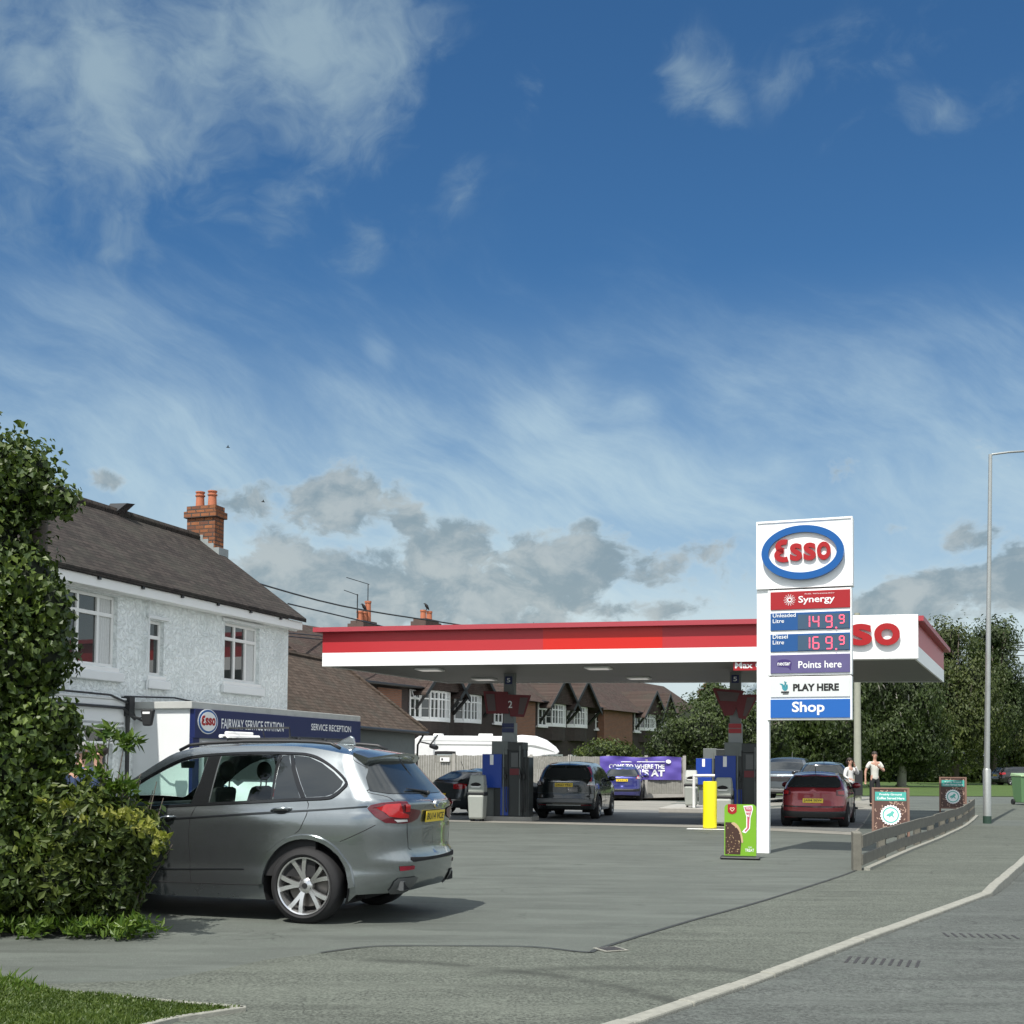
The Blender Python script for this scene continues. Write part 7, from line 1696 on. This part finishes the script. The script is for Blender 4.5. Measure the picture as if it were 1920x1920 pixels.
# broad leaved shrub with branches in front of the car's bonnet
YS = 11.15
sh_ = [px_blob(150, 1560, 105, 95, YS), px_blob(235, 1575, 68, 72, YS), px_blob(262, 1570, 44, 46, YS - .1), px_blob(120, 1640, 95, 95, YS), px_blob(215, 1660, 58, 80, YS), px_blob(170, 1500, 50, 30, YS), px_blob(235, 1545, 50, 36, YS), px_blob(95, 1505, 50, 40, YS)]
g1 = G(170, 1745); tk = MB()
for k in range(46):
    a = random.uniform(-1, 1); hh = random.uniform(.7, 1.5); x = g1.x + random.uniform(-.3, .35)
    tk.tube([(x, g1.y + .2 + random.uniform(-.2, .2), 0), (x + a * .15, g1.y + .15, hh * .5), (x + a * .42 + .05, g1.y + .0 + random.uniform(-.25, .2), hh)], [.013, .009, .004], 5)
for (px, py) in ((232, 1400), (205, 1385), (215, 1480), (160, 1450), (190, 1440)):
    c = AT(px, py, YS); tk.tube([(g1.x, g1.y + .2, .2), ((g1.x + c.x) / 2 - .05, g1.y + .1, .9), (c.x, c.y, c.z)], [.014, .01, .004], 5)
shr = plant('leafy_shrub', 'broad leaved shrub with yellow tips and bare twigs hiding the silver car bonnet', 'shrub', sh_, 7600, .095, .042, M_shrub, trunk=((g1.x, g1.y + .2, 0), tk, M_bark), droop=.1, shell=.6, spread=.7, lump=.2, seed=5, kc=.52)
tips = []
for (px, py, r) in ((232, 1392, 17), (205, 1378, 15), (250, 1388, 14), (218, 1478, 20), (235, 1470, 15), (160, 1450, 16), (190, 1452, 14), (180, 1405, 14), (205, 1362, 9), (245, 1480, 10)): tips.append(px_blob(px, py, r, r * .8, YS - .02))
obj('branch_tip_leaves', leaves(tips, 330, .105, .04, droop=-.1, shell=.9, spread=.8, seed=8), M_weed, shr, world=True)
tips = [px_blob(px, py, r, r * .5, YS - .45) for (px, py, r) in ((82, 1506, 12), (268, 1550, 26), (300, 1570, 16), (250, 1532, 22), (225, 1532, 18), (296, 1592, 12), (126, 1512, 12), (155, 1538, 14), (200, 1525, 14), (310, 1575, 8))]
obj('yellow_tip_leaves', leaves(tips, 230, .070, .045, droop=-.3, shell=.8, spread=.6, seed=9), M_yel, shr, world=True)
# weeds along the foot
wb_l = [px_blob(px, 1741 + 7 * math.sin(px), 30, max(4, 7 + 7 * math.sin(px * .3) + 5 * math.sin(px * .11)), 10.95 + .18 * math.sin(px * .07), 2.0) for px in range(-30, 300, 22)]
o = obj('ground_weeds', leaves(wb_l, 2100, .085, .032, droop=-.5, shell=.9, spread=.9, lump=.3, seed=12), M_weed); o['kind'] = 'stuff'; o['label'] = 'low green weeds along the foot of the shrub'
# grass blades on the verge
def blades(poly, n, h0, m_, seed, z0=.02, name='grass_blades', wd=.008):
    g = np.random.default_rng(seed); xs = [p[0] for p in poly]; ys = [p[1] for p in poly]; mb = MB(); c = 0
    while c < n:
        x, y = g.uniform(min(xs), max(xs)), g.uniform(min(ys), max(ys))
        if not inside((x, y), poly): continue
        c += 1; cl_ = .6 + .8 * (math.sin(x * 3.1) * math.sin(y * 2.3 + 1)) ** 2; h = h0 * g.uniform(.4, 1.3) * cl_; a = g.uniform(0, 6.28); w = wd * g.uniform(.6, 1.3); dx, dy = math.cos(a) * w, math.sin(a) * w; bx, by = g.normal() * h * .45, g.normal() * h * .45
        o = len(mb.v); mb.v += [(x - dx, y - dy, z0), (x + dx, y + dy, z0), (x + dx * .6 + bx * .4, y + dy * .6 + by * .4, z0 + h * .6), (x + bx, y + by, z0 + h)]; mb.f += [(o, o + 1, o + 2), (o, o + 2, o + 3)]
    o = obj(name, mb, m_); o['kind'] = 'stuff'; return o
M_blade = leafmat('grass blade', (.048, .088, .014), (.12, .165, .03), .5, .3)
near = [p for p in vg[:7]] + [tuple(G(-120, 1960)[:2]), tuple(G(-200, 1850)[:2])]
blades(near, 42000, .034, M_blade, 4)
edge_ = [tuple(G(*p)[:2]) for p in ((-60, 1835), (0, 1842), (60, 1850), (110, 1862), (60, 1872), (-60, 1868))]
blades(edge_, 260, .07, M_weed, 6, name='tall_grass_tufts')
# trees behind the forecourt at the right
def tree(label, bl, n, L, m_, tx, Y, hz, m_bark=M_bark, droop=.8, name='broadleaf_tree', limbs=6, **k):
    c = AT(tx, 1440, Y); z0 = gh(c.x, c.y); tk = MB(); tk.tube([(c.x, c.y, z0 - .2), (c.x + .2, c.y, z0 + hz * .4), (c.x + .1, c.y, z0 + hz * .85)], [hz * .03, hz * .018, hz * .006], 9)
    for i in range(limbs):
        b = bl[i % len(bl)][0]; s0 = z0 + hz * (.18 + .08 * i); mid = ((c.x + b[0]) / 2 + random.uniform(-.5, .5), (c.y + b[1]) / 2 - .8, max(s0, (s0 + b[2]) / 2)); tk.tube([(c.x + .1, c.y, s0), mid, (b[0] + random.uniform(-.6, .6), b[1] - bl[i % len(bl)][1][1] * .75, b[2] + .5)], [hz * .012, hz * .007, .03], 6)
    return plant(name, label, 'tree', bl, n, L, L * .55, m_, trunk=((c.x, c.y, z0), tk, m_bark), group=None, droop=droop, seed=int(tx), **k)
Y1 = 96
tree('tall dark tree with a double topped crown left of the lamp post', [px_blob(1775, 1200, 42, 40, Y1), px_blob(1768, 1260, 40, 55, Y1), px_blob(1815, 1300, 62, 80, Y1), px_blob(1790, 1370, 75, 80, Y1), px_blob(1745, 1330, 50, 70, Y1)], 26000, .28, M_tree2, 1790, Y1, 11, lump=.26, shell=.6, kc=.5)
tree('tallest tree directly behind the lamp post', [px_blob(1868, 1198, 42, 40, Y1 + 6), px_blob(1845, 1225, 38, 45, Y1 + 6), px_blob(1872, 1280, 48, 62, Y1 + 6), px_blob(1850, 1350, 62, 80, Y1 + 6), px_blob(1905, 1310, 26, 46, Y1 + 6)], 26000, .27, M_tree, 1860, Y1 + 6, 12, lump=.26, shell=.6, kc=.5)
tree('yellowish green tree at the right edge beyond the parked car', [px_blob(1930, 1350, 60, 58, Y1 + 14), px_blob(1900, 1390, 50, 58, Y1 + 14), px_blob(1960, 1400, 70, 60, Y1 + 14)], 10000, .32, M_tree2, 1925, Y1 + 14, 8, lump=.26, shell=.6, kc=.5)
tree('pale stemmed tree with hanging branches right of the totem', [px_blob(1620, 1300, 75, 80, Y1 - 14), px_blob(1700, 1320, 70, 85, Y1 - 14), px_blob(1660, 1385, 90, 70, Y1 - 14), px_blob(1725, 1400, 55, 55, Y1 - 14)], 30000, .25, M_tree, 1690, Y1 - 14, 11, m_bark=M_birch, lump=.22, shell=.5, kc=.5, limbs=8)
tree('dense leafy tree just left of the totem lower edge', [px_blob(1500, 1330, 80, 80, Y1 - 20), px_blob(1560, 1370, 70, 70, Y1 - 20), px_blob(1460, 1400, 80, 50, Y1 - 20), px_blob(1540, 1420, 70, 40, Y1 - 20)], 20000, .26, M_haw, 1520, Y1 - 20, 9, lump=.22, shell=.5, kc=.6)
o = obj('undergrowth', leaves([px_blob(px, 1440 + 8 * math.sin(px), 60, 34, 112, .5) for px in range(1600, 2060, 50)], 12000, .45, .25, seed=21, lump=.3), M_tree); o['kind'] = 'stuff'
ug = obj('dark_core', core([px_blob(px, 1444, 60, 26, 113, .5) for px in range(1600, 2060, 50)], .9), M_core, o)
tree('big rounded hawthorn behind the fence right of the brick terrace', [px_blob(1310, 1375, 78, 62, 64), px_blob(1365, 1345, 58, 55, 64), px_blob(1400, 1385, 50, 60, 64), px_blob(1255, 1405, 45, 42, 64), px_blob(1440, 1370, 45, 65, 64)], 26000, .18, M_haw, 1330, 64, 4.5, droop=.3, name='hawthorn_tree', lump=.2, shell=.45, kc=.7)
plant('garden_bush', 'small light green bush above the banner in front of the brick pier', 'bush', [px_blob(1140, 1408, 46, 22, 60), px_blob(1105, 1414, 30, 14, 60), px_blob(1170, 1412, 28, 18, 60)], 4200, .17, .08, M_shrub, lump=.25, seed=31)
plant('conifer', 'far dark conifer tip seen in the gap beside the right canopy column', 'tree', [px_blob(1338, 1296, 22, 20, 110), px_blob(1325, 1320, 30, 26, 110), px_blob(1312, 1345, 36, 24, 110)], 2600, .5, .2, M_tree, lump=.3, seed=33, kc=.5)

# ------------------------------------------------------------------ people
def skin_mesh(nodes, edges, m_, name, parent, sub=1):
    me = bpy.data.meshes.new(name); idx = {k: i for i, k in enumerate(nodes)}
    me.from_pydata([n[0] for n in nodes.values()], [(idx[a], idx[b]) for a, b in edges], []); tmp = bpy.data.objects.new('tmp', me); COL.objects.link(tmp)
    sk = tmp.modifiers.new('skin', 'SKIN'); sk.use_smooth_shade = True; sk.branch_smoothing = .5; ss = tmp.modifiers.new('sub', 'SUBSURF'); ss.levels = sub; ss.render_levels = sub
    lay = me.skin_vertices[0].data
    for i, n in enumerate(nodes.values()):
        r = n[1]; lay[i].radius = (r, r) if not isinstance(r, tuple) else r; lay[i].use_root = (i == 0)
    dg = bpy.context.evaluated_depsgraph_get(); ev = tmp.evaluated_get(dg); me2 = bpy.data.meshes.new_from_object(ev); me2.name = name
    bpy.data.objects.remove(tmp); me2.materials.clear()
    return link(me2, name, m_, parent, False, True, 0)
def person(loc, rz, H, label, top, bottom, hair, lh, rh, le=None, re=None, sleeves=True, hair_long=False, cap=None, lean=0.0, turn=0.0):
    """front of the body is -y; lh / rh: hand positions, le / re: elbow positions (fractions of height)"""
    t = thing('person', loc, rz, label, 'person'); s = H / 1.78
    V = lambda x, y, z: (x * s, y * s, z * s)
    le = le or (.27, .03, 1.13); re = re or (-.27, .03, 1.13); ly = lean
    N = dict(pelvis=(V(0, 0, .94), (.135 * s, .10 * s)), waist=(V(0, ly * .4, 1.10), (.125 * s, .09 * s)), chest=(V(0, ly, 1.32), (.15 * s, .105 * s)), neck0=(V(0, ly, 1.47), .062 * s), neck=(V(0, ly - .01, 1.53), .052 * s),
             jaw=(V(0, ly - .035, 1.60), (.062 * s, .070 * s)), head=(V(0, ly - .01, 1.68), (.076 * s, .092 * s)), crown=(V(0, ly + .0, 1.74), (.058 * s, .07 * s)))
    E_ = [('pelvis', 'waist'), ('waist', 'chest'), ('chest', 'neck0'), ('neck0', 'neck'), ('neck', 'jaw'), ('jaw', 'head'), ('head', 'crown')]
    for sd_, el_, ha in (('L', le, lh), ('R', re, rh)):
        q = 1 if sd_ == 'L' else -1
        N['sh' + sd_] = (V(q * .175, ly, 1.42), .062 * s); N['el' + sd_] = (V(*el_), .043 * s); N['wr' + sd_] = (V(*ha), .028 * s)
        e = Vector(V(*el_)); h = Vector(V(*ha)); d = (h - e).normalized(); pal = h + d * .05 * s; N['pa' + sd_] = (tuple(pal), (.032 * s, .018 * s))
        E_ += [('chest', 'sh' + sd_), ('sh' + sd_, 'el' + sd_), ('el' + sd_, 'wr' + sd_), ('wr' + sd_, 'pa' + sd_)]
        sdv = d.cross(Vector((0, 1, 0))); sdv = sdv.normalized() if sdv.length > .1 else Vector((1, 0, 0)); cur = d.cross(sdv).normalized()
        for k in range(4):
            o_ = (k - 1.5) * .017 * s; l_ = (.036, .042, .040, .030)[k] * s
            a = pal + d * .04 * s + sdv * o_; b = a + d * l_ + cur * .006 * s; c = b + d * l_ * .6 + cur * .018 * s
            for nm, p_, r_ in (('a', a, .0095), ('b', b, .0085), ('c', c, .007)): N[f'f{nm}{k}{sd_}'] = (tuple(p_), r_ * s)
            E_ += [('pa' + sd_, f'fa{k}{sd_}'), (f'fa{k}{sd_}', f'fb{k}{sd_}'), (f'fb{k}{sd_}', f'fc{k}{sd_}')]
        a = h + d * .03 * s + sdv * .035 * s; b = a + d * .03 * s + sdv * .018 * s; N['t1' + sd_] = (tuple(a), .011 * s); N['t2' + sd_] = (tuple(b), .009 * s); E_ += [('wr' + sd_, 't1' + sd_), ('t1' + sd_, 't2' + sd_)]
        N['hip' + sd_] = (V(q * .095, 0, .86), .085 * s); N['kn' + sd_] = (V(q * .11, -.02, .48), .055 * s); N['an' + sd_] = (V(q * .12, .02, .08), .038 * s); N['to' + sd_] = (V(q * .14, -.14, .035), .035 * s)
        E_ += [('pelvis', 'hip' + sd_), ('hip' + sd_, 'kn' + sd_), ('kn' + sd_, 'an' + sd_), ('an' + sd_, 'to' + sd_)]
    body = skin_mesh(N, E_, M_skin, 'body', t)
    g = lambda r, e: tuple(x + e * s for x in r) if isinstance(r, tuple) else r + e * s
    S_ = dict(waist0=(V(0, 0, .80), (.150 * s, .115 * s)))
    S_.update({k: (N[k][0], g(N[k][1], .02)) for k in ('waist', 'chest', 'shL', 'shR')}); S_['nk'] = (V(0, ly, 1.47), .078 * s)
    SE = [('waist0', 'waist'), ('waist', 'chest'), ('chest', 'nk'), ('chest', 'shL'), ('chest', 'shR')]
    for q in 'LR':
        e = Vector(N['el' + q][0]); a = Vector(N['sh' + q][0])
        if sleeves: S_['el' + q] = (tuple(e), .06 * s); S_['cf' + q] = (tuple(e.lerp(Vector(N['wr' + q][0]), .9)), .042 * s); SE += [('sh' + q, 'el' + q), ('el' + q, 'cf' + q)]
        else: S_['el' + q] = (tuple(a.lerp(e, .72)), .070 * s); SE += [('sh' + q, 'el' + q)]
    skin_mesh(S_, SE, top, 'shirt', t)
    P_ = dict(pelvis=(V(0, 0, .95), (.145 * s, .112 * s)), belt=(V(0, 0, 1.06), (.13 * s, .10 * s))); PE = [('pelvis', 'belt')]
    for q in 'LR':
        for k, e in (('hip', .02), ('kn', .025), ('an', .022)): P_[k + q] = (N[k + q][0], g(N[k + q][1], e))
        PE += [('pelvis', 'hip' + q), ('hip' + q, 'kn' + q), ('kn' + q, 'an' + q)]
    skin_mesh(P_, PE, bottom, 'trousers', t)
    for q in 'LR': a = Vector(N['an' + q][0]); b = Vector(N['to' + q][0]); m_ = MB(); m_.tube([a + Vector((0, .05, -.045)) * s, a + Vector((0, 0, -.03)) * s, b, b + Vector((0, -.05, -.008)) * s], [.035 * s, .05 * s, .042 * s, .02 * s], 10); obj('shoe', m_, M_black, t, smooth=True)
    hd = Vector(N['head'][0]); m_ = MB(); m_.sphere((hd.x, hd.y + .018 * s, hd.z + .03 * s), (.090 * s, .105 * s, .088 * s), 18, 12); 
    m_.f = [f for f in m_.f if not all(m_.v[i][1] < hd.y - .035 * s and m_.v[i][2] < hd.z + .045 * s for i in f) and sum(m_.v[i][2] for i in f) / 4 > hd.z - .055 * s]
    hr = obj('hair', m_, hair, t, smooth=True)
    if hair_long: m_ = MB(); m_.tube([(hd.x, hd.y + .05 * s, hd.z + .06 * s), (hd.x, hd.y + .09 * s, hd.z - .04 * s), (hd.x + .02, hd.y + .08 * s, hd.z - .22 * s)], [.06 * s, .075 * s, .03 * s], 10); obj('long_hair', m_, hair, hr, smooth=True)
    f = MB(); f.tube([(0, hd.y - .085 * s, hd.z + .005 * s), (0, hd.y - .112 * s, hd.z - .03 * s), (0, hd.y - .09 * s, hd.z - .038 * s)], [.008 * s, .014 * s, .008 * s], 6); f.sphere((.08 * s, hd.y + .0, hd.z - .02 * s), (.012 * s, .02 * s, .03 * s), 8, 6); f.sphere((-.08 * s, hd.y + .0, hd.z - .02 * s), (.012 * s, .02 * s, .03 * s), 8, 6); obj('nose_and_ears', f, M_skin, t, smooth=True)
    for q in (-1, 1): e = MB(); e.sphere((q * .03 * s, hd.y - .082 * s, hd.z + .002 * s), (.012 * s, .008 * s, .007 * s), 8, 6); obj('eye', e, M_black, t)
    e = MB(); e.tube([(-.022 * s, hd.y - .094 * s, hd.z - .063 * s), (.022 * s, hd.y - .094 * s, hd.z - .063 * s)], .005 * s, 6); obj('mouth', e, mat('lips', (.30, .11, .09), .5), t)
    return t
M_shirtw = mat('white cotton', (.68, .68, .66), .85, var=.08, scale=14, bmp=.2); M_shirtg = mat('pale shirt', (.60, .60, .54), .85, var=.08, scale=14, bmp=.2); M_nav = mat('navy cloth', (.03, .05, .11), .85, var=.15, scale=12, bmp=.2); M_blk = mat('black cloth', (.015, .016, .018), .85, var=.2, scale=12, bmp=.2); M_jean = mat('dark jeans', (.03, .04, .06), .85, var=.15, scale=20)
q = AT(1640, 1460, 41.5); person((q.x, q.y, gh(q.x, q.y)), R(8), 1.84, 'man in a pale t shirt and dark trousers, one forearm raised to his chest', M_shirtg, M_blk, M_hair, (.06, -.22, 1.27), (-.33, -.02, .86), (.30, -.06, 1.14), (-.31, .02, 1.13), sleeves=False)
q = AT(1595, 1460, 40.0); person((q.x, q.y, gh(q.x, q.y)), R(35), 1.66, 'woman in a white top and black trousers raising a hand to her mouth', M_shirtw, M_blk, M_hair, (.03, -.16, 1.52), (-.20, -.14, 1.05), (.24, -.14, 1.22), (-.29, .03, 1.12), sleeves=True, hair_long=True, lean=.04)
q = AT(150, 1440, 15.4); person((q.x, q.y, 0), R(160), 1.80, 'grey haired man in a navy top standing nearest the ivy, seen past the shrub', M_nav, M_jean, M_hairgrey, (.26, -.12, .92), (-.26, -.12, .92))
q = AT(186, 1440, 16.3); person((q.x, q.y, 0), R(-75), 1.77, 'dark haired man in a black jacket facing left, in front of the ground floor window', M_blk, M_jean, M_hair, (.22, -.2, 1.0), (-.22, -.2, 1.0))
